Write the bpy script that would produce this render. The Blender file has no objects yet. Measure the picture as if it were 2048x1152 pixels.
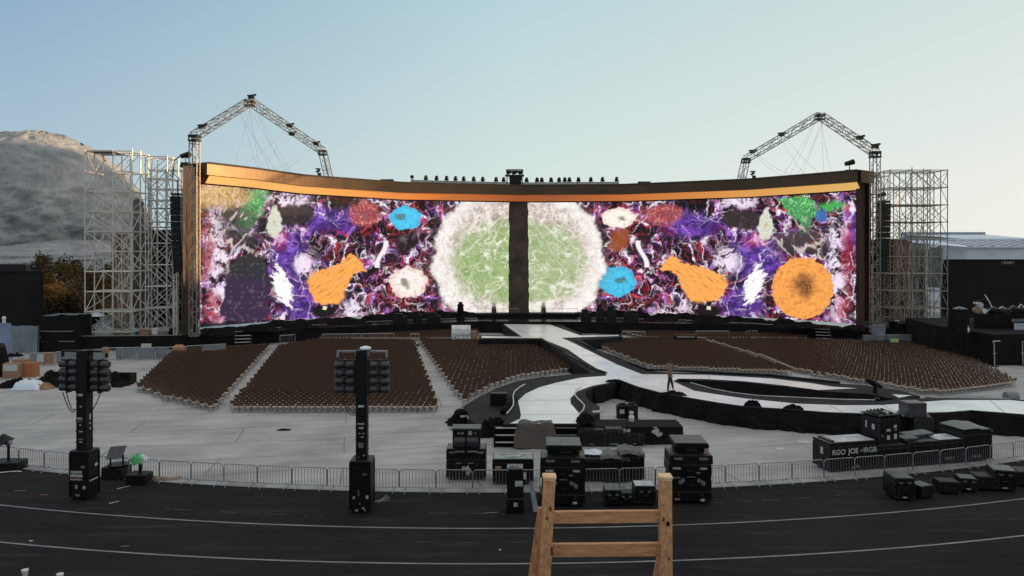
import bpy, bmesh, math, random
import numpy as np
from mathutils import Vector, Matrix
from math import sin, cos, pi, radians, sqrt, atan2
random.seed(11)
SC = bpy.context.scene
COL = SC.collection
# ------------------------------------------------------------------ camera: level, 9.55 m up, horizon kept with lens shift
F, HZ, CAMZ = 1500.0, 500.0, 9.55
def at(px, py, z=0.0):
    Y = F * (CAMZ - z) / (py - HZ)
    return Vector(((px - 1024) / F * Y, Y, z))
def far(px, py, Y):
    return Vector(((px - 1024) / F * Y, Y, CAMZ - (py - HZ) / F * Y))
def xat(px, Y):
    return (px - 1024) / F * Y
cam = bpy.data.cameras.new('camera')
cam_o = bpy.data.objects.new('camera', cam)
COL.objects.link(cam_o)
cam_o.location = (0, 0, CAMZ)
cam_o.rotation_euler = (pi / 2, 0, 0)
cam.sensor_width = 36
cam.lens = F / 2048 * 36
cam.shift_y = -(576 - HZ) / 2048
cam.clip_start = 0.1
cam.clip_end = 6000
SC.camera = cam_o

# ------------------------------------------------------------------ helpers
def S(r, g, b, k=1.0):
    def f(c):
        c = c / 255.0
        return (c / 12.92 if c <= 0.04045 else ((c + 0.055) / 1.055) ** 2.4) * k
    return (f(r), f(g), f(b), 1.0)

MATS = {}
def pmat(name, col, rough=0.6, metal=0.0, var=0.25, scale=2.0, bump=0.0, bscale=12.0, spec=0.5, col2=None, detail=5.0, stretch=None, emis=None):
    """A Principled material whose colour wanders between two tones with noise."""
    m = bpy.data.materials.new(name)
    m.use_nodes = True
    nt = m.node_tree
    N, L = nt.nodes, nt.links
    b = N['Principled BSDF']
    b.inputs['Roughness'].default_value = rough
    b.inputs['Metallic'].default_value = metal
    b.inputs['Specular IOR Level'].default_value = spec
    tc = N.new('ShaderNodeTexCoord')
    vec = tc.outputs['Object']
    if stretch:
        mp = N.new('ShaderNodeMapping')
        mp.inputs['Scale'].default_value = stretch
        L.new(vec, mp.inputs['Vector'])
        vec = mp.outputs['Vector']
    nz = N.new('ShaderNodeTexNoise')
    nz.inputs['Scale'].default_value = scale
    nz.inputs['Detail'].default_value = detail
    nz.inputs['Roughness'].default_value = 0.6
    L.new(vec, nz.inputs['Vector'])
    rp = N.new('ShaderNodeValToRGB')
    rp.color_ramp.elements[0].position = 0.3
    rp.color_ramp.elements[1].position = 0.72
    c = col[:3]
    c2 = col2[:3] if col2 else tuple(x * (1 + var) for x in c)
    c1 = c if col2 else tuple(x * (1 - var) for x in c)
    rp.color_ramp.elements[0].color = (*c1, 1)
    rp.color_ramp.elements[1].color = (*c2, 1)
    L.new(nz.outputs['Fac'], rp.inputs['Fac'])
    L.new(rp.outputs['Color'], b.inputs['Base Color'])
    if bump:
        n2 = N.new('ShaderNodeTexNoise')
        n2.inputs['Scale'].default_value = bscale
        n2.inputs['Detail'].default_value = 4
        L.new(vec, n2.inputs['Vector'])
        bp = N.new('ShaderNodeBump')
        bp.inputs['Strength'].default_value = bump
        bp.inputs['Distance'].default_value = 0.05
        L.new(n2.outputs['Fac'], bp.inputs['Height'])
        L.new(bp.outputs['Normal'], b.inputs['Normal'])
    if emis:
        b.inputs['Emission Color'].default_value = (*emis[0][:3], 1)
        b.inputs['Emission Strength'].default_value = emis[1]
    MATS[name] = m
    return m

class MB:
    """Collects shapes, then links them as one mesh object."""
    def __init__(self):
        self.v, self.f, self.mi = [], [], []
        self.M = Matrix.Identity(4)
        self.mat = 0
    def add(self, vs, fs):
        o = len(self.v)
        M = self.M
        self.v += [tuple(M @ Vector(p)) for p in vs]
        self.f += [tuple(i + o for i in f) for f in fs]
        self.mi += [self.mat] * len(fs)
        return self
    def box(self, cx, cy, cz, sx, sy, sz, rz=0.0, taper=1.0, ch=0.0):
        """Box centred at c; ch chamfers the vertical edges and the top rim."""
        hx, hy, hz = sx / 2, sy / 2, sz / 2
        if ch:
            c = min(ch, hx * .4, hy * .4, hz * .4)
            ring = lambda ix, z: [(-hx + ix + c, -hy + ix, z), (hx - ix - c, -hy + ix, z), (hx - ix, -hy + ix + c, z), (hx - ix, hy - ix - c, z),
                                  (hx - ix - c, hy - ix, z), (-hx + ix + c, hy - ix, z), (-hx + ix, hy - ix - c, z), (-hx + ix, -hy + ix + c, z)]
            vs = ring(0, -hz) + ring(0, hz - c) + ring(c, hz)
            fs = [tuple(range(7, -1, -1)), tuple(range(16, 24))]
            for k in range(2):
                for i in range(8):
                    j = (i + 1) % 8
                    fs.append((k * 8 + i, k * 8 + j, k * 8 + 8 + j, k * 8 + 8 + i))
        else:
            t = taper
            vs = [(-hx, -hy, -hz), (hx, -hy, -hz), (hx, hy, -hz), (-hx, hy, -hz), (-hx * t, -hy * t, hz), (hx * t, -hy * t, hz), (hx * t, hy * t, hz), (-hx * t, hy * t, hz)]
            fs = [(3, 2, 1, 0), (4, 5, 6, 7), (0, 1, 5, 4), (1, 2, 6, 5), (2, 3, 7, 6), (3, 0, 4, 7)]
        cr, sr = cos(rz), sin(rz)
        return self.add([(cx + x * cr - y * sr, cy + x * sr + y * cr, cz + z) for x, y, z in vs], fs)
    def tube(self, a, b, r, n=5, r2=None, cap=True):
        a, b = Vector(a), Vector(b)
        d = (b - a)
        if d.length < 1e-6:
            return self
        d.normalize()
        u = d.cross(Vector((0, 0, 1)))
        if u.length < 1e-3:
            u = Vector((1, 0, 0))
        u.normalize()
        w = d.cross(u)
        r2 = r if r2 is None else r2
        vs = []
        for c, q in ((a, r), (b, r2)):
            for i in range(n):
                t = 2 * pi * i / n
                vs.append(c + u * (q * cos(t)) + w * (q * sin(t)))
        fs = [(i, (i + 1) % n, n + (i + 1) % n, n + i) for i in range(n)]
        if cap:
            fs += [tuple(range(n - 1, -1, -1)), tuple(range(n, 2 * n))]
        return self.add(vs, fs)
    def path(self, pts, r, n=5):
        for p, q in zip(pts, pts[1:]):
            self.tube(p, q, r, n)
        return self
    def prism(self, poly, z0, z1, sides=True, bottom=False):
        n = len(poly)
        vs = [(p[0], p[1], z0) for p in poly] + [(p[0], p[1], z1) for p in poly]
        area = sum(poly[i][0] * poly[(i + 1) % n][1] - poly[(i + 1) % n][0] * poly[i][1] for i in range(n))
        up = tuple(range(n, 2 * n)) if area > 0 else tuple(range(2 * n - 1, n - 1, -1))
        fs = [up]
        if sides:
            fs += [(i, (i + 1) % n, n + (i + 1) % n, n + i) for i in range(n)]
        return self.add(vs, fs)
    def lathe(self, prof, c=(0, 0, 0), n=12, axis='z'):
        vs, fs = [], []
        for (r, z) in prof:
            for i in range(n):
                t = 2 * pi * i / n
                p = (r * cos(t), r * sin(t), z)
                if axis == 'y':
                    p = (p[0], p[2], p[1])
                if axis == 'x':
                    p = (p[2], p[0], p[1])
                vs.append((c[0] + p[0], c[1] + p[1], c[2] + p[2]))
        for k in range(len(prof) - 1):
            for i in range(n):
                j = (i + 1) % n
                fs.append((k * n + i, k * n + j, k * n + n + j, k * n + n + i))
        fs.append(tuple(range(n - 1, -1, -1)))
        fs.append(tuple(range((len(prof) - 1) * n, len(prof) * n)))
        return self.add(vs, fs)
    def grid(self, rows):
        n = len(rows[0])
        vs = [p for r in rows for p in r]
        fs = [(k * n + i, k * n + i + 1, k * n + n + i + 1, k * n + n + i) for k in range(len(rows) - 1) for i in range(n - 1)]
        return self.add(vs, fs)
    def build(self, name, mats, parent=None, smooth=False, loc=None, rz=0.0):
        me = bpy.data.meshes.new(name)
        me.from_pydata(self.v, [], self.f)
        if not isinstance(mats, (list, tuple)):
            mats = [mats]
        for m in mats:
            me.materials.append(m)
        if len(mats) > 1:
            me.polygons.foreach_set('material_index', self.mi)
        if smooth:
            me.polygons.foreach_set('use_smooth', [True] * len(me.polygons))
        bm = bmesh.new()
        bm.from_mesh(me)
        bmesh.ops.recalc_face_normals(bm, faces=bm.faces)
        bm.to_mesh(me)
        bm.free()
        me.update()
        o = bpy.data.objects.new(name, me)
        COL.objects.link(o)
        if parent is not None:
            o.parent = parent
        if loc is not None:
            o.location = loc
        if rz:
            o.rotation_euler = (0, 0, rz)
        return o

def tag(o, label=None, cat=None, group=None, kind=None):
    if label: o['label'] = label
    if cat: o['category'] = cat
    if group: o['group'] = group
    if kind: o['kind'] = kind
    return o
def thing(name, label, cat, loc=(0, 0, 0), rz=0.0, group=None):
    o = bpy.data.objects.new(name, None)
    COL.objects.link(o)
    o.location = loc
    o.rotation_euler = (0, 0, rz)
    o.empty_display_size = 0.2
    return tag(o, label, cat, group)
def copy_tree(o, kids, loc, rz=0.0, label=None):
    c = o.copy()
    COL.objects.link(c)
    c.location = loc
    c.rotation_euler = (0, 0, rz)
    if label: c['label'] = label
    for k in kids:
        d = k.copy()
        COL.objects.link(d)
        d.parent = c
    return c

def text_part(s, size, mat, parent, loc, rot=(pi / 2, 0, 0), name='lettering', shear=0.0):
    cu = bpy.data.curves.new(name, 'FONT')
    cu.body = s
    cu.size = size
    cu.extrude = 0.002
    cu.shear = shear
    cu.offset = 0.008 * size / 0.3
    t = bpy.data.objects.new(name + '_curve', cu)
    COL.objects.link(t)
    dg = bpy.context.evaluated_depsgraph_get()
    me = bpy.data.meshes.new_from_object(t.evaluated_get(dg))
    bpy.data.objects.remove(t)
    bpy.data.curves.remove(cu)
    me.materials.clear()
    me.materials.append(mat)
    o = bpy.data.objects.new(name, me)
    COL.objects.link(o)
    o.parent = parent
    o.location = loc
    o.rotation_euler = rot
    return o

def drape(pts, ztop, zbot, amp=0.06, step=0.3, rows=5, ragged=0.0, seed=1, flare=0.0):
    """Hanging cloth along a polyline: folds in depth, optional ragged top."""
    rnd = random.Random(seed)
    P = [Vector((p[0], p[1], 0)) for p in pts]
    out, nrm = [], []
    for a, b in zip(P, P[1:]):
        d = b - a
        k = max(1, int(d.length / step))
        d2 = d.normalized()
        nn = Vector((d2.y, -d2.x, 0))
        for i in range(k):
            out.append(a + d * (i / k)); nrm.append(nn)
    out.append(P[-1]); nrm.append(nrm[-1])
    ph = [rnd.uniform(0, 6.28) for _ in range(4)]
    rws = []
    tops = []
    for i in range(len(out)):
        t = ragged * (0.5 * sin(i * .37 + ph[0]) + .35 * sin(i * .93 + ph[1]) + .3 * rnd.uniform(-1, 1))
        tops.append(t)
    for r in range(rows + 1):
        k = r / rows
        row = []
        for i, (p, n) in enumerate(zip(out, nrm)):
            a = amp * (sin(i * 1.9 + ph[2]) * .6 + sin(i * .71 + ph[3] + k * 1.5) * .7 + rnd.uniform(-.4, .4)) * (0.25 + .75 * k)
            zt = (ztop[i * len(ztop) // len(out)] if isinstance(ztop, (list, tuple)) else ztop) + tops[i]
            q = p + n * (a + flare * k)
            row.append((q.x, q.y, zt + (zbot - zt) * k))
        rws.append(row)
    return rws

def crumple(cx, cy, w, d, h, seed, nx=26, ny=18, z0=0.0, rz=0.0, rough=1.0):
    """A heap of crumpled cloth: rows for MB.grid, edges on the ground."""
    rnd = random.Random(seed)
    ks = [(rnd.uniform(1, 7), rnd.uniform(1, 7), rnd.uniform(0, 6.28), rnd.uniform(.3, 1)) for _ in range(9)]
    rows = []
    cr, sr = cos(rz), sin(rz)
    for j in range(ny + 1):
        v = j / ny
        row = []
        for i in range(nx + 1):
            u = i / nx
            e = max(0.0, (1 - (2 * u - 1) ** 4)) * max(0.0, (1 - (2 * v - 1) ** 4))
            s = sum(a * sin(kx * u * 5 + ky * v * 5 + ph) for kx, ky, ph, a in ks) / 4
            z = h * e * (0.55 + .35 * s * rough + .14 * rnd.uniform(-1, 1) * rough)
            x = (u - .5) * w * (1 + .12 * sin(v * 9 + seed)) + .03 * w * rnd.uniform(-1, 1)
            y = (v - .5) * d * (1 + .12 * sin(u * 11 + seed)) + .03 * d * rnd.uniform(-1, 1)
            row.append((cx + x * cr - y * sr, cy + x * sr + y * cr, z0 + max(.004, z) if e > 0 else z0 + .004))
        rows.append(row)
    return rows

# ------------------------------------------------------------------ world and sun
SUN_EL, SUN_AZ = radians(4.6), radians(90)      # azimuth measured from +Y (camera forward) towards +X (right)
w = bpy.data.worlds.new('World')
SC.world = w
w.use_nodes = True
nt = w.node_tree
bg = nt.nodes['Background']
sky = nt.nodes.new('ShaderNodeTexSky')
sky.sky_type = 'NISHITA'
sky.sun_disc = False
sky.sun_elevation = radians(7.0)
sky.sun_rotation = SUN_AZ
sky.altitude = 100
sky.air_density = 1.0
sky.dust_density = 1.6
sky.ozone_density = 1.6
SKYGAIN = 0.15
bg.inputs['Strength'].default_value = SKYGAIN
N, L = nt.nodes, nt.links
def mth(op, x, y=None, clamp=False):
    n = N.new('ShaderNodeMath'); n.operation = op; n.use_clamp = clamp
    for k, v in enumerate((x, y)):
        if v is None: continue
        if isinstance(v, (int, float)): n.inputs[k].default_value = v
        else: L.new(v, n.inputs[k])
    return n.outputs[0]
def mixrgb(f, x, y):
    n = N.new('ShaderNodeMixRGB')
    for s, v in ((n.inputs['Fac'], f), (n.inputs['Color1'], x), (n.inputs['Color2'], y)):
        if isinstance(v, (int, float)): s.default_value = v
        elif isinstance(v, tuple): s.default_value = (*v, 1)
        else: L.new(v, s)
    return n.outputs[0]
def ramp(f, stops):
    n = N.new('ShaderNodeValToRGB'); e = n.color_ramp.elements
    e[0].position, e[0].color = stops[0][0], (*stops[0][1], 1)
    e[1].position, e[1].color = stops[-1][0], (*stops[-1][1], 1)
    for p, c in stops[1:-1]:
        q = e.new(p); q.color = (*c, 1)
    L.new(f, n.inputs['Fac']); return n.outputs[0]
tc = N.new('ShaderNodeTexCoord'); sx = N.new('ShaderNodeSeparateXYZ'); L.new(tc.outputs['Generated'], sx.inputs[0])
s_ = mth('ADD', mth('MULTIPLY', sx.outputs['X'], .95), mth('MULTIPLY', sx.outputs['Y'], .31))
s01 = mth('ADD', mth('MULTIPLY', s_, .5), .5, True)
T = lambda v: (v + 1) / 2
high = ramp(s01, [(0, (.22, .34, .50)), (T(-.26), (.262, .415, .59)), (T(.3), (.51, .70, .745)), (T(.76), (.65, .77, .75)), (1, (.80, .84, .76))])
low = ramp(s01, [(0, (.42, .55, .66)), (T(-.26), (.50, .64, .72)), (T(.3), (.76, .86, .79)), (T(.76), (.92, .92, .86)), (1, (1.05, .98, .85))])
e_ = sx.outputs['Z']
fl = mth('SUBTRACT', 1.0, mth('DIVIDE', e_, .32), True)
mid = mixrgb(fl, high, low)
zen = mixrgb(mth('MULTIPLY', mth('SUBTRACT', e_, .33), 2.2, True), mid, (.80, .80, .78))
k = N.new('ShaderNodeMixRGB'); k.blend_type = 'MULTIPLY'; k.inputs['Fac'].default_value = 1; k.inputs['Color2'].default_value = (1 / SKYGAIN,) * 3 + (1,); L.new(zen, k.inputs['Color1'])
out = mixrgb(.08, k.outputs[0], sky.outputs['Color'])
L.new(out, bg.inputs['Color'])
sun = bpy.data.lights.new('sun', 'SUN')
sun.energy = 5.0
sun.angle = radians(0.6)
sun.color = (1.0, 0.68, 0.38)
sun_o = bpy.data.objects.new('sun', sun)
COL.objects.link(sun_o)
to_sun = Vector((sin(SUN_AZ) * cos(SUN_EL), cos(SUN_AZ) * cos(SUN_EL), sin(SUN_EL)))
sun_o.rotation_euler = to_sun.to_track_quat('Z', 'Y').to_euler()
sun_o.location = (60, 0, 40)
SC.view_settings.view_transform = 'Standard'
SC.view_settings.look = 'None'
SC.view_settings.exposure = 0.0
SC.view_settings.gamma = 1.0
SC.cycles.use_denoising = True
SC.cycles.max_bounces = 6

# ------------------------------------------------------------------ materials
BLACKCLOTH = pmat('black_cloth', S(25, 22, 22), .85, spec=.15, var=.45, scale=1.3, bump=.5, bscale=6)
BLACKDECK = pmat('black_stage_deck', S(34, 34, 36), .22, var=.4, scale=.5)
BLACKCARPET = pmat('grey_black_carpet', S(35, 35, 38), .75, spec=.15, var=.3, scale=.7, bump=.2)
BLACKMETAL = pmat('black_metal', S(24, 21, 20), .45, metal=.3, var=.4, scale=3)
CASE = pmat('black_laminate', S(19, 16, 15), .42, spec=.3, var=.5, scale=4, bump=.1, bscale=30)
CASE_B = pmat('worn_black_laminate', S(25, 20, 17), .5, spec=.3, col2=S(18, 17, 18), scale=5, bump=.15, bscale=25)
LIDTOP = pmat('scuffed_grey_lid', S(42, 41, 43), .36, col2=S(76, 76, 80), scale=3.2, detail=8)
LIDWHITE = pmat('dusty_white_lid', S(150, 152, 156), .5, col2=S(205, 206, 208), scale=2.5)
TRIM = pmat('aluminium_edge', S(74, 72, 73), .4, metal=.7, var=.5, scale=9)
WHEEL = pmat('caster_rubber', S(30, 30, 30), .7)
STICK = pmat('worn_white_sticker', S(120, 117, 114), .6, col2=S(235, 232, 228), scale=30, detail=2)
STICKTAN = pmat('tan_label', S(150, 110, 85), .6, col2=S(210, 180, 150), scale=28, detail=2)
PRINT = pmat('white_stencil_paint', S(205, 203, 200), .6, col2=S(130, 128, 126), scale=14, detail=3)
TAPE = pmat('grey_gaffer_tape', S(140, 138, 137), .6, col2=S(85, 84, 84), scale=8)
STEEL = pmat('galvanised_steel', S(170, 170, 172), .38, metal=.65, var=.3, scale=5)
BARSTEEL = pmat('dull_barrier_steel', S(150, 149, 150), .42, metal=.5, var=.3, scale=6)
SCAF = pmat('silver_scaffold_tube', S(212, 203, 190), .42, metal=.15, var=.2, scale=2)
SCAFDARK = pmat('grey_scaffold_tube', S(120, 116, 112), .5, metal=.3, var=.3, scale=2)
TRUSS = pmat('truss_alloy', S(135, 126, 116), .45, metal=.4, var=.35, scale=3)
TRUSSDARK = pmat('truss_black', S(44, 40, 38), .5, metal=.3, var=.3, scale=3)
BROWNBACK = pmat('brown_vinyl_back', S(84, 56, 37), .45, var=.22, scale=5)
GLINTSEAT = pmat('brown_vinyl_seat_glint', S(205, 186, 168), .28, var=.3, scale=5)  # brown seats made pale to paint in the sky glints
GREYSEAT = pmat('grey_plastic_seat', S(165, 158, 152), .32, var=.25, scale=5)
CHAIRLEG = pmat('chair_leg_metal', S(62, 58, 56), .45, metal=.3)
WHITEDECK = pmat('white_walkway_ply', S(216, 220, 221), .27, col2=S(250, 251, 250), scale=.6, detail=8)
SEAM = pmat('seam_grey', S(95, 95, 97), .7)
RAILWHITE = pmat('white_rail_tube', S(215, 212, 206), .4)
TARPBROWN = pmat('brown_tarpaulin', S(62, 46, 35), .5, col2=S(44, 36, 30), scale=1.5, bump=.4, bscale=5)
WOOD = pmat('knotty_pine', S(222, 166, 116), .55, col2=S(150, 96, 60), scale=8.0, stretch=(6, 6, 2.2), bump=.15, bscale=14, detail=6)
WOODRAIL = pmat('knotty_pine_rail', S(206, 150, 104), .55, col2=S(162, 106, 68), scale=6, stretch=(1.4, 6, 6), bump=.15, bscale=14, detail=6)
WOODTOP = pmat('pine_end_grain', S(246, 206, 160), .55, col2=S(206, 158, 112), scale=9)
KRAFT = pmat('kraft_cardboard', S(150, 116, 88), .75, var=.15, scale=2)
ORANGEBIN = pmat('orange_brown_bin', S(166, 106, 66), .6, var=.15)
WHITEBAG = pmat('white_plastic_sheet', S(214, 220, 228), .35, var=.08, bump=.5, bscale=7)
GREYSHEET = pmat('grey_mesh_banner', S(120, 124, 128), .75, var=.2, scale=1.0)
WALLBLACK = pmat('dark_hoarding_cloth', S(32, 29, 29), .8, spec=.15, var=.3, scale=.4)
WINGGOLD = pmat('bronze_wing_cloth', S(20, 15, 11), .65, col2=S(84, 56, 33), scale=.45, bump=.5, bscale=3, stretch=(2.5, 2.5, .25), detail=7)
FASCIA = pmat('bronze_canopy_sheet', S(110, 88, 68), .43, metal=.85, col2=S(88, 72, 58), scale=.25)
SCAFRIGHT = pmat('greybrown_scaffold_tube', S(150, 138, 124), .45, metal=.3, var=.3, scale=2)  # grey-brown tubes, darker than the silver ones at left
CONCRETE2 = pmat('shade_stand_concrete', S(140, 140, 142), .8, var=.15, scale=1)
# ================================================================== THE SETTING
RC = Vector((-1.0, 96.4, 0))        # centre of the round arena floor
RT = 66.75                           # radius of the border between floor and track
def arc(R, a0, a1, n):
    return [Vector((RC.x + R * sin(a0 + (a1 - a0) * i / n), RC.y - R * cos(a0 + (a1 - a0) * i / n), 0)) for i in range(n + 1)]

# concrete floor: blotches plus long casting joints
m = bpy.data.materials.new('arena_concrete'); m.use_nodes = True
nt = m.node_tree; N, L = nt.nodes, nt.links
b = N['Principled BSDF']; b.inputs['Roughness'].default_value = .62; b.inputs['Specular IOR Level'].default_value = .35
tc = N.new('ShaderNodeTexCoord')
mp = N.new('ShaderNodeMapping'); mp.inputs['Rotation'].default_value = (0, 0, radians(-11)); L.new(tc.outputs['Object'], mp.inputs['Vector'])
wz = N.new('ShaderNodeTexNoise'); wz.inputs['Scale'].default_value = .08; wz.inputs['Detail'].default_value = 2
L.new(mp.outputs['Vector'], wz.inputs['Vector'])
vm = N.new('ShaderNodeVectorMath'); vm.operation = 'MULTIPLY_ADD'; vm.inputs[1].default_value = (2.2, 2.2, 0); L.new(wz.outputs['Color'], vm.inputs[0]); L.new(mp.outputs['Vector'], vm.inputs[2])
br = N.new('ShaderNodeTexBrick')
br.inputs['Scale'].default_value = 1.0; br.inputs['Brick Width'].default_value = 11.0; br.inputs['Row Height'].default_value = 2.9
br.inputs['Mortar Size'].default_value = .045; br.inputs['Mortar Smooth'].default_value = .6
br.inputs['Color1'].default_value = (.0, .0, .0, 1); br.inputs['Color2'].default_value = (1, 1, 1, 1); br.inputs['Mortar'].default_value = (.5, .5, .5, 1)
L.new(vm.outputs['Vector'], br.inputs['Vector'])
n1 = N.new('ShaderNodeTexNoise'); n1.inputs['Scale'].default_value = .22; n1.inputs['Detail'].default_value = 8; n1.inputs['Roughness'].default_value = .65; L.new(mp.outputs['Vector'], n1.inputs['Vector'])
mp2 = N.new('ShaderNodeMapping'); mp2.inputs['Scale'].default_value = (.35, 1.6, 1); L.new(mp.outputs['Vector'], mp2.inputs['Vector'])
n2 = N.new('ShaderNodeTexNoise'); n2.inputs['Scale'].default_value = .9; n2.inputs['Detail'].default_value = 6; L.new(mp2.outputs['Vector'], n2.inputs['Vector'])
r1 = N.new('ShaderNodeValToRGB'); r1.color_ramp.elements[0].position = .3; r1.color_ramp.elements[1].position = .72
r1.color_ramp.elements[0].color = S(141, 140, 139); r1.color_ramp.elements[1].color = S(181, 178, 174); L.new(n1.outputs['Fac'], r1.inputs['Fac'])
mx = N.new('ShaderNodeMixRGB'); mx.blend_type = 'SOFT_LIGHT'; mx.inputs['Fac'].default_value = .75; L.new(r1.outputs['Color'], mx.inputs['Color1']); L.new(n2.outputs['Color'], mx.inputs['Color2'])
bw = N.new('ShaderNodeRGBToBW'); L.new(n2.outputs['Color'], bw.inputs['Color'])
L.new(bw.outputs['Val'], mx.inputs['Color2'])
mx2 = N.new('ShaderNodeMixRGB'); mx2.blend_type = 'OVERLAY'; mx2.inputs['Fac'].default_value = .05; L.new(mx.outputs['Color'], mx2.inputs['Color1']); L.new(br.outputs['Color'], mx2.inputs['Color2'])
mx3 = N.new('ShaderNodeMixRGB'); mx3.blend_type = 'MIX'; mx3.inputs['Color2'].default_value = S(105, 105, 108)
mf = N.new('ShaderNodeMath'); mf.operation = 'MULTIPLY'; mf.inputs[1].default_value = .85; L.new(br.outputs['Fac'], mf.inputs[0]); L.new(mf.outputs[0], mx3.inputs['Fac'])
L.new(mx2.outputs['Color'], mx3.inputs['Color1']); L.new(mx3.outputs['Color'], b.inputs['Base Color'])
CONCRETE = m
g = MB(); R = 2500
g.prism([(R * cos(2 * pi * i / 64), 300 + R * sin(2 * pi * i / 64)) for i in range(64)], -1, 0, sides=False)
tag(g.build('ground', CONCRETE), kind='structure')

# running track: dark, worn
m = bpy.data.materials.new('black_track_surface'); m.use_nodes = True
nt = m.node_tree; N, L = nt.nodes, nt.links
b = N['Principled BSDF']; b.inputs['Roughness'].default_value = .85; b.inputs['Specular IOR Level'].default_value = .08
tc = N.new('ShaderNodeTexCoord')
n1 = N.new('ShaderNodeTexNoise'); n1.inputs['Scale'].default_value = .16; n1.inputs['Detail'].default_value = 7; L.new(tc.outputs['Object'], n1.inputs['Vector'])
mp = N.new('ShaderNodeMapping'); mp.inputs['Scale'].default_value = (.25, 1.8, 1); L.new(tc.outputs['Object'], mp.inputs['Vector'])
n2 = N.new('ShaderNodeTexNoise'); n2.inputs['Scale'].default_value = 1.1; n2.inputs['Detail'].default_value = 8; n2.inputs['Roughness'].default_value = .7; L.new(mp.outputs['Vector'], n2.inputs['Vector'])
r1 = N.new('ShaderNodeValToRGB'); r1.color_ramp.elements[0].position = .32; r1.color_ramp.elements[1].position = .7
r1.color_ramp.elements[0].color = S(29, 29, 31); r1.color_ramp.elements[1].color = S(41, 39, 38); L.new(n1.outputs['Fac'], r1.inputs['Fac'])
r2 = N.new('ShaderNodeValToRGB'); r2.color_ramp.elements[0].position = .52; r2.color_ramp.elements[1].position = .74
r2.color_ramp.elements[0].color = (0, 0, 0, 1); r2.color_ramp.elements[1].color = (.45, .45, .45, 1); L.new(n2.outputs['Fac'], r2.inputs['Fac'])
mx = N.new('ShaderNodeMixRGB'); L.new(r2.outputs['Color'], mx.inputs['Fac']); L.new(r1.outputs['Color'], mx.inputs['Color1']); mx.inputs['Color2'].default_value = S(74, 71, 68)
L.new(mx.outputs['Color'], b.inputs['Base Color'])
TRACK = m
g = MB()
A, B = arc(RT + .15, -1.1, 1.1, 160), arc(RT + 60, -1.1, 1.1, 160)
g.grid([[(p.x, p.y, .004) for p in A], [(p.x, p.y, .004) for p in B]])
tag(g.build('running_track', TRACK), kind='structure')
LINE = pmat('worn_white_line', S(140, 140, 140), .6, col2=S(96, 96, 96), scale=1.2, detail=8)
for R, wd in ((70.65, .085), (73.55, .085)):
    g = MB()
    A, B = arc(R, -1.0, 1.0, 160), arc(R + wd, -1.0, 1.0, 160)
    g.grid([[(p.x, p.y, .008) for p in A], [(p.x, p.y, .008) for p in B]])
    tag(g.build('track_line', LINE), kind='structure')
DASH = pmat('nearly_worn_off_line', S(84, 82, 80), .7, col2=S(50, 49, 48), scale=3, detail=8)
for R, a0, a1, wd in ((69.7, -.17, -.08, .035), (69.2, -.03, .0, .03), (68.6, .12, .2, .03), (71.9, -.05, .03, .025)):
    g = MB(); rr_ = random.Random(int(R * 10)); a_ = a0
    while a_ < a1:
        l_ = rr_.uniform(.002, .012); A, B = arc(R, a_, a_ + l_, 3), arc(R + wd, a_, a_ + l_, 3)
        g.grid([[(p.x, p.y, .007) for p in A], [(p.x, p.y, .007) for p in B]]); a_ += l_ + rr_.uniform(.001, .02)
    tag(g.build('road_marking', DASH), kind='structure')
# pale concrete edge strip beside the barriers
g = MB()
A, B = arc(RT - .42, -1.0, 1.0, 160), arc(RT + .14, -1.0, 1.0, 160)
g.grid([[(p.x, p.y, .012) for p in A], [(p.x, p.y, .012) for p in B]])
tag(g.build('path_edging', pmat('edge_strip', S(168, 168, 168), .7, col2=S(120, 119, 118), scale=.8)), kind='structure')

# ------------------------------------------------------------------ value noise in numpy
_rng = np.random.RandomState(5)
PERM = _rng.permutation(256); PERM = np.concatenate([PERM, PERM, PERM])
GA = _rng.uniform(0, 2 * pi, 256)
def pn(x, y, s=0):
    xi = np.floor(x).astype(int); yi = np.floor(y).astype(int)
    xf = x - xi; yf = y - yi
    u = xf * xf * xf * (xf * (xf * 6 - 15) + 10); v = yf * yf * yf * (yf * (yf * 6 - 15) + 10)
    def gr(a, b_):
        h = PERM[(PERM[(xi + a + s * 37) & 255] + yi + b_) & 255]
        t = GA[h]
        return np.cos(t) * (xf - a) + np.sin(t) * (yf - b_)
    n00, n10, n01, n11 = gr(0, 0), gr(1, 0), gr(0, 1), gr(1, 1)
    return ((n00 * (1 - u) + n10 * u) * (1 - v) + (n01 * (1 - u) + n11 * u) * v) * 1.5
def fbm(x, y, s=0, o=4):
    t = 0; a = .5
    for k in range(o):
        t = t + a * pn(x * 2 ** k, y * 2 ** k, s + k * 3); a *= .55
    return t
def ridge(x, y, s=0, o=3):
    t = 0; a = .6
    for k in range(o):
        t = t + a * (1 - np.abs(pn(x * 2 ** k, y * 2 ** k, s + k * 3)) * 2.2); a *= .5
    return t
def sm(a, b_, x):
    t = np.clip((x - a) / (b_ - a), 0, 1)
    return t * t * (3 - 2 * t)

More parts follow.
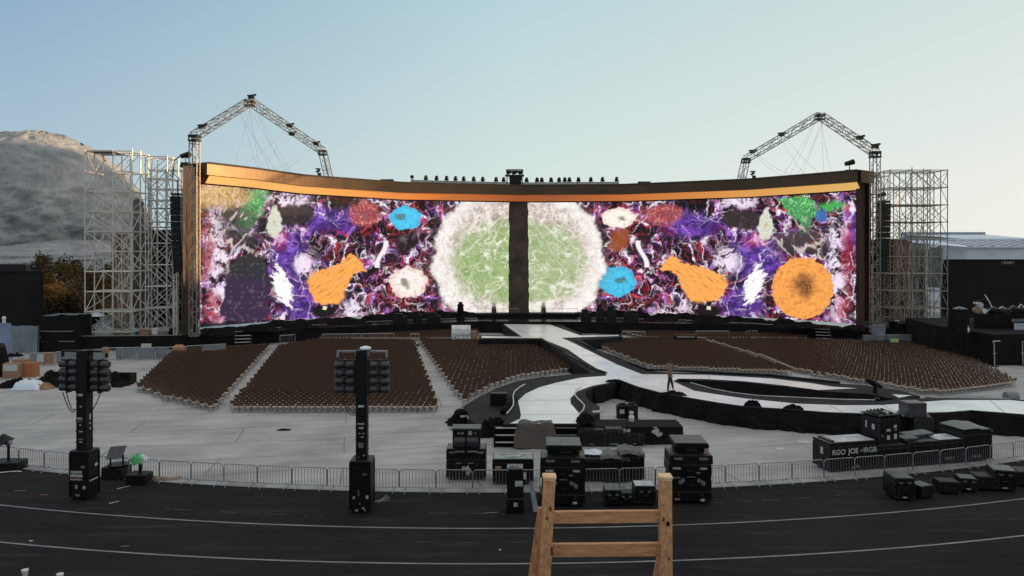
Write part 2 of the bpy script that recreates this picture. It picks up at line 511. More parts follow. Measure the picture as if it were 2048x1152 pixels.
# ------------------------------------------------------------------ granite hill at left
def dome(name, cx, cy, rl, rr, ry, h, z0, seed, nu=220, nv=110):
    u = np.linspace(0, 2 * pi, nu); v = np.linspace(0.0, pi / 2, nv)
    U, V = np.meshgrid(u, v)
    nx, ny, nz = np.cos(U) * np.cos(V), np.sin(U) * np.cos(V), np.sin(V)
    rx = np.where(nx > 0, rr, rl)
    a = U * 3; bb = V * 4
    low = 1 - sm(.15, .75, nz)
    d = fbm(nx * 2 + 5, nz * 2 + ny, seed, 5) * (.04 + .06 * low) + fbm(a * 1.3, bb * 2.2, seed + 5, 6) * .05 * (1 + 1.8 * low) + ridge(a * .9 + nz * 2, bb, seed + 9, 4) * -.03 * low
    crack = np.exp(-((nz - (.36 + .28 * np.clip(nx, -1, 1) + .03 * np.sin(U * 7))) / .02) ** 2) * .02
    d = d - crack
    X = cx + rx * nx * (1 + d); Yv = cy + ry * ny * (1 + d); Z = z0 + h * nz * (1 + d * .55)
    me = bpy.data.meshes.new(name)
    vs = np.stack([X, Yv, Z], -1).reshape(-1, 3)
    fs = [(j * nu + i, j * nu + i + 1, (j + 1) * nu + i + 1, (j + 1) * nu + i) for j in range(nv - 1) for i in range(nu - 1)]
    me.from_pydata(vs.tolist(), [], fs)
    me.polygons.foreach_set('use_smooth', [True] * len(me.polygons))
    me.update()
    o = bpy.data.objects.new(name, me); COL.objects.link(o)
    return o
m = bpy.data.materials.new('grey_granite'); m.use_nodes = True
nt = m.node_tree; N, L = nt.nodes, nt.links
b = N['Principled BSDF']; b.inputs['Roughness'].default_value = .9; b.inputs['Specular IOR Level'].default_value = .2
tc = N.new('ShaderNodeTexCoord')
n1 = N.new('ShaderNodeTexNoise'); n1.inputs['Scale'].default_value = .05; n1.inputs['Detail'].default_value = 12; n1.inputs['Roughness'].default_value = .68; n1.inputs['Distortion'].default_value = .8; L.new(tc.outputs['Object'], n1.inputs['Vector'])
r1 = N.new('ShaderNodeValToRGB'); r1.color_ramp.elements[0].position = .34; r1.color_ramp.elements[1].position = .66
r1.color_ramp.elements[0].color = S(150, 150, 153); r1.color_ramp.elements[1].color = S(204, 203, 203); L.new(n1.outputs['Fac'], r1.inputs['Fac'])
vo = N.new('ShaderNodeTexVoronoi'); vo.inputs['Scale'].default_value = .28; L.new(tc.outputs['Object'], vo.inputs['Vector'])
r2 = N.new('ShaderNodeValToRGB'); r2.color_ramp.elements[0].position = .05; r2.color_ramp.elements[1].position = .12
r2.color_ramp.elements[0].color = (.5, .5, .5, 1); r2.color_ramp.elements[1].color = (1, 1, 1, 1); L.new(vo.outputs['Distance'], r2.inputs['Fac'])
mx = N.new('ShaderNodeMixRGB'); mx.blend_type = 'MULTIPLY'; mx.inputs['Fac'].default_value = .6; L.new(r1.outputs['Color'], mx.inputs['Color1']); L.new(r2.outputs['Color'], mx.inputs['Color2'])
L.new(mx.outputs['Color'], b.inputs['Base Color'])
n3 = N.new('ShaderNodeTexNoise'); n3.inputs['Scale'].default_value = .3; n3.inputs['Detail'].default_value = 14; n3.inputs['Roughness'].default_value = .7; L.new(tc.outputs['Object'], n3.inputs['Vector'])
bp = N.new('ShaderNodeBump'); bp.inputs['Strength'].default_value = 1.0; bp.inputs['Distance'].default_value = 3.0; L.new(n3.outputs['Fac'], bp.inputs['Height']); L.new(bp.outputs['Normal'], b.inputs['Normal'])
GRANITE = m
o = dome('granite_hill', -182, 290, 54, 41, 46, 57, -2, 3); o.data.materials.append(GRANITE); tag(o, kind='structure')
o = dome('granite_foothill', -150, 262, 90, 44, 30, 15, -2, 8, 220, 110); o.data.materials.append(GRANITE); tag(o, kind='structure')

g = MB(); g.grid([[(-230, 106, .02), (-150, 104, .02), (-48, 103, .02)], [(-260, 260, .02), (-150, 262, .02), (-60, 255, .02)]])
tag(g.build('terrain', pmat('dark_scrub_soil', S(62, 52, 42), .95, col2=S(84, 72, 56), scale=.1, spec=.05)), kind='structure')
# ------------------------------------------------------------------ trees between hill and stage
LEAF = [pmat('rust_green_leaf', S(100, 76, 40), .9, col2=S(66, 54, 30), scale=.8, spec=.1), pmat('dark_green_leaf', S(58, 48, 30), .9, col2=S(38, 36, 24), scale=.8, spec=.1)]
BARK = pmat('tree_bark', S(78, 62, 50), .9, bump=.4)
def tree(label, x, y, h, wd, conic, lm, seed, n=2600):
    rnd = random.Random(seed)
    t = thing('leafy_tree' if not conic else 'conical_tree', label, 'tree', (x, y, 0))
    tr = MB(); tr.tube((0, 0, 0), (.1, 0, h * .45), .22, 8, .14); tr.tube((.1, 0, h * .45), (0, .1, h * .85), .14, 7, .04)
    for k in range(6):
        a = rnd.uniform(0, 6.28); z = h * rnd.uniform(.25, .6)
        tr.tube((0, 0, z), (cos(a) * wd * .35, sin(a) * wd * .35, z + h * .18), .07, 5, .03)
    tr.build('trunk', BARK, t)
    cl = []
    for k in range(26):
        z = rnd.uniform(.12, .97)
        rr = (1 - z) * .95 + .05 if conic else sqrt(max(0, 1 - (2 * z - 1) ** 2)) * .85 + .1
        a = rnd.uniform(0, 6.28); q = wd / 2 * rr * sqrt(rnd.uniform(.15, 1))
        cl.append((cos(a) * q, sin(a) * q, z * h, wd * rnd.uniform(.1, .2)))
    c = MB()
    for k in range(n):
        cx, cy, cz, r = rnd.choice(cl)
        d = Vector((rnd.gauss(0, 1), rnd.gauss(0, 1), rnd.gauss(0, .8))).normalized() * (r * rnd.uniform(.5, 1.1))
        p = Vector((cx, cy, cz)) + d
        s = rnd.uniform(.10, .24)
        u = Vector((rnd.gauss(0, 1), rnd.gauss(0, 1), rnd.gauss(0, 1))).normalized()
        v = u.orthogonal().normalized()
        c.add([p - u * s, p + v * s * .6, p + u * s, p - v * s * .6], [(0, 1, 2, 3)])
    c.build('crown', lm, t)
for i, (px, py, Y, wd, con, mi, lab) in enumerate([
    (82, 512, 128, 8, True, 0, 'pointed rust green tree, tallest one above the dark hoarding'),
    (118, 528, 120, 8.5, False, 0, 'round rust green tree between the pointed tree and the scaffold'),
    (152, 524, 126, 8, False, 1, 'dark bushy tree just left of the tall scaffold tower'),
    (98, 572, 100, 5.2, False, 0, 'small pale orange tree beside the edge of the dark hoarding'),
    (142, 584, 98, 7, False, 1, 'low dark hedge-like tree in front of the taller trees'),
    (60, 530, 118, 7, False, 1, 'dark tree mostly hidden behind the black hoarding'),
    (196, 530, 124, 8, False, 0, 'rust coloured tree seen through the scaffold tower'),
    (246, 545, 122, 8, False, 0, 'low rust tree behind the middle of the scaffold bays'),
    (116, 600, 95, 8, False, 1, 'low dark bush just right of the dark hoarding, in front of the trees'), (160, 598, 94, 7, False, 1, 'low dark bush beside the foot of the tallest scaffold')]):
    top = far(px, py, Y)
    tree(lab, top.x, Y, top.z, wd, con, LEAF[mi], 40 + i)
# ================================================================== THE VIDEO WALL
P3 = [(-30.8, 74.0), (0.8, 92.5), (36.0, 77.0)]
(ax_, ay_), (bx_, by_), (cx_, cy_) = P3
D_ = 2 * (ax_ * (by_ - cy_) + bx_ * (cy_ - ay_) + cx_ * (ay_ - by_))
CX = ((ax_**2 + ay_**2) * (by_ - cy_) + (bx_**2 + by_**2) * (cy_ - ay_) + (cx_**2 + cy_**2) * (ay_ - by_)) / D_
CY = ((ax_**2 + ay_**2) * (cx_ - bx_) + (bx_**2 + by_**2) * (ax_ - cx_) + (cx_**2 + cy_**2) * (bx_ - ax_)) / D_
CR = sqrt((ax_ - CX)**2 + (ay_ - CY)**2)
def scr(p, off=0.0):
    """Foot of the wall at photo column p; off moves towards the audience."""
    k = (p - 1024) / F; r = CR - off
    a = k * k + 1; b = -2 * (k * CX + CY); c = CX * CX + CY * CY - r * r
    Y = (-b + sqrt(b * b - 4 * a * c)) / (2 * a)
    return Vector((k * Y, Y, 0))
def inward(p):
    q = scr(p); n = Vector((CX - q.x, CY - q.y, 0)); n.normalize(); return n
TOPS = [(380, 366), (400, 368), (500, 377), (600, 389), (800, 401), (1037, 405), (1250, 404), (1500, 396), (1690, 384), (1730, 381)]
def interp(tab, x):
    return float(np.interp(x, [t[0] for t in tab], [t[1] for t in tab]))
def ztop(p):
    return CAMZ + (HZ - interp(TOPS, p)) / F * scr(p).y
ZB = 1.9

def pip(x, y, poly):
    ins = np.zeros(x.shape, bool)
    n = len(poly)
    for i in range(n):
        x0, y0 = poly[i]; x1, y1 = poly[(i + 1) % n]
        if y0 == y1: continue
        c = ((y0 > y) != (y1 > y)) & (x < (x1 - x0) * (y - y0) / (y1 - y0) + x0)
        ins ^= c
    return ins
def pips(x, y, poly):
    return sum(pip(x + a, y + b_, poly).astype(float) for a, b_ in ((-1.3, -.6), (.7, -1.3), (1.3, .6), (-.7, 1.3), (0, 0))) / 5
def content(px, py):
    m = np.abs(px - 1037.0)
    L_ = px < 1037
    sd = lambda a, b_: np.where(L_, a, b_)
    wx = m + 20 * fbm(m / 46, py / 46, 1, 5); wy = py + 20 * fbm(m / 46 + 9, py / 46, 2, 5)
    hx = px + 3.2 * pn(px / 9, py / 9, 11) + 1.3 * pn(px / 3.2, py / 3.2, 12); hy = py + 3.2 * pn(px / 9, py / 9, 13) + 1.3 * pn(px / 3.2, py / 3.2, 14)
    col = np.zeros(px.shape + (3,))
    def mixc(mask, c):
        nonlocal col
        c = np.array(S(*c)[:3]) if not isinstance(c, np.ndarray) else c
        k = np.clip(mask, 0, 1)[..., None]
        col = col * (1 - k) + c * k
    col[:] = S(36, 29, 31)[:3]
    n1 = fbm(wx / 32, wy / 32, 3, 5); n2 = fbm(wx / 24 + 7, wy / 24, 4, 5); n3 = fbm(wx / 26, wy / 26 + 5, 5, 5)
    fine = fbm(wx / 6, wy / 6, 8, 4); grain = fbm(px / 3, py / 3, 9, 3)
    w2x = wx + 9 * fbm(wx / 18, wy / 18, 87, 3); w2y = wy + 9 * fbm(wx / 18, wy / 18, 88, 3)
    def vein(sc, sd_, wd, gl=0.0):
        v = np.abs(pn(w2x / sc + sd_ * 3.7, w2y / sc, 60 + sd_))
        mk = sm(-.16, .2, fbm(wx / 55 + sd_ * 2.1, wy / 55, 40 + sd_, 2))
        return np.maximum(sm(wd, wd * .25, v), .55 * gl * sm(wd * 3.2, 0, v)) * mk
    mixc(sm(.0, .18, n1) * .85, (74, 48, 112)); mixc(sm(.14, .34, n1 + .3 * fine) * .8, (124, 80, 170))
    mixc(sm(.26, .42, n1 + .3 * fine) * .6, (196, 150, 220))
    mixc(sm(.10, .26, n2 + .25 * fine) * .8, (112, 38, 54)); mixc(sm(.24, .40, n2 + .3 * fine) * .9, (196, 76, 84))
    mixc(sm(.17, .26, n3 + .2 * fine) * .7, (186, 130, 196)); mixc(sm(.27, .37, n3 + .3 * fine), (250, 246, 250))
    mixc(sm(.02, .14, -n3 + .2 * fine) * .92, (30, 24, 27)); mixc(sm(.06, .2, -n1 + .3 * fine) * .85, (34, 28, 30))
    mixc(vein(19, 1, .07, .4) * .85, (178, 62, 80)); mixc(vein(24, 2, .055, .45) * .85, (198, 140, 196)); mixc(vein(12, 3, .06, .2) * .6, (120, 92, 134)); mixc(vein(34, 4, .05, .5) * .95, (246, 238, 244))
    # colour fields
    def blob(x, y, rx, ry, soft=.25, src=None):
        X, Yy = src if src else (hx, hy)
        d = np.sqrt(((X - x) / rx) ** 2 + ((Yy - y) / ry) ** 2)
        return 1 - sm(1 - soft, 1 + soft, d)
    wsrc = (px + 14 * fbm(px / 30, py / 30, 21, 4), py + 14 * fbm(px / 30, py / 30, 22, 4))
    for x, y, rx, ry in ((660, 440, 55, 22), (575, 510, 34, 52), (600, 610, 30, 40), (1383, 451, 55, 24), (1513, 512, 46, 46), (1480, 610, 36, 30), (1712, 470, 16, 40)):
        k = blob(x, y, rx, ry, .5, wsrc)
        mixc(k * .8, (96, 62, 152)); mixc(k * sm(-.1, .3, n1 + .4 * fine) * .5, (150, 108, 206)); mixc(k * vein(16, 9, .10, .5) * .6, (206, 170, 236)); mixc(k * sm(.1, .3, -n2) * .6, (52, 34, 84))
    for x, y, rx, ry in ((433, 520, 20, 115), (610, 530, 22, 26), (705, 620, 30, 16), (1674, 530, 18, 110), (1452, 520, 26, 28), (1345, 622, 36, 14), (575, 400, 40, 14), (1480, 402, 42, 14)):
        k = blob(x, y, rx, ry, .6, wsrc)
        mixc(k * sm(-.28, .12, n3 + .7 * fine) * .95, (240, 226, 242))
    for x, y, rx, ry in ((415, 500, 12, 60), (425, 615, 16, 30), (1695, 510, 14, 60), (1688, 615, 14, 26), (563, 479, 16, 20), (1512, 482, 22, 16)):
        mixc(blob(x, y, rx, ry, .5, wsrc) * (.6 + .8 * fine), (168, 58, 78))
    # sparkling threads over the coloured part
    th = vein(44, 5, .035, .35); mixc(th * .8, (236, 196, 228))
    th = vein(26, 6, .07, .3) * sm(60, -60, np.abs(m - 235) - 70); mixc(th * .9, (214, 72, 82))
    th = vein(62, 7, .03, .35); mixc(th * .9, (246, 242, 246))
    col *= (1 + .22 * grain)[..., None]
    lum = col.mean(-1, keepdims=True); col = np.clip(lum + (col - lum) * 1.02, 0, None); col = np.where(col < .5, col * (.5 + col), col)
    # red knots
    for x, y, rx, ry in ((730, 428, 28, 24), (1325, 428, 38, 22)):
        k = blob(x, y, rx, ry, .3, wsrc)
        mixc(k * .85, (176, 72, 72)); mixc(k * sm(.12, .03, np.abs(pn(w2x / 8, w2y / 8, 32))) * .8, (244, 180, 172)); mixc(k * sm(.1, .02, np.abs(pn(w2x / 5, w2y / 5, 33))) * .5, (214, 110, 104)); mixc(k * sm(.1, .35, n3 + .4 * fine) * .6, (110, 40, 50))
    # dark ovals
    for x, y, rx, ry in ((585, 430, 27, 22), (1493, 440, 33, 20), (612, 428, 16, 18), (1462, 437, 16, 18)):
        mixc(blob(x, y, rx, ry, .2) * .95, (52, 44, 46))
    for x, y, rx, ry in ((812, 478, 30, 24), (1285, 480, 14, 20)):
        mixc(blob(x, y, rx, ry, .4, wsrc) * .9, (40, 28, 32))
    mixc(blob(1240, 480, 20, 22, .3, wsrc) * .95, (150, 76, 40))
    # green growths
    gl = blob(505, 415, 22, 46, .35, (px + (py - 415) * .35 + 6 * pn(px / 12, py / 12, 41), hy))
    mixc(gl * .9, (66, 150, 84)); mixc(gl * sm(.1, .4, fine) * .6, (40, 84, 56)); mixc(gl * sm(.12, .03, np.abs(pn(w2x / 8, w2y / 14, 46))), (130, 238, 146))
    gr_ = pips(hx + 4 * fbm(px / 9, py / 14, 49, 3), hy, [(1556, 398), (1600, 392), (1628, 402), (1636, 425), (1622, 442), (1616, 468), (1604, 466), (1598, 442), (1580, 428), (1566, 410)])
    mixc(gr_ * .92, (72, 146, 84)); mixc(gr_ * sm(.0, .4, fine) * .6, (40, 92, 58)); mixc(gr_ * sm(.12, .03, np.abs(pn(w2x / 11, w2y / 13, 44))), (140, 240, 150)); mixc(gr_ * sm(.1, .02, np.abs(pn(w2x / 6, w2y / 8, 45))) * .6, (96, 200, 112))
    mixc(blob(1660, 412, 24, 10, .5, wsrc), (70, 170, 84)); mixc(blob(1642, 432, 11, 13, .3), (62, 108, 172))
    gw = blob(436, 388, 62, 26, .5, wsrc)  # golden wash of low sun, painted into the picture at top left
    mixc(gw * .85, (206, 168, 112)); mixc(gw * sm(.5, .8, ridge(px / 9, py / 16, 47)) * .7, (246, 214, 150)); mixc(gw * sm(.1, .4, fbm(px / 7, py / 18, 48, 4)) * .6, (140, 108, 70))
    # grey smoke trails
    sk = sm(.62, .86, ridge((px + py * .6) / 26, (py - px * .4) / 60, 51)) * blob(470, 470, 50, 70, .6) + sm(.62, .86, ridge((px - py * .6) / 26, (py + px * .4) / 60, 52)) * blob(1600, 475, 60, 36, .6)
    mixc(blob(480, 455, 42, 40, .5, wsrc) * .7, (70, 66, 66)); mixc(blob(1600, 480, 48, 26, .5, wsrc) * .75, (74, 66, 66)); mixc(sk, (206, 190, 186))
    # pale teardrops
    for x, y in ((549, 444), (1531, 450)):
        d = np.sqrt(((hx - x) / (16 * (1 - .5 * sm(10, -45, hy - y)))) ** 2 + ((hy - y) / 32) ** 2)
        k = 1 - sm(.85, 1.1, d)
        mixc(k, (206, 208, 190)); mixc((1 - sm(.05, .35, d)) * .5 * k, (196, 150, 110)); mixc(k * sm(.5, .8, ridge(px / 8, py / 8, 55)) * .5, (245, 245, 235))
    # dark violet cloak at left
    dk = pip(hx, hy, [(447, 591), (455, 560), (463, 532), (480, 516), (497, 510), (525, 520), (539, 546), (541, 590), (533, 640), (500, 652), (470, 654), (440, 625)]).astype(float)
    dk = pips(wsrc[0], wsrc[1], [(447, 591), (455, 560), (463, 532), (480, 516), (497, 510), (525, 520), (539, 546), (541, 590), (533, 640), (500, 652), (470, 654), (440, 625)])
    mixc(dk, (58, 42, 70)); mixc(dk * sm(575, 540, hy + 30 * fine), (50, 50, 52)); mixc(dk * sm(.72, .9, ridge(px / 22, py / 22, 57)) * .5, (120, 110, 126))
    # white splashes like open hands
    for x, y, s in ((565, 574, 1), (1508, 570, -1)):
        X = (hx - x) * s; Yy = hy - y
        k = 1 - sm(.85, 1.1, np.sqrt(((X - Yy * .25) / 17) ** 2 + (Yy / 38) ** 2) + .75 * fbm((X * .7 + Yy * .7) / 22, (X * .7 - Yy * .7) / 6, 61, 4))
        mixc(k, (250, 248, 246)); mixc(k * sm(.2, .5, fine) * .5, (150, 140, 150))
    # little pale figures
    for x, y, s in ((763, 508, 1), (1285, 508, -1)):
        X = (px - x) * s; Yy = py - y
        d = np.abs(X + 9 * np.sin(Yy / 14)) / 5
        mixc((1 - sm(.6, 1.3, d)) * (np.abs(Yy) < 27), (238, 234, 240))
    # orange fish shapes
    fl = [(617, 560), (622, 549), (634, 543), (655, 536), (675, 529), (690, 516), (702, 507), (713, 514), (724, 528), (735, 544), (720, 543), (707, 547), (700, 560), (696, 570), (688, 592), (681, 606), (665, 610), (651, 609), (640, 606), (628, 602), (619, 582)]
    fr = [(1317, 540), (1330, 524), (1343, 508), (1352, 516), (1361, 524), (1385, 530), (1410, 536), (1430, 544), (1450, 552), (1455, 565), (1452, 579), (1444, 592), (1434, 600), (1410, 604), (1386, 603), (1376, 596), (1370, 585), (1361, 565), (1352, 546), (1340, 541)]
    for poly in (fl, fr):
        k = pips(hx + 3 * fbm(px / 18 + py / 18, (py - px) / 5, 62, 3), hy, poly)
        sl = 1 if poly is fl else -1; st_ = fbm((px * .8 - sl * py * .55) / 26, (py * .8 + sl * px * .55) / 3.6, 63, 4); mixc(k, (248, 168, 84)); mixc(k * sm(.05, .4, st_) * .45, (206, 126, 58)); mixc(k * sm(.28, .45, st_) * .6, (140, 82, 40)); mixc(k * sm(.1, .4, -st_) * .35, (255, 196, 120))
    # orange disc
    d = np.sqrt((hx - 1605) ** 2 + (hy - 577) ** 2)
    k = 1 - sm(60.5, 62.5, d); ang = np.arctan2(py - 577, px - 1605)
    mixc(k, (246, 164, 82)); mixc(k * sm(.02, .35, fbm(ang * 3.2, d / 4.5, 65, 4)) * .6, (200, 116, 54)); mixc(k * sm(.1, .4, fbm(ang * 9, d / 12, 69, 4)) * .4, (255, 190, 112)); mixc(k * sm(.1, .45, fbm(px / 14, py / 12, 68, 4)) * .4, (176, 100, 50))
    d2 = np.sqrt((wsrc[0] - 1609) ** 2 + (wsrc[1] - 573) ** 2)
    mixc((1 - sm(8, 34, d2)) * .9, (74, 46, 34)); mixc((1 - sm(4, 26, d2)) * sm(.55, .8, ridge(px / 7, py / 7, 66)), (226, 150, 84))
    # cyan and white flowers
    def flower(x, y, rx, ry, c, c2, s):
        a = np.arctan2((py - y) / ry, (px - x) / rx); dd = np.sqrt(((px - x) / rx) ** 2 + ((py - y) / ry) ** 2) * (1 + .045 * np.sin(a * 5 + s) + .03 * np.sin(a * 9 + s)) + .07 * pn(px / 7, py / 7, 71)
        kk = 1 - sm(.94, 1.04, dd)
        mixc((1 - sm(1.0, 1.6, dd)) * sm(.55, .8, ridge(px / 12, py / 12, 72)) * .9, (206, 74, 84))
        mixc(kk, c); mixc(kk * sm(.0, .35, fbm(a * 4, dd * 4, 73, 4)) * .75, c2); mixc(kk * sm(.55, 1.0, dd) * .35, c2)
        d3 = np.sqrt(((wsrc[0] - x - sdx) / rx) ** 2 + ((wsrc[1] - y) / ry) ** 2)
        mixc((1 - sm(.12, .42, d3)) * .75 * kk, (60, 60, 66)); mixc((1 - sm(.05, .35, d3)) * sm(.5, .8, ridge(px / 5, py / 5, 74)) * kk, (150, 180, 120))
    for x, y, rx, ry, c, c2, sdx in ((811, 436, 32, 24, (86, 202, 238), (50, 166, 214), -8), (817, 565, 38, 31, (252, 240, 234), (214, 178, 160), -6),
                                      (1237, 436, 34, 20, (252, 244, 236), (220, 190, 170), 6), (1235, 563, 37, 30, (80, 196, 232), (48, 160, 208), 8)):
        flower(x, y, rx, ry, c, c2, x)
    col *= (1 + .10 * grain)[..., None]
    # dark bottom fringe with curled edges
    mixc(sm(.0, .5, (py - (632 - 8 * np.abs(pn(px / 40, px * 0, 91)) + .02 * np.abs(px - 1037))) / 10) * .92, (24, 20, 22))
    for x in (648, 1416):
        mixc(blob(x, 622, 26, 13, .2), (26, 22, 24)); mixc(pip(px, py, [(x - 2, 612), (x + 6, 613), (x + 5, 620), (x - 3, 619)]).astype(float), (226, 214, 190))
    # the great pale ball in the middle
    yy = py - 520
    a = np.arctan2(yy, m); rr = np.sqrt((m / 166.0) ** 2 + (yy / 150.0) ** 2)
    spl = rr + .05 * pn(a * 5, rr * 2, 95) + .035 * fbm(px / 10, py / 10, 97, 4)
    ball = 1 - sm(.985, 1.06, spl)
    halo = (1 - sm(1.0, 1.22, spl)) * (1 - ball) * sm(.1, .5, fbm(px / 7, py / 7, 98, 3) + .3)
    mixc(halo * .45, (120, 110, 108))
    mixc(ball, (206, 192, 184))
    ux = px + 22 * fbm(px / 34, py / 34, 121, 5); uy = py + 22 * fbm(px / 34, py / 34, 122, 5)
    rim = sm(.72, .98, spl)
    fib = .5 * ridge(ux / 20, uy / 20, 124, 4) + .5 * ridge(ux / 44 + uy / 60, uy / 12 - ux / 50, 125, 3)
    mixc(ball * sm(.35, .75, fib) * (.35 + .65 * rim), (250, 245, 240))
    mixc(ball * sm(.45, .15, fib) * (1 - rim) * .6, (166, 144, 132))
    mixc(ball * rim * .6, (251, 247, 243)); mixc(ball * sm(.12, .02, np.abs(pn(ux / 16, uy / 22, 117))) * .7, (250, 246, 240)); mixc(ball * sm(.10, .02, np.abs(pn(ux / 9 + 4, uy / 12, 118))) * .35 , (140, 118, 108))
    gr2 = np.sqrt(((m - 6) / 150.0) ** 2 + ((py - 524) / 102.0) ** 2) + .22 * fbm(px / 24, py / 24, 105, 5)
    grn = 1 - sm(.66, 1.0, gr2)
    mixc(grn * ball * sd(.95, .80), (150, 176, 112)); mixc(grn * ball * sm(-.05, .4, fbm(ux / 18, uy / 18, 107, 4)) * .6 * sd(1, .7), (116, 146, 84))
    mixc(grn * ball * sm(.15, .45, fbm(ux / 10, uy / 10, 108, 4)) * .4, (196, 206, 160))
    vx = px + 16 * fbm(px / 30, py / 30, 131, 5); vy = py + 16 * fbm(px / 30, py / 30, 132, 5)
    for sc, sd_, wd_, al in ((36, 133, .035, .9), (22, 134, .045, .6), (13, 135, .06, .35)):
        v = np.abs(pn(vx / sc, vy / sc, sd_)) * (1 + 1.5 * sm(.2, -.1, fbm(px / 40, py / 40, sd_ + 4, 2)))
        mixc(ball * np.maximum(sm(wd_, wd_ * .3, v), .3 * sm(wd_ * 4, 0, v)) * al, (248, 242, 230))
    mixc(ball * sm(.2, .5, fbm(px / 26, py / 20, 112, 4) + sd(.05, .25) * sm(540, 625, py)) * .65, (247, 245, 238))
    mixc(ball * sm(480, 425, py) * sm(.3, .7, ridge(ux / 18, uy / 30, 116, 3)) * .55 * sm(1.0, .8, rr), (150, 122, 112))
    for k0, wd_ in ((1.05, 3.2), (.62, 2.4), (.36, 2.0), (1.7, 2.2)):
        ray = np.abs(py - (408 + (m - 12) * k0 + 7 * pn(m / 14, m * 0 + k0, 114)))
        mixc(ball * (1 - sm(.5, wd_, ray)) * sm(125, 95, m) * .4, (248, 243, 236))
    return col

NP, NR = 1150, 236
ps = np.linspace(400, 1724, NP)
qs = [scr(p) for p in ps]
zt = np.array([ztop(p) for p in ps])
X = np.array([q.x for q in qs]); Yv = np.array([q.y for q in qs])
tt = np.linspace(0, 1, NR)[:, None]
Z = ZB + (zt[None, :] - ZB) * tt
PX = np.repeat(ps[None, :], NR, 0); PY = HZ + (CAMZ - Z) / Yv[None, :] * F
colr = content(PX, PY)
me = bpy.data.meshes.new('display_panel')
vs = np.stack([np.repeat(X[None], NR, 0), np.repeat(Yv[None], NR, 0), Z], -1).reshape(-1, 3)
me.vertices.add(len(vs)); me.vertices.foreach_set('co', vs.ravel())
ii, jj = np.meshgrid(np.arange(NP - 1), np.arange(NR - 1))
q0 = (jj * NP + ii).ravel()
quads = np.stack([q0, q0 + 1, q0 + NP + 1, q0 + NP], -1)
nq = len(quads)
me.loops.add(nq * 4); me.loops.foreach_set('vertex_index', quads.ravel())
me.polygons.add(nq); me.polygons.foreach_set('loop_start', np.arange(nq) * 4); me.polygons.foreach_set('loop_total', np.full(nq, 4))
me.update(calc_edges=True)
ca = me.color_attributes.new('picture', 'FLOAT_COLOR', 'POINT')
ca.data.foreach_set('color', np.concatenate([colr.reshape(-1, 3), np.ones((len(vs), 1))], -1).ravel())
m = bpy.data.materials.new('led_picture'); m.use_nodes = True
nt = m.node_tree; N, L = nt.nodes, nt.links
b = N['Principled BSDF']; b.inputs['Roughness'].default_value = .6
at_ = N.new('ShaderNodeAttribute'); at_.attribute_name = 'picture'
L.new(at_.outputs['Color'], b.inputs['Emission Color'])
b.inputs['Emission Strength'].default_value = 1.08
b.inputs['Base Color'].default_value = (.02, .019, .018, 1); b.inputs['Specular IOR Level'].default_value = .08
me.materials.append(m)
wall = thing('video_wall', 'huge curved video wall glowing with purple, orange and green abstract imagery', 'video wall', (0, 0, 0))
o = bpy.data.objects.new('display_panel', me); COL.objects.link(o); o.parent = wall
# dark gap in the middle
g = MB(); rows = []
for k in range(25):
    z = ZB - .1 + (ztop(1037) - ZB + .1) * k / 24
    row = []
    for i in range(9):
        e = 1018.5 - 1.5 * (1 - k / 24) if i == 0 else (1056 + 2.0 * (1 - k / 24) if i == 8 else 1018 + 38 * i / 8)
        q = scr(e, .06 + .05 * random.random()); row.append((q.x + .06 * random.uniform(-1, 1), q.y, z))
    rows.append(row)
g.grid(rows); g.build('centre_gap_cloth', pmat('gap_cloth', S(50, 43, 40), .7, col2=S(104, 78, 62), scale=.55, bump=.6, bscale=2, detail=8), wall)
# gold strip, canopy, fascia
def band(off0, z0, off1, z1, pa, pb, n=120):
    r0, r1 = [], []
    for i in range(n + 1):
        p = pa + (pb - pa) * i / n
        a = scr(p, 0) + inward(p) * off0; c = scr(p, 0) + inward(p) * off1
        r0.append((a.x, a.y, ztop(p) + z0)); r1.append((c.x, c.y, ztop(p) + z1))
    return [r0, r1]
m = bpy.data.materials.new('gold_strip_painted_glow'); m.use_nodes = True
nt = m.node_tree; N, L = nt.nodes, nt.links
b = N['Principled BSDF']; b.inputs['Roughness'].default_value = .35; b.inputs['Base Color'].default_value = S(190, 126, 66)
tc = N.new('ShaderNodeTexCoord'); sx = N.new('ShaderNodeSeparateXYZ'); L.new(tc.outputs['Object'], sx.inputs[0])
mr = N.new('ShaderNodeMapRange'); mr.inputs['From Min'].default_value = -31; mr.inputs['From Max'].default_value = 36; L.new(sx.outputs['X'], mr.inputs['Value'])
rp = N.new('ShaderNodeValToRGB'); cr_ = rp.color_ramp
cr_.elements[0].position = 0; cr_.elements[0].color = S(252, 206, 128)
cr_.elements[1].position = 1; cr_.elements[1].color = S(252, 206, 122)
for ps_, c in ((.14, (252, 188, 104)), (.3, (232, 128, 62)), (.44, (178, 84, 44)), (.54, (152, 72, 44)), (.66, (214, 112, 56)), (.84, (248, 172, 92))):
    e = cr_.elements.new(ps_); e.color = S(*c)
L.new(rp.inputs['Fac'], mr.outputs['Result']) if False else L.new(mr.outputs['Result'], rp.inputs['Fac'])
L.new(rp.outputs['Color'], b.inputs['Emission Color']); b.inputs['Emission Strength'].default_value = .68  # glow of the gold strip, stronger at both ends, painted as emission
GOLD = m
g = MB(); g.grid(band(.12, .12, .8, .84, 409, 1722)); g.build('gold_strip_painted_glow', GOLD, wall, smooth=True)
g = MB(); g.grid(band(.02, -.02, .125, .12, 396, 1729)); g.build('shadow_gap_rail', BLACKMETAL, wall)
g = MB()
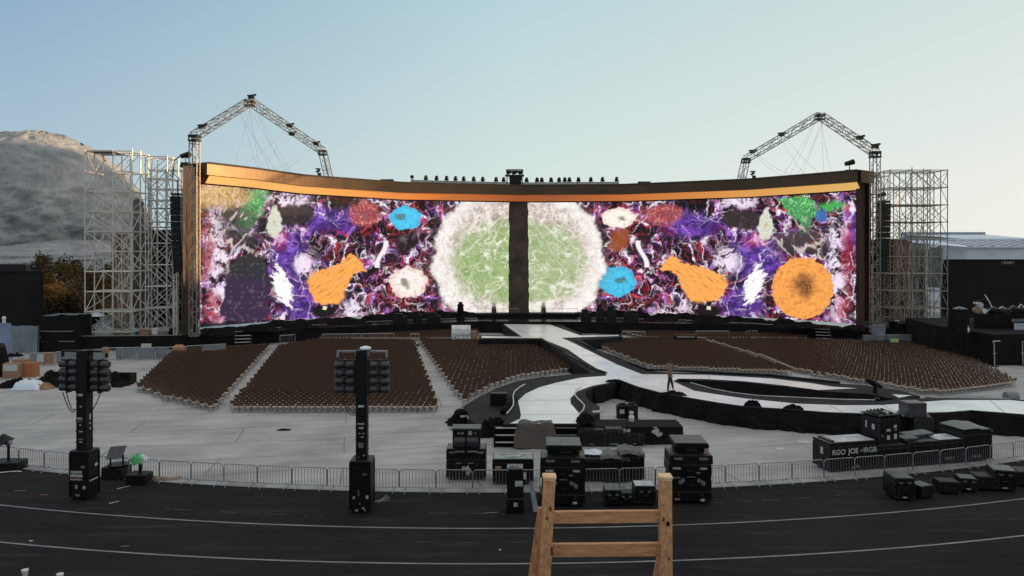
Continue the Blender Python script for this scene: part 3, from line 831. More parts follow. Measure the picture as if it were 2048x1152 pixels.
g.grid(band(.8, .84, 1.25, .86, 398, 1728)); g.grid(band(1.25, .86, 1.32, 1.9, 398, 1728)); g.grid(band(1.32, 1.9, .2, 2.02, 398, 1728)); g.grid(band(.2, 2.02, -1.5, 1.7, 398, 1728)); g.grid(band(-1.5, 1.7, -1.5, -13.5, 398, 1728))
g.build('canopy', FASCIA, wall, smooth=False)
g = MB(); g.grid(band(1.2, 1.9, 1.28, 2.12, 398, 1728)); g.grid(band(1.28, 2.12, 1.15, 2.14, 398, 1728)); g.build('canopy_parapet', pmat('parapet_sheet', S(84, 70, 58), .5, var=.3, scale=.4), wall)
# end cheeks of the canopy
for pe, s in ((398, -1), (1728, 1)):
    g = MB(); n_ = inward(pe); q = scr(pe); t = Vector((n_.y, -n_.x, 0)) * (.5)
    zt_ = ztop(pe)
    a, c = q + n_ * 1.3, q - n_ * 1.5
    d = Vector((-1, 0, 0)) * .35 if s < 0 else Vector((1, 0, 0)) * .35
    vs = []
    for z in (zt_ + .8, zt_ + 2.05):
        for pt in (a, c, c + d, a + d): vs.append((pt.x, pt.y, z))
    g.add(vs, [(0, 1, 2, 3), (7, 6, 5, 4), (0, 4, 5, 1), (1, 5, 6, 2), (2, 6, 7, 3), (3, 7, 4, 0)])
    g.build('canopy_end', FASCIA if s < 0 else BLACKCLOTH, wall)  # right cheek coloured black in place of shade
# side columns clad in bronze cloth
for pa, pb, d0, zup in ((366, 396, .3, 1.6), (1713, 1729, .25, .8)):
    g = MB()
    a, c = scr(pa, d0), scr(pb, d0)
    rows = drape([(a.x, a.y), (c.x, c.y)], ztop(pb) + zup, 1.36, .10, .16, 14, .05, 3)
    g.grid(rows)
    g.build('side_column_cloth', WINGGOLD, wall)
    g = MB(); a2, c2 = scr(pa, -.9), scr(pb, -.9)
    g.prism([(a.x, a.y + .12), (c.x, c.y + .12), (c2.x, c2.y), (a2.x, a2.y)], 1.36, ztop(pb) + zup - .1)
    g.build('side_column', BLACKMETAL, wall)
# ragged black apron along the foot of the picture
for pa, pb, hs, sd_, lab in ((396, 960, [1.75, 1.9, 2.05, 1.85, 2.1, 2.3, 2.0], 2, 'crumpled black tarpaulin along the left foot of the video wall'), (1150, 1728, [2.1, 2.25, 1.95, 2.1, 1.9, 1.95, 1.75, 1.7], 5, 'crumpled black tarpaulin along the right foot of the video wall')):
    g = MB(); pts = [scr(pa + (pb - pa) * i / 40, .8) for i in range(41)]
    g.grid(drape([(p.x, p.y) for p in pts], hs, 1.36, .22, .3, 6, .26, sd_, .5))
    tag(g.build('black_tarpaulin', BLACKCLOTH), lab, 'tarpaulin')
# step-up in front of the middle of the wall
g = MB()
pts = [scr(955 + 200 * i / 20, 2.2) for i in range(21)]; back = [scr(1155 - 200 * i / 20, .3) for i in range(21)]
poly = [(p.x, p.y) for p in pts + back]
st = thing('centre_riser', 'low black curved riser below the middle of the video wall', 'riser', (0, 0, 0))
g.prism(poly, 1.36, 1.86); g.build('riser_body', BLACKCLOTH, st)
g = MB(); g.path([(p.x, p.y + .05, 2.5) for p in pts[:9]], .02, 4); g.path([(p.x, p.y + .05, 2.5) for p in pts[13:]], .02, 4)
for i in (0, 4, 8, 13, 17, 20): g.tube((pts[i].x, pts[i].y + .05, 1.86), (pts[i].x, pts[i].y + .05, 2.5), .02, 4)
g.build('handrail', STEEL, st)
# backing walls of the wings
for x0, x1, Y, pt_, lab in ((283, 372, 86, 345, 'tall black backing drape behind the left scaffold'), (1712, 1790, 92, 470, 'tall black backing drape behind the right truss mast')):
    a, c = xat(x0, Y), xat(x1, Y)
    bt = thing('backing_drape', lab, 'drape', ((a + c) / 2, Y, 0))
    g = MB(); g.grid(drape([(a - (a + c) / 2, 0), (c - (a + c) / 2, 0)], far(0, pt_ + 115, Y).z if x0 < 500 else far(0, 480, Y).z, 1.36, .12, .3, 6, .0, 9))
    g.build('drape_cloth', BLACKCLOTH, bt)
    g = MB(); zz = far(0, pt_ + 115, Y).z if x0 < 500 else far(0, 480, Y).z
    g.tube((a - (a + c) / 2, .1, zz), (c - (a + c) / 2, .1, zz), .05); g.build('top_bar', SCAFDARK, bt)

# ================================================================== STAGE DECK
ZS = 1.35
fr = [(60, 676), (150, 673), (350, 671), (470, 664), (560, 659), (640, 655), (790, 648.5), (960, 642), (1180, 643.5), (1240, 645), (1500, 649), (1720, 655), (1890, 653), (1960, 653)]
FW = [at(p, y, ZS) for p, y in fr]
st = thing('main_stage', 'long black stage deck with draped skirt in front of the video wall', 'stage', (0, 0, 0))
g = MB(); g.prism([(p.x, p.y) for p in FW] + [(62, 99), (-64, 99)], 0, ZS); g.build('deck', BLACKDECK, st)
g = MB(); g.grid(drape([(p.x, p.y - .05) for p in FW], ZS - .02, .02, .05, .3, 5, 0, 4, .05)); g.build('skirt', BLACKCLOTH, st)
g = MB()
g.path([(p.x, p.y - .03, ZS + .03) for p in FW[:5]], .045, 5); g.build('edge_cover', TAPE, st)
for px, py, rz, lab in ((484, 697, .25, 'left'), (1648, 682, -.2, 'right')):
    q = at(px, py, 0)
    s2 = thing('stage_steps', f'black stage steps with white edges at the {lab} half of the deck skirt', 'steps', q, rz)
    for k in range(4):
        z = ZS * (k + 1) / 4.6
        g = MB(); g.box(0, .16 + k * .3, z - .03, 1.5, .3, .05); g.build('tread', BLACKMETAL, s2)
        g = MB(); g.box(0, .0 + k * .3 - .005, z - .02, 1.45, .03, .06); g.build('nosing', RAILWHITE, s2)
    for sx in (-.78, .78):
        g = MB(); g.add([(sx - .03, 0, 0), (sx - .03, 1.3, 0), (sx - .03, 1.3, ZS * .9), (sx - .03, 0, .25), (sx + .03, 0, 0), (sx + .03, 1.3, 0), (sx + .03, 1.3, ZS * .9), (sx + .03, 0, .25)],
                        [(0, 1, 2, 3), (7, 6, 5, 4), (0, 4, 5, 1), (1, 5, 6, 2), (2, 6, 7, 3), (3, 7, 4, 0)]); g.build('stringer', BLACKMETAL, s2)

# ================================================================== WALKWAY (one branching platform)
ZC = 1.0
U = [(997, 645), (1107, 643), (1167, 669), (1243, 668.5), (1244, 674), (1160, 680.5), (1192, 702), (1245, 722), (1296, 741), (1340, 745), (1414, 746), (1541, 752), (1617, 760.5), (1680, 767), (1727, 770), (1798, 780), (1840, 792), (1790, 798), (1720, 787), (1637, 782), (1566, 773), (1490, 765), (1414, 761), (1357, 760), (1348, 764), (1241, 764.5), (1211, 753), (1182, 747), (1082, 678.5), (958, 678.5), (958, 670.5), (1040, 671.5)]
Lw = [(1211, 752), (1348, 763), (1381, 766), (1424, 778), (1465, 786), (1515, 792), (1680, 799.5), (1760, 803), (1800, 797), (1894, 796), (2020, 798), (2130, 806), (2130, 836), (2048, 833.5), (1941, 825), (1894, 829), (1803, 831.5), (1741, 831.5), (1655, 829), (1566, 822), (1490, 817), (1439, 810), (1378, 799.5), (1317, 788), (1274, 776.5), (1239, 763.5)]
LA = [(1182, 747), (1215, 753), (1241, 763.5), (1187, 775), (1171, 784), (1173, 796), (1181, 803), (1199, 813), (1200, 829), (1165, 838), (1160, 849), (1006, 849), (1014, 832), (1026, 814), (1024, 800), (1026.6, 788), (1048, 773), (1077, 763), (1111, 756.5), (1160, 749)]
RP = [(1172, 746.5), (1160, 747), (1087, 753.7), (1034, 763), (990, 778), (956, 795), (924, 815), (937, 839), (966, 853), (1030, 853), (1060, 800), (1110, 768), (1185, 753)]
def wp(pts, z, dz=0): return [tuple(at(a, b_, z))[:2] for a, b_ in pts]
cw = thing('catwalk', 'white-topped branching catwalk with black draped sides running out from the stage', 'catwalk', (0, 0, 0))
g = MB(); g.prism(wp(U, ZC), 0, ZC); g.build('stem_platform', BLACKCARPET, cw)
g = MB(); g.prism(wp(Lw, ZC), 0, ZC + .004); g.build('lower_branch_platform', BLACKCARPET, cw)
g = MB(); g.prism(wp(LA, ZC), 0, ZC + .008); g.build('short_branch_platform', BLACKCARPET, cw)
g = MB(); g.prism(wp(RP, .5), 0, .5); g.build('side_shelf', BLACKCARPET, cw)
WD = [(1007, 648), (1094.6, 647.5), (1160, 671), (1238, 670), (1237, 672.3), (1122.6, 676), (1145.7, 685.6), (1184.6, 705), (1233, 729), (1284, 749), (1338, 749), (1414, 750), (1541, 757), (1617, 766), (1667, 774), (1715, 777), (1637, 780.5), (1566, 771), (1490, 763), (1414, 758.5), (1357, 757.5), (1346, 763), (1388.5, 782), (1439, 790), (1490, 797.5), (1592, 807.6), (1680, 811), (1765, 810.6), (1894, 800.6), (2020, 800.6), (2130, 812), (2130, 834), (2048, 831.5), (1941, 823), (1894, 827), (1803, 829.6), (1741, 829.6), (1655, 827), (1566, 820), (1490, 815), (1439, 807.6), (1378, 797), (1317, 786), (1274, 774.6), (1239, 762), (1184.6, 772), (1155, 783), (1141, 797), (1141, 807), (1159, 828), (1153, 847.5), (1020, 847.5), (1040, 838), (1042, 830), (1040, 819), (1036, 802), (1051, 788), (1077.6, 775.5), (1111.6, 766), (1160, 756), (1211, 752), (1213.7, 749), (1172, 724.5), (1136, 699), (1092, 681), (1080, 676.5), (963, 676), (963, 672.5), (1043.6, 674)]
g = MB(); g.prism(wp(WD, ZC), ZC - .2, ZC + .016, sides=False); g.build('white_deck', WHITEDECK, cw)
WD2 = [(1784, 789), (1824, 791), (1798, 796)]
g = MB(); g.prism(wp(WD2, ZC), ZC - .2, ZC + .016, sides=False); g.build('loose_white_panel', WHITEDECK, cw)
for a, c in (((1104, 686), (1150, 687)), ((1136, 698.5), (1171, 698)), ((1152, 710.5), (1198, 711)), ((1180, 728), (1231, 728)), ((1036, 803), (1141, 800)), ((1100, 769), (1215, 770)), ((1765, 811), (1803, 829)), ((1415, 750.5), (1420, 758)), ((1520, 801), (1494, 815)), ((1660, 811), (1690, 828)), ((1240, 762), (1300, 750)), ((1350, 765), (1330, 787)), ((1980, 801), (2010, 827)), ((1042, 830), (1158, 829)), ((1019, 648.5), (1068, 676))):
    g = MB(); p, q = at(*a, ZC), at(*c, ZC); d = (q - p).normalized(); n_ = Vector((-d.y, d.x, 0)) * .018
    g.add([(p.x - n_.x, p.y - n_.y, ZC + .02), (q.x - n_.x, q.y - n_.y, ZC + .02), (q.x + n_.x, q.y + n_.y, ZC + .02), (p.x + n_.x, p.y + n_.y, ZC + .02)], [(0, 1, 2, 3)])
    g.build('deck_seam', SEAM, cw)
def wpz(pts, z): return [tuple(at(a, b_, ZC))[:2] + (z,) for a, b_ in pts]
for nm, mt, r, z, pts in (('edge_rail', RAILWHITE, .035, 1.12, [(1050, 772), (1038, 779), (1029, 787), (1026, 795), (1027, 806), (1027, 814), (1021, 823), (1013, 832)]),
                          ('edge_rail', RAILWHITE, .035, 1.12, [(1162, 777), (1152, 785), (1149, 792), (1154, 800), (1163, 808), (1169, 815), (1167, 824), (1160, 831), (1157, 838)]),
                          ('pit_edge_tube', RAILWHITE, .03, 1.03, [(1381, 766), (1424, 778), (1465, 786), (1515, 792), (1600, 796), (1680, 799.5), (1750, 801)]),
                          ('lip_tube', BLACKMETAL, .06, 1.10, [(1082, 678), (1130, 708), (1180, 737), (1213, 748)]),
                          ('lip_tube', BLACKMETAL, .08, 1.10, [(1153, 680.5), (1192, 702), (1245, 722), (1296, 742), (1414, 747), (1541, 753), (1617, 761.5), (1680, 768)]),
                          ('lip_tube', BLACKMETAL, .06, 1.08, [(1239, 763), (1274, 776.5), (1317, 788), (1378, 799.5), (1439, 810), (1490, 817), (1566, 822), (1655, 829), (1741, 832), (1894, 829), (1941, 825), (2048, 833.5)]),
                          ('shelf_edge', TAPE, .05, .52, None)):
    g = MB()
    if pts is None:
        P = [tuple(at(a, b_, .5))[:2] + (z,) for a, b_ in RP[2:8]]
    else:
        P = wpz(pts, z)
    g.path(P, r, 5); g.build(nm, mt, cw, smooth=True)
# cloth skirts on the visible sides
def skirt(pts, name, amp=.12, top=ZC + .02, sd_=3, rag=.06, flare=.18):
    g = MB(); P = wp(pts, ZC)
    g.grid(drape(P, top, .01, amp, .22, 6, rag, sd_, flare)); g.build(name, BLACKCLOTH, cw)
skirt([(1187, 776), (1215, 768), (1239, 764.5), (1274, 777.5), (1317, 789), (1378, 800.5), (1439, 811), (1490, 818), (1566, 823), (1655, 830), (1741, 832.5), (1803, 832.5), (1894, 830), (1941, 826), (2048, 834.5), (2130, 837)], 'front_skirt', .14)
skirt([(958, 679), (1082, 679), (1130, 709), (1182, 747.5)], 'stem_skirt', .08, sd_=6)
skirt([(1357, 760.5), (1414, 761.5), (1490, 765.5), (1566, 773.5), (1637, 782.5), (1720, 787.5), (1790, 798.5)], 'pit_skirt', .1, sd_=8)
# ================================================================== TRUSS ARCHES
def box_truss(g, a, b, wd=.72, r=.05, bay=.75, up=Vector((0, 0, 1))):
    a, b = Vector(a), Vector(b); d = b - a; Ln = d.length; d.normalize()
    u = d.cross(up)
    if u.length < .05: u = Vector((1, 0, 0))
    u.normalize(); v = d.cross(u).normalized(); h = wd / 2
    cs = [u * h + v * h, -u * h + v * h, -u * h - v * h, u * h - v * h]
    for c in cs: g.tube(a + c, b + c, r, 5)
    n = max(1, round(Ln / bay))
    for k in range(n):
        p, q = a + d * (Ln * k / n), a + d * (Ln * (k + 1) / n)
        for i in range(4):
            j = (i + 1) % 4
            e, f_ = (i, j) if k % 2 else (j, i)
            g.tube(p + cs[e], q + cs[f_], r * .55, 4, cap=False)
            if k % 3 == 0: g.tube(p + cs[i], p + cs[j], r * .6, 4, cap=False)
def winch(g, c, s=.5):
    g.box(c[0], c[1], c[2], s * 1.3, s, s * .8); g.tube((c[0] - s, c[1], c[2] + s * .3), (c[0] + s * 1.1, c[1], c[2] + s * .55), s * .16, 5); g.box(c[0] + s * .9, c[1], c[2] + s * .5, s * .5, s * .4, s * .4)
def arch(label, base, c1, ap, c2, foot, blocks):
    t = thing('roof_truss_arch', label, 'truss arch', base)
    o = Vector(base); R_ = lambda p: Vector(p) - o
    g = MB(); box_truss(g, R_(base), R_(c1)); g.build('front_mast', TRUSS, t)
    g = MB(); box_truss(g, R_(c1), R_(ap)); g.build('rafter', TRUSS, t)
    g = MB(); box_truss(g, R_(ap), R_(c2)); g.build('rafter', TRUSS, t)
    g = MB(); box_truss(g, R_(c2), R_(foot)); g.build('rear_mast', TRUSS, t)
    for p, rr in ((c1, .0), (c2, .0), (ap, 0)):
        q = R_(p)
        for k in range(1):
            g = MB(); g.box(q.x, q.y, q.z, .95, .9, .22, ch=.05); g.box(q.x, q.y, q.z - .45, .95, .9, .12); 
            for sx in (-.4, .4):
                for sy in (-.38, .38): g.tube((q.x + sx, q.y + sy, q.z - .45), (q.x + sx, q.y + sy, q.z + .1), .05, 5)
            g.build('corner_block', TRUSSDARK, t)
    for p in blocks:
        g = MB(); winch(g, R_(p), .45); g.build('hoist', TRUSSDARK, t)
    # guy wires from the ridge down to the canopy
    return t
lerp = lambda a, b, k: Vector(a).lerp(Vector(b), k)
WIRE = pmat('steel_wire', S(150, 152, 158), .5, metal=.4)
def wires(name, label, pairs, r=.014):
    g = MB()
    for a, b in pairs:
        P = [lerp(a, b, k / 10) - Vector((0, 0, .25 * sin(pi * k / 10))) for k in range(11)]
        g.path(P, r, 4)
    return g
B1 = at(389, 672, ZS); c1 = far(389, 272, B1.y); ap1 = far(500, 203, 82); c21 = far(645, 302, 92); ft1 = far(668, 400, 94)
arch('left roof truss arch, its peak catching low sun over the bronze canopy', B1, c1, ap1, c21, ft1, [lerp(c1, ap1, .97) + Vector((.3, 0, .6)), lerp(ap1, c21, .52) + Vector((0, 0, .35)), lerp(ap1, c21, .9) + Vector((0, 0, .35)), lerp(c1, ap1, .12) + Vector((0, 0, .45)), lerp(ap1, c21, .55) - Vector((0, 0, .45))])
B2 = at(1750, 664, ZS); c12 = far(1750, 305, B2.y); ap2 = far(1640, 231, 85); c22 = far(1492, 318, 93); ft2 = far(1474, 400, 95)
arch('right roof truss arch, dark against the pale sky', B2, c12, ap2, c22, ft2, [lerp(c12, ap2, .25) + Vector((0, 0, .45)), lerp(c22, ap2, .08) + Vector((.1, 0, .5)), lerp(c22, ap2, .5) + Vector((0, 0, .45)), lerp(c12, ap2, .03) + Vector((.2, 0, .5))])
def roofpt(p, off=-.3): q = scr(p, 0) + inward(p) * off; return Vector((q.x, q.y, ztop(p) + 2.0))
def guy(label, pairs):
    o = pairs[0][0]
    t = thing('guy_wires', label, 'wires', o)
    for a, b in pairs:
        g = MB(); P = [lerp(a, b, k / 8) - o - Vector((0, 0, .3 * sin(pi * k / 8))) for k in range(9)]
        g.path(P, .013, 4); g.build('wire', WIRE, t)
L1 = lambda k: lerp(c1, ap1, k); L2 = lambda k: lerp(ap1, c21, k)
guy('thin guy wires hanging below the peak of the left truss arch', [(L1(.93), roofpt(585)), (L1(.8), roofpt(520)), (L1(.85), roofpt(545)), (L2(.02), roofpt(470)), (L2(.04), roofpt(575)), (L2(.06), roofpt(590)), (L1(.97), roofpt(524)), (L1(.75), roofpt(560)), (L2(.5), roofpt(480)), (L2(.54), roofpt(515)), (L2(.85), roofpt(540)), (L2(.87), roofpt(560))])
K1 = lambda k: lerp(c12, ap2, k); K2 = lambda k: lerp(c22, ap2, k)
guy('thin guy wires hanging below the peak of the right truss arch', [(K2(.96), roofpt(1560)), (K2(.97), roofpt(1575)), (K1(.95), roofpt(1600)), (K1(.98), roofpt(1646)), (K1(.99), roofpt(1660)), (K1(.9), roofpt(1590)), (K2(.5), roofpt(1610)), (K2(.55), roofpt(1640)), (K2(.12), roofpt(1570)), (K2(.14), roofpt(1590))])

# ================================================================== SCAFFOLDS
def scaffold(label, xs, ys, z0, lev, nl, mat, seed, loc, rz=0.0, braces=.7, deckrow=(), k=1.0):
    rk = k
    """xs, ys: post lines in the tower's own frame; nl lifts of height lev."""
    rnd = random.Random(seed)
    t = thing('scaffold_tower', label, 'scaffold', loc, rz)
    H = lev * nl
    for x in xs:
        for y in ys:
            g = MB(); tp = H + rnd.choice((0, .05, .1, .3))
            g.tube((x, y, z0), (x, y, z0 + tp), .07 * rk, 6)
            for k in range(nl + 1): g.tube((x, y, z0 + lev * k - .06), (x, y, z0 + lev * k + .06), .1 * rk, 6)
            g.build('post', mat, t)
    for k in range(nl + 1):
        z = z0 + lev * k
        g = MB()
        for y in ys: g.tube((xs[0], y, z), (xs[-1], y, z), .055 * rk, 5)
        for x in xs: g.tube((x, ys[0], z), (x, ys[-1], z), .05 * rk, 5)
        g.build('ledger_frame', mat, t)
    for y in ys:
        g = MB()
        for k in range(nl):
            for i in range(len(xs) - 1):
                if rnd.random() < braces:
                    a, b = (xs[i], xs[i + 1]) if (k + i) % 2 else (xs[i + 1], xs[i])
                    g.tube((a, y + .06, z0 + lev * k + .1), (b, y + .06, z0 + lev * (k + 1) - .1), .042 * rk, 5)
                    if rnd.random() < .28: g.tube((b, y - .06, z0 + lev * k + .1), (a, y - .06, z0 + lev * (k + 1) - .1), .042 * rk, 5)
        g.build('diagonal_brace', mat, t)
    for x in xs:
        g = MB()
        for k in range(nl):
            for i in range(len(ys) - 1):
                if rnd.random() < braces:
                    a, b = (ys[i], ys[i + 1]) if (k + i) % 2 else (ys[i + 1], ys[i])
                    g.tube((x + .06, a, z0 + lev * k + .1), (x + .06, b, z0 + lev * (k + 1) - .1), .042 * rk, 5)
        g.build('diagonal_brace', mat, t)
    for k, i in deckrow:
        g = MB(); g.box((xs[i] + xs[i + 1]) / 2, (ys[0] + ys[-1]) / 2, z0 + lev * k + .08, xs[i + 1] - xs[i] - .1, ys[-1] - ys[0] - .1, .05); g.build('plank_deck', TAPE, t)
    return t
def sc_at(label, pxs, Y, deps, ptop, pbot, nl, mat, seed, **kw):
    x0 = xat(pxs[0], Y); xs = [xat(p, Y) - x0 for p in pxs]
    zb = max(ZS, CAMZ - (pbot - HZ) / F * Y); zt_ = CAMZ - (ptop - HZ) / F * Y
    return scaffold(label, xs, deps, 0, (zt_ - zb) / nl, nl, mat, seed, (x0, Y, zb), **kw)
sc_at('tall silver scaffold tower, outermost and highest at the left of the stage', [170, 226, 264], 75, [0, 1.7, 3.4], 302, 668, 9, SCAF, 1, deckrow=((9, 0),))
sc_at('silver scaffold tower with single diagonal braces, between the tallest tower and the stage wing', [291, 334], 76.5, [0, 1.3, 2.6], 313, 660, 8, SCAF, 2, braces=1)
sc_at('grey scaffold tower standing behind the two silver towers at left', [300, 332, 364], 84, [0, 1.6], 340, 645, 8, SCAFDARK, 3)
sc_at('see-through silver scaffold tower at the right of the stage', [1780, 1824, 1860, 1895], 81, [0, 1.3, 2.6, 3.9], 340, 652, 9, SCAFRIGHT, 4, braces=.75, k=.78)
sc_at('narrow grey scaffold tower just behind the right truss mast', [1728, 1752, 1776], 86, [0, 1.5], 352, 640, 8, SCAFDARK, 5, k=.7)
# wrapped cloth bundles and cables hanging inside the scaffolds
TAN = pmat('tan_hanging_cloth', S(166, 128, 92), .75, col2=S(92, 72, 58), scale=.5, stretch=(3, 3, .3), bump=.5, bscale=4)
GREYWRAP = pmat('grey_hanging_cloth', S(128, 122, 118), .75, col2=S(80, 76, 74), scale=.5, stretch=(3, 3, .3), bump=.5, bscale=4)
for i, (p0, p1, Y, yt, yb, mt, lab) in enumerate([
    (222, 262, 80.5, 470, 650, TAN, 'tan sunlit cloth hanging in the tallest left scaffold'),
    (266, 288, 82, 400, 655, GREYWRAP, 'grey cloth strip hanging between the two silver scaffold towers'),
    (1786, 1824, 86.5, 480, 640, TAN, 'tan cloth sheet hanging inside the right scaffold tower'),
    (1826, 1852, 87, 500, 645, GREYWRAP, 'grey cloth sheet hanging beside the tan one in the right scaffold'),
    (1852, 1886, 85.5, 496, 575, GREYSHEET, 'pale tilted tarpaulin high in the right scaffold tower')]):
    a, c = far(p0, yt, Y), far(p1, yb, Y)
    t = thing('hanging_cloth', lab, 'cloth', (a.x, Y, a.z))
    g = MB(); g.grid(drape([(0, 0), (c.x - a.x, 0)], 0, max(c.z, ZS) - a.z, .22, .16, 12, .25, 20 + i)); g.build('cloth_sheet', mt, t)
    g = MB(); g.tube((0, 0, .02), (c.x - a.x, 0, .02), .04); g.build('hanging_bar', SCAFDARK, t)
def cable_bundle(label, p0, p1, Y, yt, yb, n, seed):
    rnd = random.Random(seed); a = far(p0, yt, Y); b = far(p1, yb, Y)
    t = thing('cable_bundle', label, 'cables', (a.x, Y, max(b.z, ZS)))
    g = MB()
    for i in range(n):
        x = rnd.uniform(0, b.x - a.x); z1 = (a.z - max(b.z, ZS)) * rnd.uniform(.55, 1)
        P = []
        for k in range(13):
            x += rnd.uniform(-.16, .16); P.append((x, rnd.uniform(-.3, .3), z1 * (1 - k / 12)))
        g.path(P, rnd.uniform(.02, .045), 4)
    g.build('hanging_cable', [SCAF, SCAFDARK][seed % 2], t)
    g = MB()
    for i in range(5):
        P = [((b.x - a.x) * rnd.uniform(-.1, 1.1), rnd.uniform(-1, .2), .06 + .5 * abs(sin(k * 1.3 + i)) * rnd.random()) for k in range(9)]
        g.path(P, .035, 5)
    g.build('coil_on_deck', SCAFDARK, t)
cable_bundle('tangled pale cables hanging in the tallest left scaffold', 228, 262, 79, 380, 662, 8, 2)
cable_bundle('grey cables hanging in the rear left scaffold', 290, 335, 82, 360, 655, 9, 3)
cable_bundle('tangled cables hanging in the right scaffold tower', 1782, 1858, 84.5, 360, 650, 14, 4)
cable_bundle('cables beside the right truss mast', 1730, 1748, 84, 400, 650, 14, 6)

# ================================================================== HANGING LOUDSPEAKER COLUMNS
def line_array(label, px, yt, yb, Y, wd, n, curve):
    top = far(px, yt, Y); bot = far(px, yb, Y); H = top.z - bot.z; h = H / n
    t = thing('line_array', label, 'loudspeaker', (top.x, Y, bot.z))
    g = MB(); g.tube((0, .3, H), (0, .3, H + 1.6), .04); g.box(0, .2, H + .18, wd * .9, .9, .2); g.build('flying_frame', TRUSSDARK, t)
    for k in range(n):
        z = H - h * (k + .5); y = curve * (k / n) ** 2
        g = MB(); g.box(0, y + .2, z, wd, .9, h * .93, ch=.04); g.build('speaker_box', CASE, t)
    return t
line_array('black loudspeaker column hanging left of the bronze stage wing', 352, 392, 545, 75.5, 1.0, 12, .9)
line_array('black loudspeaker column hanging in front of the right scaffold', 1769, 407, 545, 75.5, 1.1, 12, .9)
line_array('narrow black loudspeaker column between the right frame and the truss mast', 1735, 410, 552, 80, .6, 12, .6)
# wing-top fixtures
def crane_light(label, px, py, Y, s=1.0):
    q = far(px, py, Y); t = thing('spotlight', label, 'spotlight', q)
    g = MB(); g.box(0, 0, .25 * s, .9 * s, .6 * s, .5 * s, taper=.8); g.build('base', TRUSSDARK, t)
    g = MB(); g.tube((0, 0, .5 * s), (0, 0, 1.0 * s), .05 * s); g.tube((-.45 * s, 0, 1.1 * s), (.45 * s, 0, 1.35 * s), .22 * s, 8, .3 * s); g.build('lamp_head', BLACKMETAL, t)
crane_light('black spotlight on a bracket at the left end of the canopy', 371, 335, 74, 1.0)
g = MB(); q = far(350, 334, 75); t = thing('jib_arm', 'thin bent jib arm beside the left canopy spotlight', 'jib', q)
g.path([(-.2, 0, -1), (-.1, 0, .6), (.5, 0, 1.1), (1.5, 0, .85)], .06, 5); g.build('arm', TRUSSDARK, t)
crane_light('dark folded light rig on the right end of the canopy', 1699, 349, 79, 1.0)
crane_light('dark light head beside the right truss mast', 1763, 408, 79, .8)
for i, (p, lab) in enumerate(((634, 'small black fixture left of the rear left truss mast'), (1507, 'small black fixture right of the rear right truss mast'))):
    q = roofpt(p, .3); t = thing('roof_fixture', lab, 'fixture', q)
    g = MB(); g.tube((0, 0, 0), (0, 0, .9), .05); g.box(0, 0, .95, .5, .4, .12); g.box(.15, 0, .35, .35, .3, .3); g.build('stand', TRUSSDARK, t)
    g = MB(); g.tube((-.2, 0, .6), (.2, 0, .8), .12, 7); g.build('lamp_head', BLACKMETAL, t)
# row of lamps along the canopy and the rail that carries them
rail = thing('lamp_rail', 'long dark rail on the canopy carrying the row of small lamps', 'rail', roofpt(1037))
o_ = roofpt(1037)
g = MB(); pts = [roofpt(822 + (1238 - 822) * i / 40, .6) - o_ for i in range(41)]
g.path([p + Vector((0, 0, .36)) for p in pts], .06, 5); g.path([p + Vector((0, 0, .24)) for p in pts], .04, 4)
g.build('rail_tube', TRUSSDARK, rail)
for p in pts[::4]:
    g = MB(); g.tube(p - Vector((0, 0, .1)), p + Vector((0, 0, .36)), .05, 5); g.build('rail_post', TRUSSDARK, rail)
kids = []; proto = None
rawx = [285, 373, 456, 530, 597, 680, 755, 865, 927, 1117, 1203, 1242, 1319, 1385, 1432, 1470, 1545, 1647, 1744, 1861]
ordn = ['first', 'second', 'third', 'fourth', 'fifth', 'sixth', 'seventh', 'eighth', 'ninth', 'tenth', 'eleventh']
for i, x in enumerate(rawx):
    p = 780 + x / 4.096
    lab = f'small black canopy lamp, {ordn[8 - i] if i < 9 else ordn[i - 9]} one {"left" if i < 9 else "right"} of the central canopy rig'
    q = roofpt(p, .6) + Vector((0, 0, .37))
    if proto is None:
        proto = thing('canopy_lamp', lab, 'lamp', q, 0, 'lamps along the canopy edge')
        g = MB(); g.lathe([(.13, .08), (.2, .12), (.2, .5), (.17, .62), (.08, .66)], n=10); kids.append(g.build('lamp_body', BLACKMETAL, proto, smooth=True))
        g = MB(); g.tube((-.22, 0, -.04), (-.22, 0, .36), .03, 4); g.tube((.22, 0, -.04), (.22, 0, .36), .03, 4); g.box(0, 0, -.02, .48, .12, .06); kids.append(g.build('yoke', TRUSSDARK, proto))
    else:
        copy_tree(proto, kids, q, 0, lab)
q = roofpt(822, .5); t = thing('tripod_lamp', 'dark tripod lamp at the left end of the canopy lamp rail', 'lamp', q)
g = MB()
for k in range(3): g.tube((0, 0, .6), (.4 * cos(k * 2.1), .4 * sin(k * 2.1), 0), .04, 4)
g.build('tripod', TRUSSDARK, t); g = MB(); g.lathe([(.12, .6), (.22, .68), (.22, .95), (.1, 1.0)], n=8); g.build('lamp_head', BLACKMETAL, t)
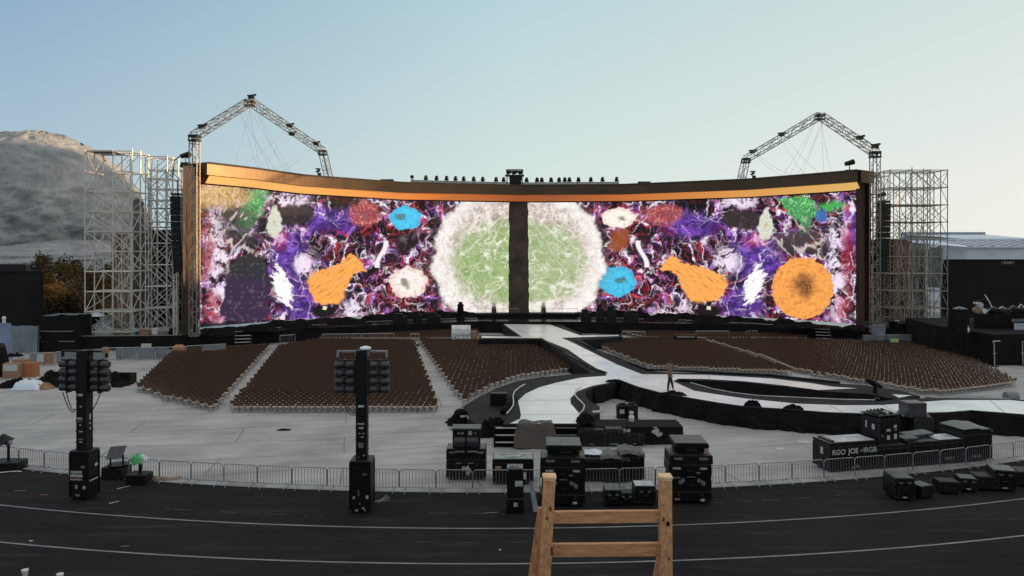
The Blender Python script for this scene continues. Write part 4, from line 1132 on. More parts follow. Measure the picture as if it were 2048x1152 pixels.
# central rig
q = roofpt(1029, .2); t = thing('canopy_rig', 'dark equipment tower standing on the middle of the canopy', 'rig', q)
g = MB()
for sx in (-.95, .95):
    for sy in (-.5, .5): g.tube((sx, sy, 0), (sx * .95, sy, 2.0), .06, 5)
g.box(0, 0, 1.28, 2.35, 1.3, .14); g.build('frame', TRUSSDARK, t)
g = MB(); g.box(.1, 0, .62, 1.35, .9, 1.2, taper=1.18); g.build('equipment_box', BLACKMETAL, t)
g = MB()
for z in (1.95, 1.7): g.path([(-1.0, -.6, z), (1.0, -.6, z), (1.0, .6, z), (-1.0, .6, z), (-1.0, -.6, z)], .06, 5)
for k in range(6): g.tube((-1 + k * .4, -.6, 1.3 + .4 * (k % 2)), (-.6 + k * .4, -.6, 1.95 if k % 2 == 0 else 1.4), .05, 4) if k < 5 else None
g.build('top_cage', TRUSSDARK, t)
for sx in (-.75, .0, .75):
    g = MB(); g.lathe([(.1, 0), (.26, .1), (.28, .4), (.1, .46)], (sx, 0, 1.45), 8); g.build('lamp_head', BLACKMETAL, t)
for px, lab in ((773, 'left'), (1289, 'right')):
    q = roofpt(px, .3); t = thing('cable_tray', f'low dark cable tray on the canopy, {lab} of the lamp rail', 'cable tray', q)
    g = MB(); g.box(0, 0, .22, 1.5, .5, .3, ch=.03); g.build('tray_box', TRUSSDARK, t)
    g = MB(); [g.box(sx, 0, .04, .1, .5, .09) for sx in (-.6, 0, .6)]; g.build('foot_blocks', TRUSSDARK, t)

# ================================================================== CLUTTER ON THE STAGE
def amp_stack(label, px, py, Y, wd, h, seed):
    q = far(px, py, Y); q.z = ZS
    t = thing('backline_rack', label, 'equipment rack', q); rnd = random.Random(seed)
    g = MB(); g.box(0, 0, h * .36, wd, .7, h * .7, ch=.04); g.build('rack_box', CASE_B, t)
    g = MB(); g.box(-wd * .12, -.05, h * .85, wd * .6, .55, h * .28, ch=.03); g.build('amplifier_head', CASE, t)
    g = MB(); g.box(0, -.36, h * .4, wd * .8, .03, h * .4); g.build('front_grille', BLACKMETAL, t)
for i, (px, h, wd, lab) in enumerate([(800, 1.1, 1.6, 'low black amplifier rack left of the crumpled stage clutter'), (835, 1.3, 1.0, 'black amplifier rack, second from the left of the backline'),
        (868, 1.0, 1.5, 'wide low amplifier rack beside the left end of the centre riser'), (1172, 1.3, 1.2, 'black amplifier rack at the right end of the centre riser'),
        (1200, 1.9, .9, 'tall narrow black rack right of the centre riser'), (1222, 1.7, 1.1, 'tall black rack, second one right of the centre riser'), (1262, 1.1, 1.6, 'wide low black rack farthest right in the backline')]):
    amp_stack(lab, px, 640, scr(px, 4.6).y, wd, h, i)
def draped_stand(label, px, Y, h, w_, top):
    q = far(px, 640, Y); q.z = 1.36
    t = thing('draped_stand', label, 'stand', q)
    g = MB(); ring = [(w_ * cos(2 * pi * k / 14), w_ * sin(2 * pi * k / 14)) for k in range(15)]
    rows = []
    for z, s in ((h, .75), (h * .7, .85), (h * .3, 1.0), (0, 1.15)):
        rows.append([(x * s * (1 + .12 * sin(k * 2.5)), y * s, z) for k, (x, y) in enumerate(ring)])
    g.grid(rows); g.build('cover', BLACKCLOTH if not top else TARPBROWN, t)
    g = MB(); g.lathe([(w_ * .8, h), (w_ * .95, h + .1), (w_ * .5, h + .35), (w_ * .6, h + .5)], n=9); g.build('stand_top', BLACKCLOTH if not top else RAILWHITE, t)
draped_stand('tall dark draped figure-like stand left of the centre riser', 921, scr(921, 3.4).y, 1.6, .45, False)
draped_stand('white-topped lectern-like stand on the left part of the centre riser', 988, scr(988, 1.6).y, 1.25, .34, True)
draped_stand('white-topped lectern-like stand on the right part of the centre riser', 1087, scr(1087, 1.6).y, 1.25, .34, True)
heaps = [(520, 655, .6, 4, 'low black cloth heap on the left of the stage'), (600, 650, .5, 3.5, 'low black cloth heap right of the stage steps'), (700, 646, .6, 4.5, 'black cloth heap below the orange shape on the left'),
         (1320, 640, .5, 4, 'low black cloth heap below the blue flower on the right'), (1420, 643, .7, 4, 'black cloth heap below the right orange shape'), (1590, 648, .7, 5, 'black cloth heap below the big orange disc'), (440, 660, .7, 3, 'black cloth heap at the foot of the left wing')]
for i, (px, py, h, wd, lab) in enumerate(heaps):
    q = far(px, 600, scr(px, 3.0).y); g = MB(); g.grid(crumple(0, 0, wd, 1.6, h, 60 + i))
    tag(g.build('cloth_heap', BLACKCLOTH, loc=(q.x, q.y, ZS + .003)), lab, 'cloth')
for i, (px, Y, wd, h, mt, lab) in enumerate([(312, 73.5, .55, .5, RAILWHITE, 'small white box on the left end of the stage'), (290, 73.2, .9, .45, KRAFT, 'brown cardboard box beside the small white box on the left stage'),
        (328, 73.0, .9, .3, TAPE, 'flat grey case beside the small white box on the left stage'), (346, 73.4, .5, .55, CASE, 'small black case nearest the loudspeaker column on the left stage'),
        (1784, 78, .9, .8, CASE, 'black case at the foot of the right scaffold'), (1806, 77.5, .8, .6, CASE_B, 'second black case at the foot of the right scaffold'), (1829, 78, .9, .9, CASE, 'taller black case at the foot of the right scaffold'), (1757, 73, 1.1, .9, GREYSHEET, 'grey wrapped bundle at the foot of the right truss mast'), (1878, 77, 1.6, .8, KRAFT, 'brown wooden crate at the right edge of the stage')]):
    q = far(px, 660, Y); t = thing('stage_box', lab, 'box', (q.x, Y, ZS))
    g = MB(); g.box(0, 0, h * .45, wd, .6, h * .9, ch=.04, rz=.2 * (i % 3 - 1)); g.build('box_body', mt, t)
    g = MB(); g.box(0, 0, h * .95, wd * 1.04, .64, h * .1, rz=.2 * (i % 3 - 1)); g.build('lid', mt, t)
q = at(352, 668, ZS); t = thing('wing_stand', 'silver equipment mast standing in front of the left loudspeaker column', 'mast', q)
g = MB(); box_truss(g, (0, 0, 0), (0, 0, far(352, 548, q.y).z - ZS), .3, .06, .5); g.build('mast', SCAF, t)
g = MB(); [g.box(.25 * s, 0, far(352, 552, q.y).z - ZS - .3 * k, .3, .3, .25) for k in range(5) for s in (-1, 1)]; g.build('lamp_cluster', GREYWRAP, t)
# ================================================================== CHAIRS
KC = .68
def chair_parts():
    s = MB(); s.box(0, .02, .45, .42, .42, .045, ch=.02); s.box(0, -.185, .44, .40, .03, .05)
    bk = MB()
    # slightly curved back panel leaning away from the stage
    rows = []
    for k in range(4):
        z = .58 + .30 * k / 3
        rows.append([(x, -.20 - .05 * k / 3 - .018 * (1 - (x / .2) ** 2), z) for x in (-.21, -.11, 0, .11, .21)])
    bk.grid(rows); rows2 = [[(x, y + .03, z) for x, y, z in r] for r in rows]; bk.grid(rows2)
    bk.grid([rows[-1], rows2[-1]]); bk.grid([rows[0], rows2[0]]); bk.grid([[r[0] for r in rows], [r[0] for r in rows2]]); bk.grid([[r[-1] for r in rows], [r[-1] for r in rows2]])
    fr_ = MB()
    for sx in (-.215, .215):
        fr_.tube((sx, .22, 0), (sx, -.19, .56), .014, 4); fr_.tube((sx, -.19, .56), (sx, -.255, .90), .014, 4); fr_.tube((sx, -.24, 0), (sx, .12, .44), .014, 4)
    fr_.tube((-.215, -.22, .04), (.215, -.22, .04), .010, 4); fr_.tube((-.215, .12, .44), (.215, .12, .44), .010, 4); fr_.tube((-.215, -.19, .46), (.215, -.19, .46), .011, 4)
    for q_ in (s, bk, fr_): q_.v = [(x * KC, y * KC, z * KC) for x, y, z in q_.v]
    return s, bk, fr_
blocks = [
    ('left', [(424, 826), (404, 818), (330, 803), (276, 783), (352, 706), (537, 699), (430, 824)], (0, 0, 0), False),
    ('second', [(461, 827), (560, 700), (640, 686), (826, 689), (877, 826)], (0, 0, 0), False),
    ('third', [(928, 812), (838, 686), (1050, 688), (1152, 744), (1087, 752), (1034, 761), (990, 776), (956, 793)], (0, 0, 0), False),
    ('fourth', [(1166, 685), (1252, 721), (1300, 740), (1360, 743), (1545, 750), (1590, 752), (1392, 684)], (0, 0, 0), False),
    ('right', [(1408, 684), (1520, 718), (1612, 754), (1690, 767), (1740, 772), (1800, 782), (1852, 793), (1945, 786), (2028, 772), (1935, 722), (1868, 701), (1796, 689)], (13.0, .0130, 0), True)]
strips = [('rear', [(640, 683), (640, 671), (830, 668), (955, 664), (955, 682)], (0, 0, 0), False), ('rear right', [(1290, 681), (1240, 668), (1480, 668), (1620, 682)], (0, 0, 0), False)]
def inpoly(x, y, poly):
    ins = False
    n = len(poly)
    for i in range(n):
        (x0, y0), (x1, y1) = poly[i], poly[(i + 1) % n]
        if (y0 > y) != (y1 > y) and x < (x1 - x0) * (y - y0) / (y1 - y0) + x0: ins = not ins
    return ins
cr = random.Random(3)
seats = []
for name, poly, (xb, kb, _), curved in blocks + strips:
    W = [tuple(at(a, b_, 0))[:2] for a, b_ in poly]
    xs = [p[0] for p in W]; ys = [p[1] for p in W]
    y = min(ys) - 8
    ri = 0
    while y < max(ys) + 1:
        x = min(xs) + .27 + (.0 if ri % 2 else .0)
        while x < max(xs):
            yy = y + (kb * max(0, x - xb) ** 2 if curved else 0)
            rot = atan2(2 * kb * max(0, x - xb), 1) if curved else 0
            if inpoly(x, yy, W) and not (curved and abs((x - 19.5) - (yy - 62) * -.55) < .3):
                seats.append((yy, x + cr.uniform(-.02, .02), yy + cr.uniform(-.03, .03), rot + cr.gauss(0, .05), name))
            x += .375
        y += .60; ri += 1
seats.sort()
NCH = 300
s_, b_, f_ = chair_parts()
kids = None; protos = {}
LAB = {'left': 'brown-backed folding chair near the front of the leftmost seating block', 'second': 'brown-backed folding chair near the front of the second seating block, behind the middle light tower',
       'third': 'brown-backed folding chair near the front of the seating block beside the curved shelf', 'fourth': 'brown-backed folding chair in the block right of the straight catwalk',
       'right': 'grey-seated folding chair in the bent front rows at the far right'}
for k, (_, x, y, rz, name) in enumerate(seats[:NCH]):
    grey = name == 'right' and x > 22
    lab = LAB[name] if name != 'right' or grey else 'brown-backed folding chair in the front rows behind the black pit, right block'
    key = grey
    if key not in protos:
        t = thing('folding_chair', lab, 'chair', (x, y, 0), rz, 'folding chairs in rows facing the stage')
        ks = [s_.build('seat', GREYSEAT if grey else GLINTSEAT, t), b_.build('backrest', BROWNBACK if not grey else TRUSSDARK, t), f_.build('leg_frame', CHAIRLEG if not grey else TRUSSDARK, t)]
        protos[key] = (t, ks)
    else:
        copy_tree(protos[key][0], protos[key][1], (x, y, 0), rz, lab)
# the rest of the seating, farther back, as one mass
def mass(name, lst, label):
    allv, allf, alli = [], [], []
    off = 0
    for mi, mbx in enumerate((s_, b_, f_)):
        V = np.array(mbx.v); 
        Fq = [f for f in mbx.f if len(f) == 4]; Ft = [f for f in mbx.f if len(f) != 4]
        base = np.array(Fq)
        for (_, x, y, rz, nm) in lst:
            c, s = cos(rz), sin(rz)
            P = np.empty_like(V); P[:, 0] = V[:, 0] * c - V[:, 1] * s + x; P[:, 1] = V[:, 0] * s + V[:, 1] * c + y; P[:, 2] = V[:, 2]
            allv.append(P); allf.append(base + off); alli.append(np.full(len(base), mi)); off += len(V)
            if mi == 0:
                top = [f for f in Ft]
                for f in top:
                    if len(f) == 8:
                        f = [i + off - len(V) for i in f]
                        allf.append(np.array([[f[0], f[1], f[2], f[3]], [f[0], f[3], f[4], f[7]], [f[7], f[4], f[5], f[6]]])); alli.append(np.full(3, mi))
    V = np.concatenate(allv); Q = np.concatenate(allf); I = np.concatenate(alli)
    me = bpy.data.meshes.new(name)
    me.vertices.add(len(V)); me.vertices.foreach_set('co', V.ravel())
    me.loops.add(len(Q) * 4); me.loops.foreach_set('vertex_index', Q.ravel().astype(np.int32))
    me.polygons.add(len(Q)); me.polygons.foreach_set('loop_start', (np.arange(len(Q)) * 4).astype(np.int32)); me.polygons.foreach_set('loop_total', np.full(len(Q), 4, np.int32))
    for mt in (GLINTSEAT, BROWNBACK, CHAIRLEG): me.materials.append(mt)
    me.polygons.foreach_set('material_index', I.astype(np.int32))
    me.update(calc_edges=True)
    o = bpy.data.objects.new(name, me); COL.objects.link(o)
    tag(o, label, 'chairs', None, 'stuff')
mass('seating_rows', seats[NCH:], 'rows of brown folding chairs filling the floor in front of the stage')
print('CHAIRS', len(seats), seats[NCH][0])

# ================================================================== CROWD BARRIERS along the border
def barrier_parts(wd, h=.84):
    f = MB(); hw = wd / 2 - .02; r = .018
    z0, z1 = .13, h; c = .08
    f.path([(-hw, 0, z0), (-hw, 0, z1 - c), (-hw + c, 0, z1), (hw - c, 0, z1), (hw, 0, z1 - c), (hw, 0, z0), (-hw, 0, z0)], r, 6)
    n = int(wd / .125)
    for i in range(1, n): f.tube((-hw + 2 * hw * i / n, 0, z0), (-hw + 2 * hw * i / n, 0, z1), .010, 4, cap=False)
    return f
def foot_mb(sx):
    g = MB(); g.path([(sx, 0, .18), (sx, -.08, .10), (sx + .05, -.42, .012)], .016, 5); g.path([(sx, 0, .18), (sx, .08, .10), (sx - .03, .30, .012)], .017, 5); return g
WB = 1.46
R_ = RT
da = WB / R_
n0, n1_ = -17, 18
skip = []
pf = barrier_parts(WB); pk = None
near = {-17: 'beside the shaded lamp at the frame edge', -16: 'second from the left edge of the photo', -15: 'third from the left edge of the photo', -14: 'left of the sticker-covered light tower base', -13: 'behind the sticker-covered light tower base',
        -12: 'behind the small well-shaped light cover', -11: 'behind the green and white cloth', -10: 'just right of the green cloth beside loose cables'}
cnt = 0
for k in range(n0, n1_):
    a = (k + .12) * da
    p = Vector((RC.x + R_ * sin(a), RC.y - R_ * cos(a), 0.013))
    px = 1024 + p.x / p.y * F
    if px < -40 or px > 2090: continue
    if 1318 < px < 1410: pass
    cnt += 1
    lab = near.get(k)
    if lab: lab = 'steel crowd barrier panel ' + lab
    elif px < 690: lab = f'steel crowd barrier panel, number {k + 10} counted rightward from the loose cables'
    elif px < 760: lab = 'steel crowd barrier panel behind the plain brown-black light tower base'
    elif px < 880: lab = f'steel crowd barrier panel, {"first" if px < 820 else "second"} right of the plain light tower base'
    elif px < 985: lab = f'steel crowd barrier panel in front of the double-drum case, {"left" if px < 930 else "right"} half'
    elif px < 1080: lab = f'steel crowd barrier panel in front of the low shiny-lidded case, {"left" if px < 1030 else "right"} end'
    elif px < 1310: lab = f'steel crowd barrier panel in front of the tarpaulin-covered cases, {ordn[min(9, int((px - 1080) / 68))]} from the left'
    elif px < 1440: lab = f'steel crowd barrier panel behind the right case stack, {"left" if px < 1370 else "right"} one'
    elif px < 1640: lab = f'crowd barrier panel between the right stack and lettered case, {ordn[min(9, int((px - 1440) / 66))]} from left'
    elif px < 1990: lab = f'steel crowd barrier panel in front of the lettered case row, {ordn[min(9, int((px - 1640) / 60))]} from left'
    else: lab = f'steel crowd barrier panel at the right edge of the photo, {"inner" if px < 2035 else "outer"} one'
    rz = a + .012 * sin(k * 7.3)
    if pk is None:
        t = thing('crowd_barrier', lab, 'barrier', p, rz, 'crowd barriers along the track edge')
        pk = (t, [pf.build('frame', BARSTEEL, t), foot_mb(-WB * .34).build('foot', BARSTEEL, t), foot_mb(WB * .34).build('foot', BARSTEEL, t)])
    else:
        copy_tree(pk[0], pk[1], p, rz, lab)

# ================================================================== LIGHT TOWERS on the track
def light_tower(label, px, py, rz, bw_, bd, bh, mastw, ptop, stickers, beacon, lit):
    q = at(px, py, 0); Y = q.y + bd / 2
    t = thing('light_tower', label, 'light tower', (q.x, Y, 0.004), rz)
    H = far(px, ptop, Y).z
    g = MB(); g.box(0, 0, .12 + (bh - .12) / 2, bw_, bd, bh - .12, ch=.03)
    bx = g.build('base_cabinet', CASE_B, t)
    g = MB(); g.box(0, 0, bh + .05, bw_ * 1.05, bd * 1.05, .1, ch=.02); g.box(-bw_ * .52, 0, bh * .62, .08, bd * .5, .35); g.build('base_lid', BLACKMETAL, t)
    g = MB()
    for sx in (-1, 1):
        for sy in (-1, 1): g.box(sx * (bw_ / 2), sy * (bd / 2), .12 + (bh - .12) / 2, .05, .05, bh - .13)
    for z in (.16, bh * .5, bh - .04):
        g.box(0, -bd / 2, z, bw_, .03, .04); g.box(bw_ / 2, 0, z, .03, bd, .04)
    g.build('edge_trim', BLACKMETAL, t)
    for sx in (-.36, .36):
        for sy in (-.36, .36):
            g = MB(); g.lathe([(.06, -.03), (.075, 0), (.06, .03)], (sx * bw_, sy * bd, .075), 10, 'x'); g.box(sx * bw_, sy * bd, .12, .1, .08, .05); g.build('caster', WHEEL, t)
    g = MB(); g.box(0, 0, (bh + .1 + H) / 2, mastw, mastw, H - bh - .1, ch=.02)
    for k in range(9): g.box(0, 0, bh + .4 + k * (H - bh) / 9.4, mastw * 1.06, mastw * 1.06, .03)
    mast_o = g.build('mast', CASE_B, t)
    g = MB(); g.box(0, 0, H - .05, 1.86, .08, .07); g.box(0, 0, H - .13, .5, .16, .16)
    for sx in (-.9, .9): g.box(sx, 0, H - .16, .07, .1, .24)
    g.build('cross_bar', STEEL if not lit else BLACKMETAL, t)
    mat = pmat('lamp_shell_' + ('a' if lit else 'b'), S(74, 72, 72), .35, metal=.3, var=.5, scale=6)
    for s in (-1, 1):
        for k in range(4):
            z = H - .55 - k * .30
            g = MB(); cx = s * (mastw / 2 + .44)
            g.lathe([(.10, -.36), (.145, -.33), (.145, -.1), (.125, -.08), (.125, .06), (.148, .08), (.148, .32), (.12, .36)], (cx, 0, z), 12, 'x')
            ob = g.build('lamp_can', mat, t, smooth=False)
            g = MB(); g.lathe([(.06, 0), (.09, .03), (.09, .10), (.05, .12)], (cx, .12, z), 8, 'y'); g.box(cx, .15, z, .16, .06, .12)
            g.build('lamp_back', BLACKMETAL, ob)
        g = MB(); g.box(s * (mastw / 2 + .44), .0, H - 1.0, .04, .31, 1.30); g.box(s * (mastw / 2 + .07), 0, H - 1.0, .04, .2, 1.3)
        g.box(s * (mastw / 2 + .44), 0, H - .38, .6, .06, .03)
        g.build('lamp_frame', BLACKMETAL, t)
    for s, x1, dz in ([(-1, .75, 1.9), (-1, .6, 1.8)] + ([(1, .8, 1.9)] if lit else [])):
        g = MB(); P = []
        for k in range(15):
            u = k / 14; P.append((s * (x1 * (1 - u) + mastw / 2 * u), -mastw / 2 - .03 * u, H - 1.6 - .75 * sin(u * pi * .62) * (1 if x1 > .7 else .9)))
        g.path(P, .018, 5); g.build('cable', BLACKMETAL, t, smooth=True)
    for (x, z, w_, h_, mt) in stickers:
        g = MB(); g.box(x, -bd / 2 - .026 if z < bh else -mastw / 2 - .012, z, w_, .006, h_); g.build('sticker', mt, bx if z < bh else mast_o)
    if lit:
        for (y, z, w_, h_) in ((.1, bh * .72, .16, .12), (-.05, bh * .42, .5, .05)):
            g = MB(); g.box(bw_ / 2 + .026, y, z, .006, w_, h_); g.build('sticker', STICK, t)
        for (z, h_) in ((bh + 1.35, .22), (bh + 1.1, .06), (bh + .9, .05)):
            g = MB(); g.box(mastw / 2 + .012, 0, z, .006, .08, h_); g.build('sticker', STICK, t)
    if beacon:
        g = MB(); g.lathe([(.16, 0), (.22, .03), (.20, .10), (.08, .14)], (.12, 0, H), 12); g.build('white_cap', pmat('white_plastic_cap', S(225, 228, 232), .3), t, smooth=True)
    else:
        g = MB(); g.box(.85, 0, H + .0, .22, .2, .22, ch=.03); g.build('wooden_block', KRAFT, t)
ST1 = [(-.1, 1.08, .46, .09, PRINT), (-.1, .94, .5, .11, STICK), (-.1, .80, .5, .06, STICKTAN), (.16, 1.28, .16, .08, TAPE), (-.1, .52, .10, .14, STICKTAN), (.22, .50, .11, .11, STICK), (-.05, .2, .2, .08, TAPE),
       (-.02, 2.85, .06, .06, STICK), (0, 2.3, .20, .05, TAPE), (.0, 2.2, .12, .04, STICK), (-.04, 3.1, .22, .07, PRINT), (-.05, 3.0, .2, .04, TAPE), (0, 3.55, .09, .07, STICKTAN), (-.02, 4.0, .2, .09, PRINT), (.0, 2.6, .16, .05, PRINT)]
light_tower('black light tower with stickered base cabinet, left of the two on the track', 160, 1001, -.10, .76, .62, 1.78, .42, 700, ST1, False, True)
ST2 = [(.17, 1.42, .16, .05, TAPE), (-.22, .58, .07, .09, STICK), (.26, .60, .09, .12, STICK), (-.05, .75, .04, .22, TAPE), (0, .35, .06, .06, TAPE), (-.12, .12, .12, .07, STICKTAN), (.12, .2, .08, .06, STICK), (.18, .12, .07, .07, KRAFT),
       (.0, 3.84, .22, .08, STICK), (0, 3.2, .24, .05, PRINT), (0, 3.05, .16, .07, PRINT), (-.06, 2.85, .07, .03, STICK), (.08, 2.85, .07, .03, STICK), (.04, 2.72, .1, .03, STICK), (0, 2.42, .18, .18, TAPE), (.1, 2.05, .05, .05, STICK), (-.08, 1.98, .06, .04, TAPE)]
light_tower('plain brown-black light tower with white cap, nearer the middle of the track', 720, 1027, 0.0, .74, .8, 1.80, .40, 700, ST2, True, False)
# ================================================================== FLIGHT CASES
def case(label, loc, w_, d, h, rz=0.0, lid=.22, top=None, wheels=True, name='flight_case', cat='flight case', stickers=(), side=(), handle=True, body=None, overhang=.012, latches=True, marks=None, group=None):
    """loc is the middle of the front bottom edge; the case reaches back by d."""
    loc = Vector(loc)
    t = thing(name, label, cat, loc, rz, group)
    wz = .11 if wheels else 0
    hb = h - wz; hl = hb * lid
    bm_ = body or CASE
    g = MB(); g.box(0, d / 2, wz + (hb - hl) / 2, w_, d, hb - hl, ch=.02); body_o = g.build('body', bm_, t)
    g = MB(); g.box(0, d / 2, h - hl / 2 + .006, w_ + overhang, d + overhang, hl - .012, ch=.025)
    g.mat = 1; g.box(0, d / 2, h + .004, w_ - .07, d - .07, .006)
    lid_o = g.build('lid', [bm_, top or LIDTOP], t)
    g = MB(); e = .028
    for sx in (-1, 1):
        g.box(sx * (w_ / 2), 0, wz + (hb - hl) / 2, e, e, hb - hl - .01); g.box(sx * (w_ / 2), d, wz + (hb - hl) / 2, e, e, hb - hl - .01)
        g.box(sx * (w_ / 2 + .003), d / 2, h - hl - .004, e * .6, d - e, .035)
    g.box(0, -.003, h - hl - .004, w_ - e, e * .6, .035); g.box(0, -.003, wz + .02, w_ - e, e * .6, .035)
    for sx in (-1, 1):
        for (yy) in (0, d): g.box(sx * (w_ / 2 - .03), yy, h - .045, .075, .04, .075)
    g.build('edge_trim', TRIM if h > .7 and w_ > .7 else BLACKMETAL, t)
    if h > .45 and w_ > .55:
        g = MB()
        for sx in (-1, 1):
            g.box(sx * w_ * .25, -.004, wz + (hb - hl) * .5, .018, .010, (hb - hl) * .8)
            for zz in (wz + .05, h - hl - .05): g.box(sx * (w_ / 2 - .02), -.012, zz, .08, .014, .06)
        for k in range(5): g.box((-.4 + .2 * k) * w_, -.010, wz + .02, .014, .006, .014)
        g.build('front_hardware', TRIM, body_o)
    if wheels:
        for sx in (-.4, .4):
            for yy in (.14 * d, .86 * d):
                g = MB(); g.lathe([(.045, -.02), (.055, 0), (.045, .02)], (sx * w_, yy, .056), 9, 'x'); g.box(sx * w_, yy, .105, .09, .07, .03); g.build('caster', WHEEL, t)
    if handle:
        g = MB()
        z = wz + (hb - hl) * .55
        g.box(0, -.012, z, .26, .014, .14)
        g.path([(-.09, -.02, z + .03), (-.09, -.055, z), (.09, -.055, z), (.09, -.02, z + .03)], .012, 4); g.build('handle', BLACKMETAL, body_o)
    if latches:
        for sx in (-.28, .28):
            g = MB(); g.box(sx * w_, -.014, h - hl - .01, .09, .02, .11); g.build('latch', TRIM, lid_o)
    for (x, z, sw, sh, mt) in stickers:
        g = MB(); g.box(x, -.022, z, sw, .006, sh, rz=0); g.build('sticker', mt, body_o)
    for (y, z, sw, sh, mt) in side:
        g = MB(); g.box(-w_ / 2 - .022, y, z, .006, sw, sh); g.build('sticker', mt, body_o)
    return t
def star(parent, x, y, z, r, seed):
    g = MB(); rnd = random.Random(seed)
    pts = [(x + cos(k * pi / 9) * r * (1 if k % 2 else .35) * rnd.uniform(.6, 1.1), y + sin(k * pi / 9) * r * .9 * (1 if k % 2 else .35) * rnd.uniform(.6, 1.1)) for k in range(18)]
    g.prism(pts, z, z + .003); return g.build('scuff_mark', TAPE, parent)
def blot(parent, x, z, w_, h_, seed, y=-.02, mat=None):
    """A ragged emblem-like patch of worn white paint on a front face."""
    g = MB(); rnd = random.Random(seed)
    for k in range(7):
        cx = x + rnd.uniform(-.35, .35) * w_; cz = z + rnd.uniform(-.3, .3) * h_
        n = 9
        vs = [(cx + cos(2 * pi * i / n) * w_ * .22 * rnd.uniform(.4, 1.2), y - .001 * k, cz + sin(2 * pi * i / n) * h_ * .26 * rnd.uniform(.4, 1.2)) for i in range(n)]
        g.add(vs, [tuple(range(n))])
    return g.build('painted_emblem', mat or PRINT, parent)

# --- stack 1: double-drum case on a trunk, behind the barrier
P = at(932, 961, 0); 
case('wide black trunk with worn white emblem, bottom of the double-drum stack behind the barrier', P, 1.62, 1.0, .86, 0, .2, stickers=[(-.3, .72, .2, .05, TAPE), (.2, .72, .24, .05, TAPE)])
blot(bpy.data.objects['flight_case'], .0, .42, .42, .42, 5, -.026)
t = case('black open trunk lid with side wings, middle of the double-drum stack', P + Vector((0, .03, .875)), 1.62, .95, .42, 0, .3, wheels=False, stickers=[(-.6, .28, .22, .07, TAPE), (.6, .28, .24, .09, TAPE)], handle=False)
t = thing('drum_case', 'black case with two big dark drums and white stencil letters, topmost of its stack', 'flight case', P + Vector((0, .02, 1.305)))
g = MB(); g.box(0, .45, .38, 1.14, .66, .76, ch=.03); g.build('body', CASE, t)
g = MB(); g.box(0, .42, .80, 1.22, .80, .08, ch=.02); g.build('lid', LIDTOP, t)
for sx in (-.26, .26):
    g = MB(); g.lathe([(.20, -.24), (.23, -.22), (.23, .22), (.20, .24)], (sx, .10, .26), 18, 'x'); d_ = g.build('drum', pmat('drum_shell_%d' % (sx > 0), S(46, 47, 50), .35, var=.2), t, smooth=False)
    g = MB(); g.box(sx, -.04, -.10, .4, .1, .05); g.build('drum_foot', TAPE, t)
text_part('PLUII', .13, PRINT, t, (-.38, .108, .58)); g = MB(); g.box(.16, .112, .63, .17, .006, .17); g.build('sticker', STICK, t); text_part('Z', .13, PRINT, t, (.34, .108, .58))

# --- low shiny-lidded case
P = at(1026, 970, 0)
t = case('low wide black case with shiny silver-grey lid and bright tools on it, behind the barrier', P, 1.66, .95, 1.05, 0, .16, top=pmat('silver_lid', S(120, 122, 126), .22, metal=.5, col2=S(170, 172, 176), scale=3), stickers=[(-.6, .72, .24, .10, STICKTAN), (-.2, .7, .06, .2, TAPE)])
g = MB()
for k in range(7): g.tube((random.uniform(-.6, .7), random.uniform(.15, .8), 1.08), (random.uniform(-.6, .7), random.uniform(.15, .8), 1.08), .02, 5)
tag(g.build('tool_bars', RAILWHITE, loc=P), 'few bright metal rods lying on the low shiny case lid', 'rods')
# --- upright unit in front of barrier
P = at(1030, 1027, 0); t = thing('motor_tower_base', 'tall narrow black motor cabinet with white stickers standing before the barrier', 'cabinet', P)
g = MB(); g.box(0, .3, .28, .64, .62, .5, ch=.02); g.build('foot_box', CASE, t)
g = MB(); g.box(.02, .3, 1.06, .52, .5, 1.06, ch=.02); g.box(-.26, .3, 1.0, .06, .3, .9); g.box(.29, .3, 1.0, .05, .3, .9); g.build('cabinet_body', CASE_B, t)
g = MB(); g.box(0, .3, 1.61, .58, .54, .05); [g.tube((-.2 + .1 * k, .1, 1.64 + .03 * sin(k * 2)), (-.1 + .1 * k, .25, 1.67 + .03 * cos(k * 3)), .03, 5) for k in range(4)]; g.build('cable_top', TAPE, t)
for (x, z, w_, h_) in ((.14, 1.07, .28, .2), (.02, .32, .14, .14), (.36, 1.35, .1, .24)):
    g = MB(); g.box(x, .044 if z > .6 else -.016, z, w_, .006, h_); g.build('sticker', STICK, t)
g = MB(); g.path([(-.3 + .1 * sin(k * 1.7) - .02 * k, -.1 - .12 * abs(sin(k * .6)), .02 + (.5 - .1 * k if k < 5 else 0)) for k in range(14)], .014, 5); g.build('cable', BLACKMETAL, t)
for sx in (-.24, .24):
    g = MB(); g.lathe([(.05, -.02), (.06, 0), (.05, .02)], (sx, .06, .06), 9, 'x'); g.build('caster', WHEEL, t)

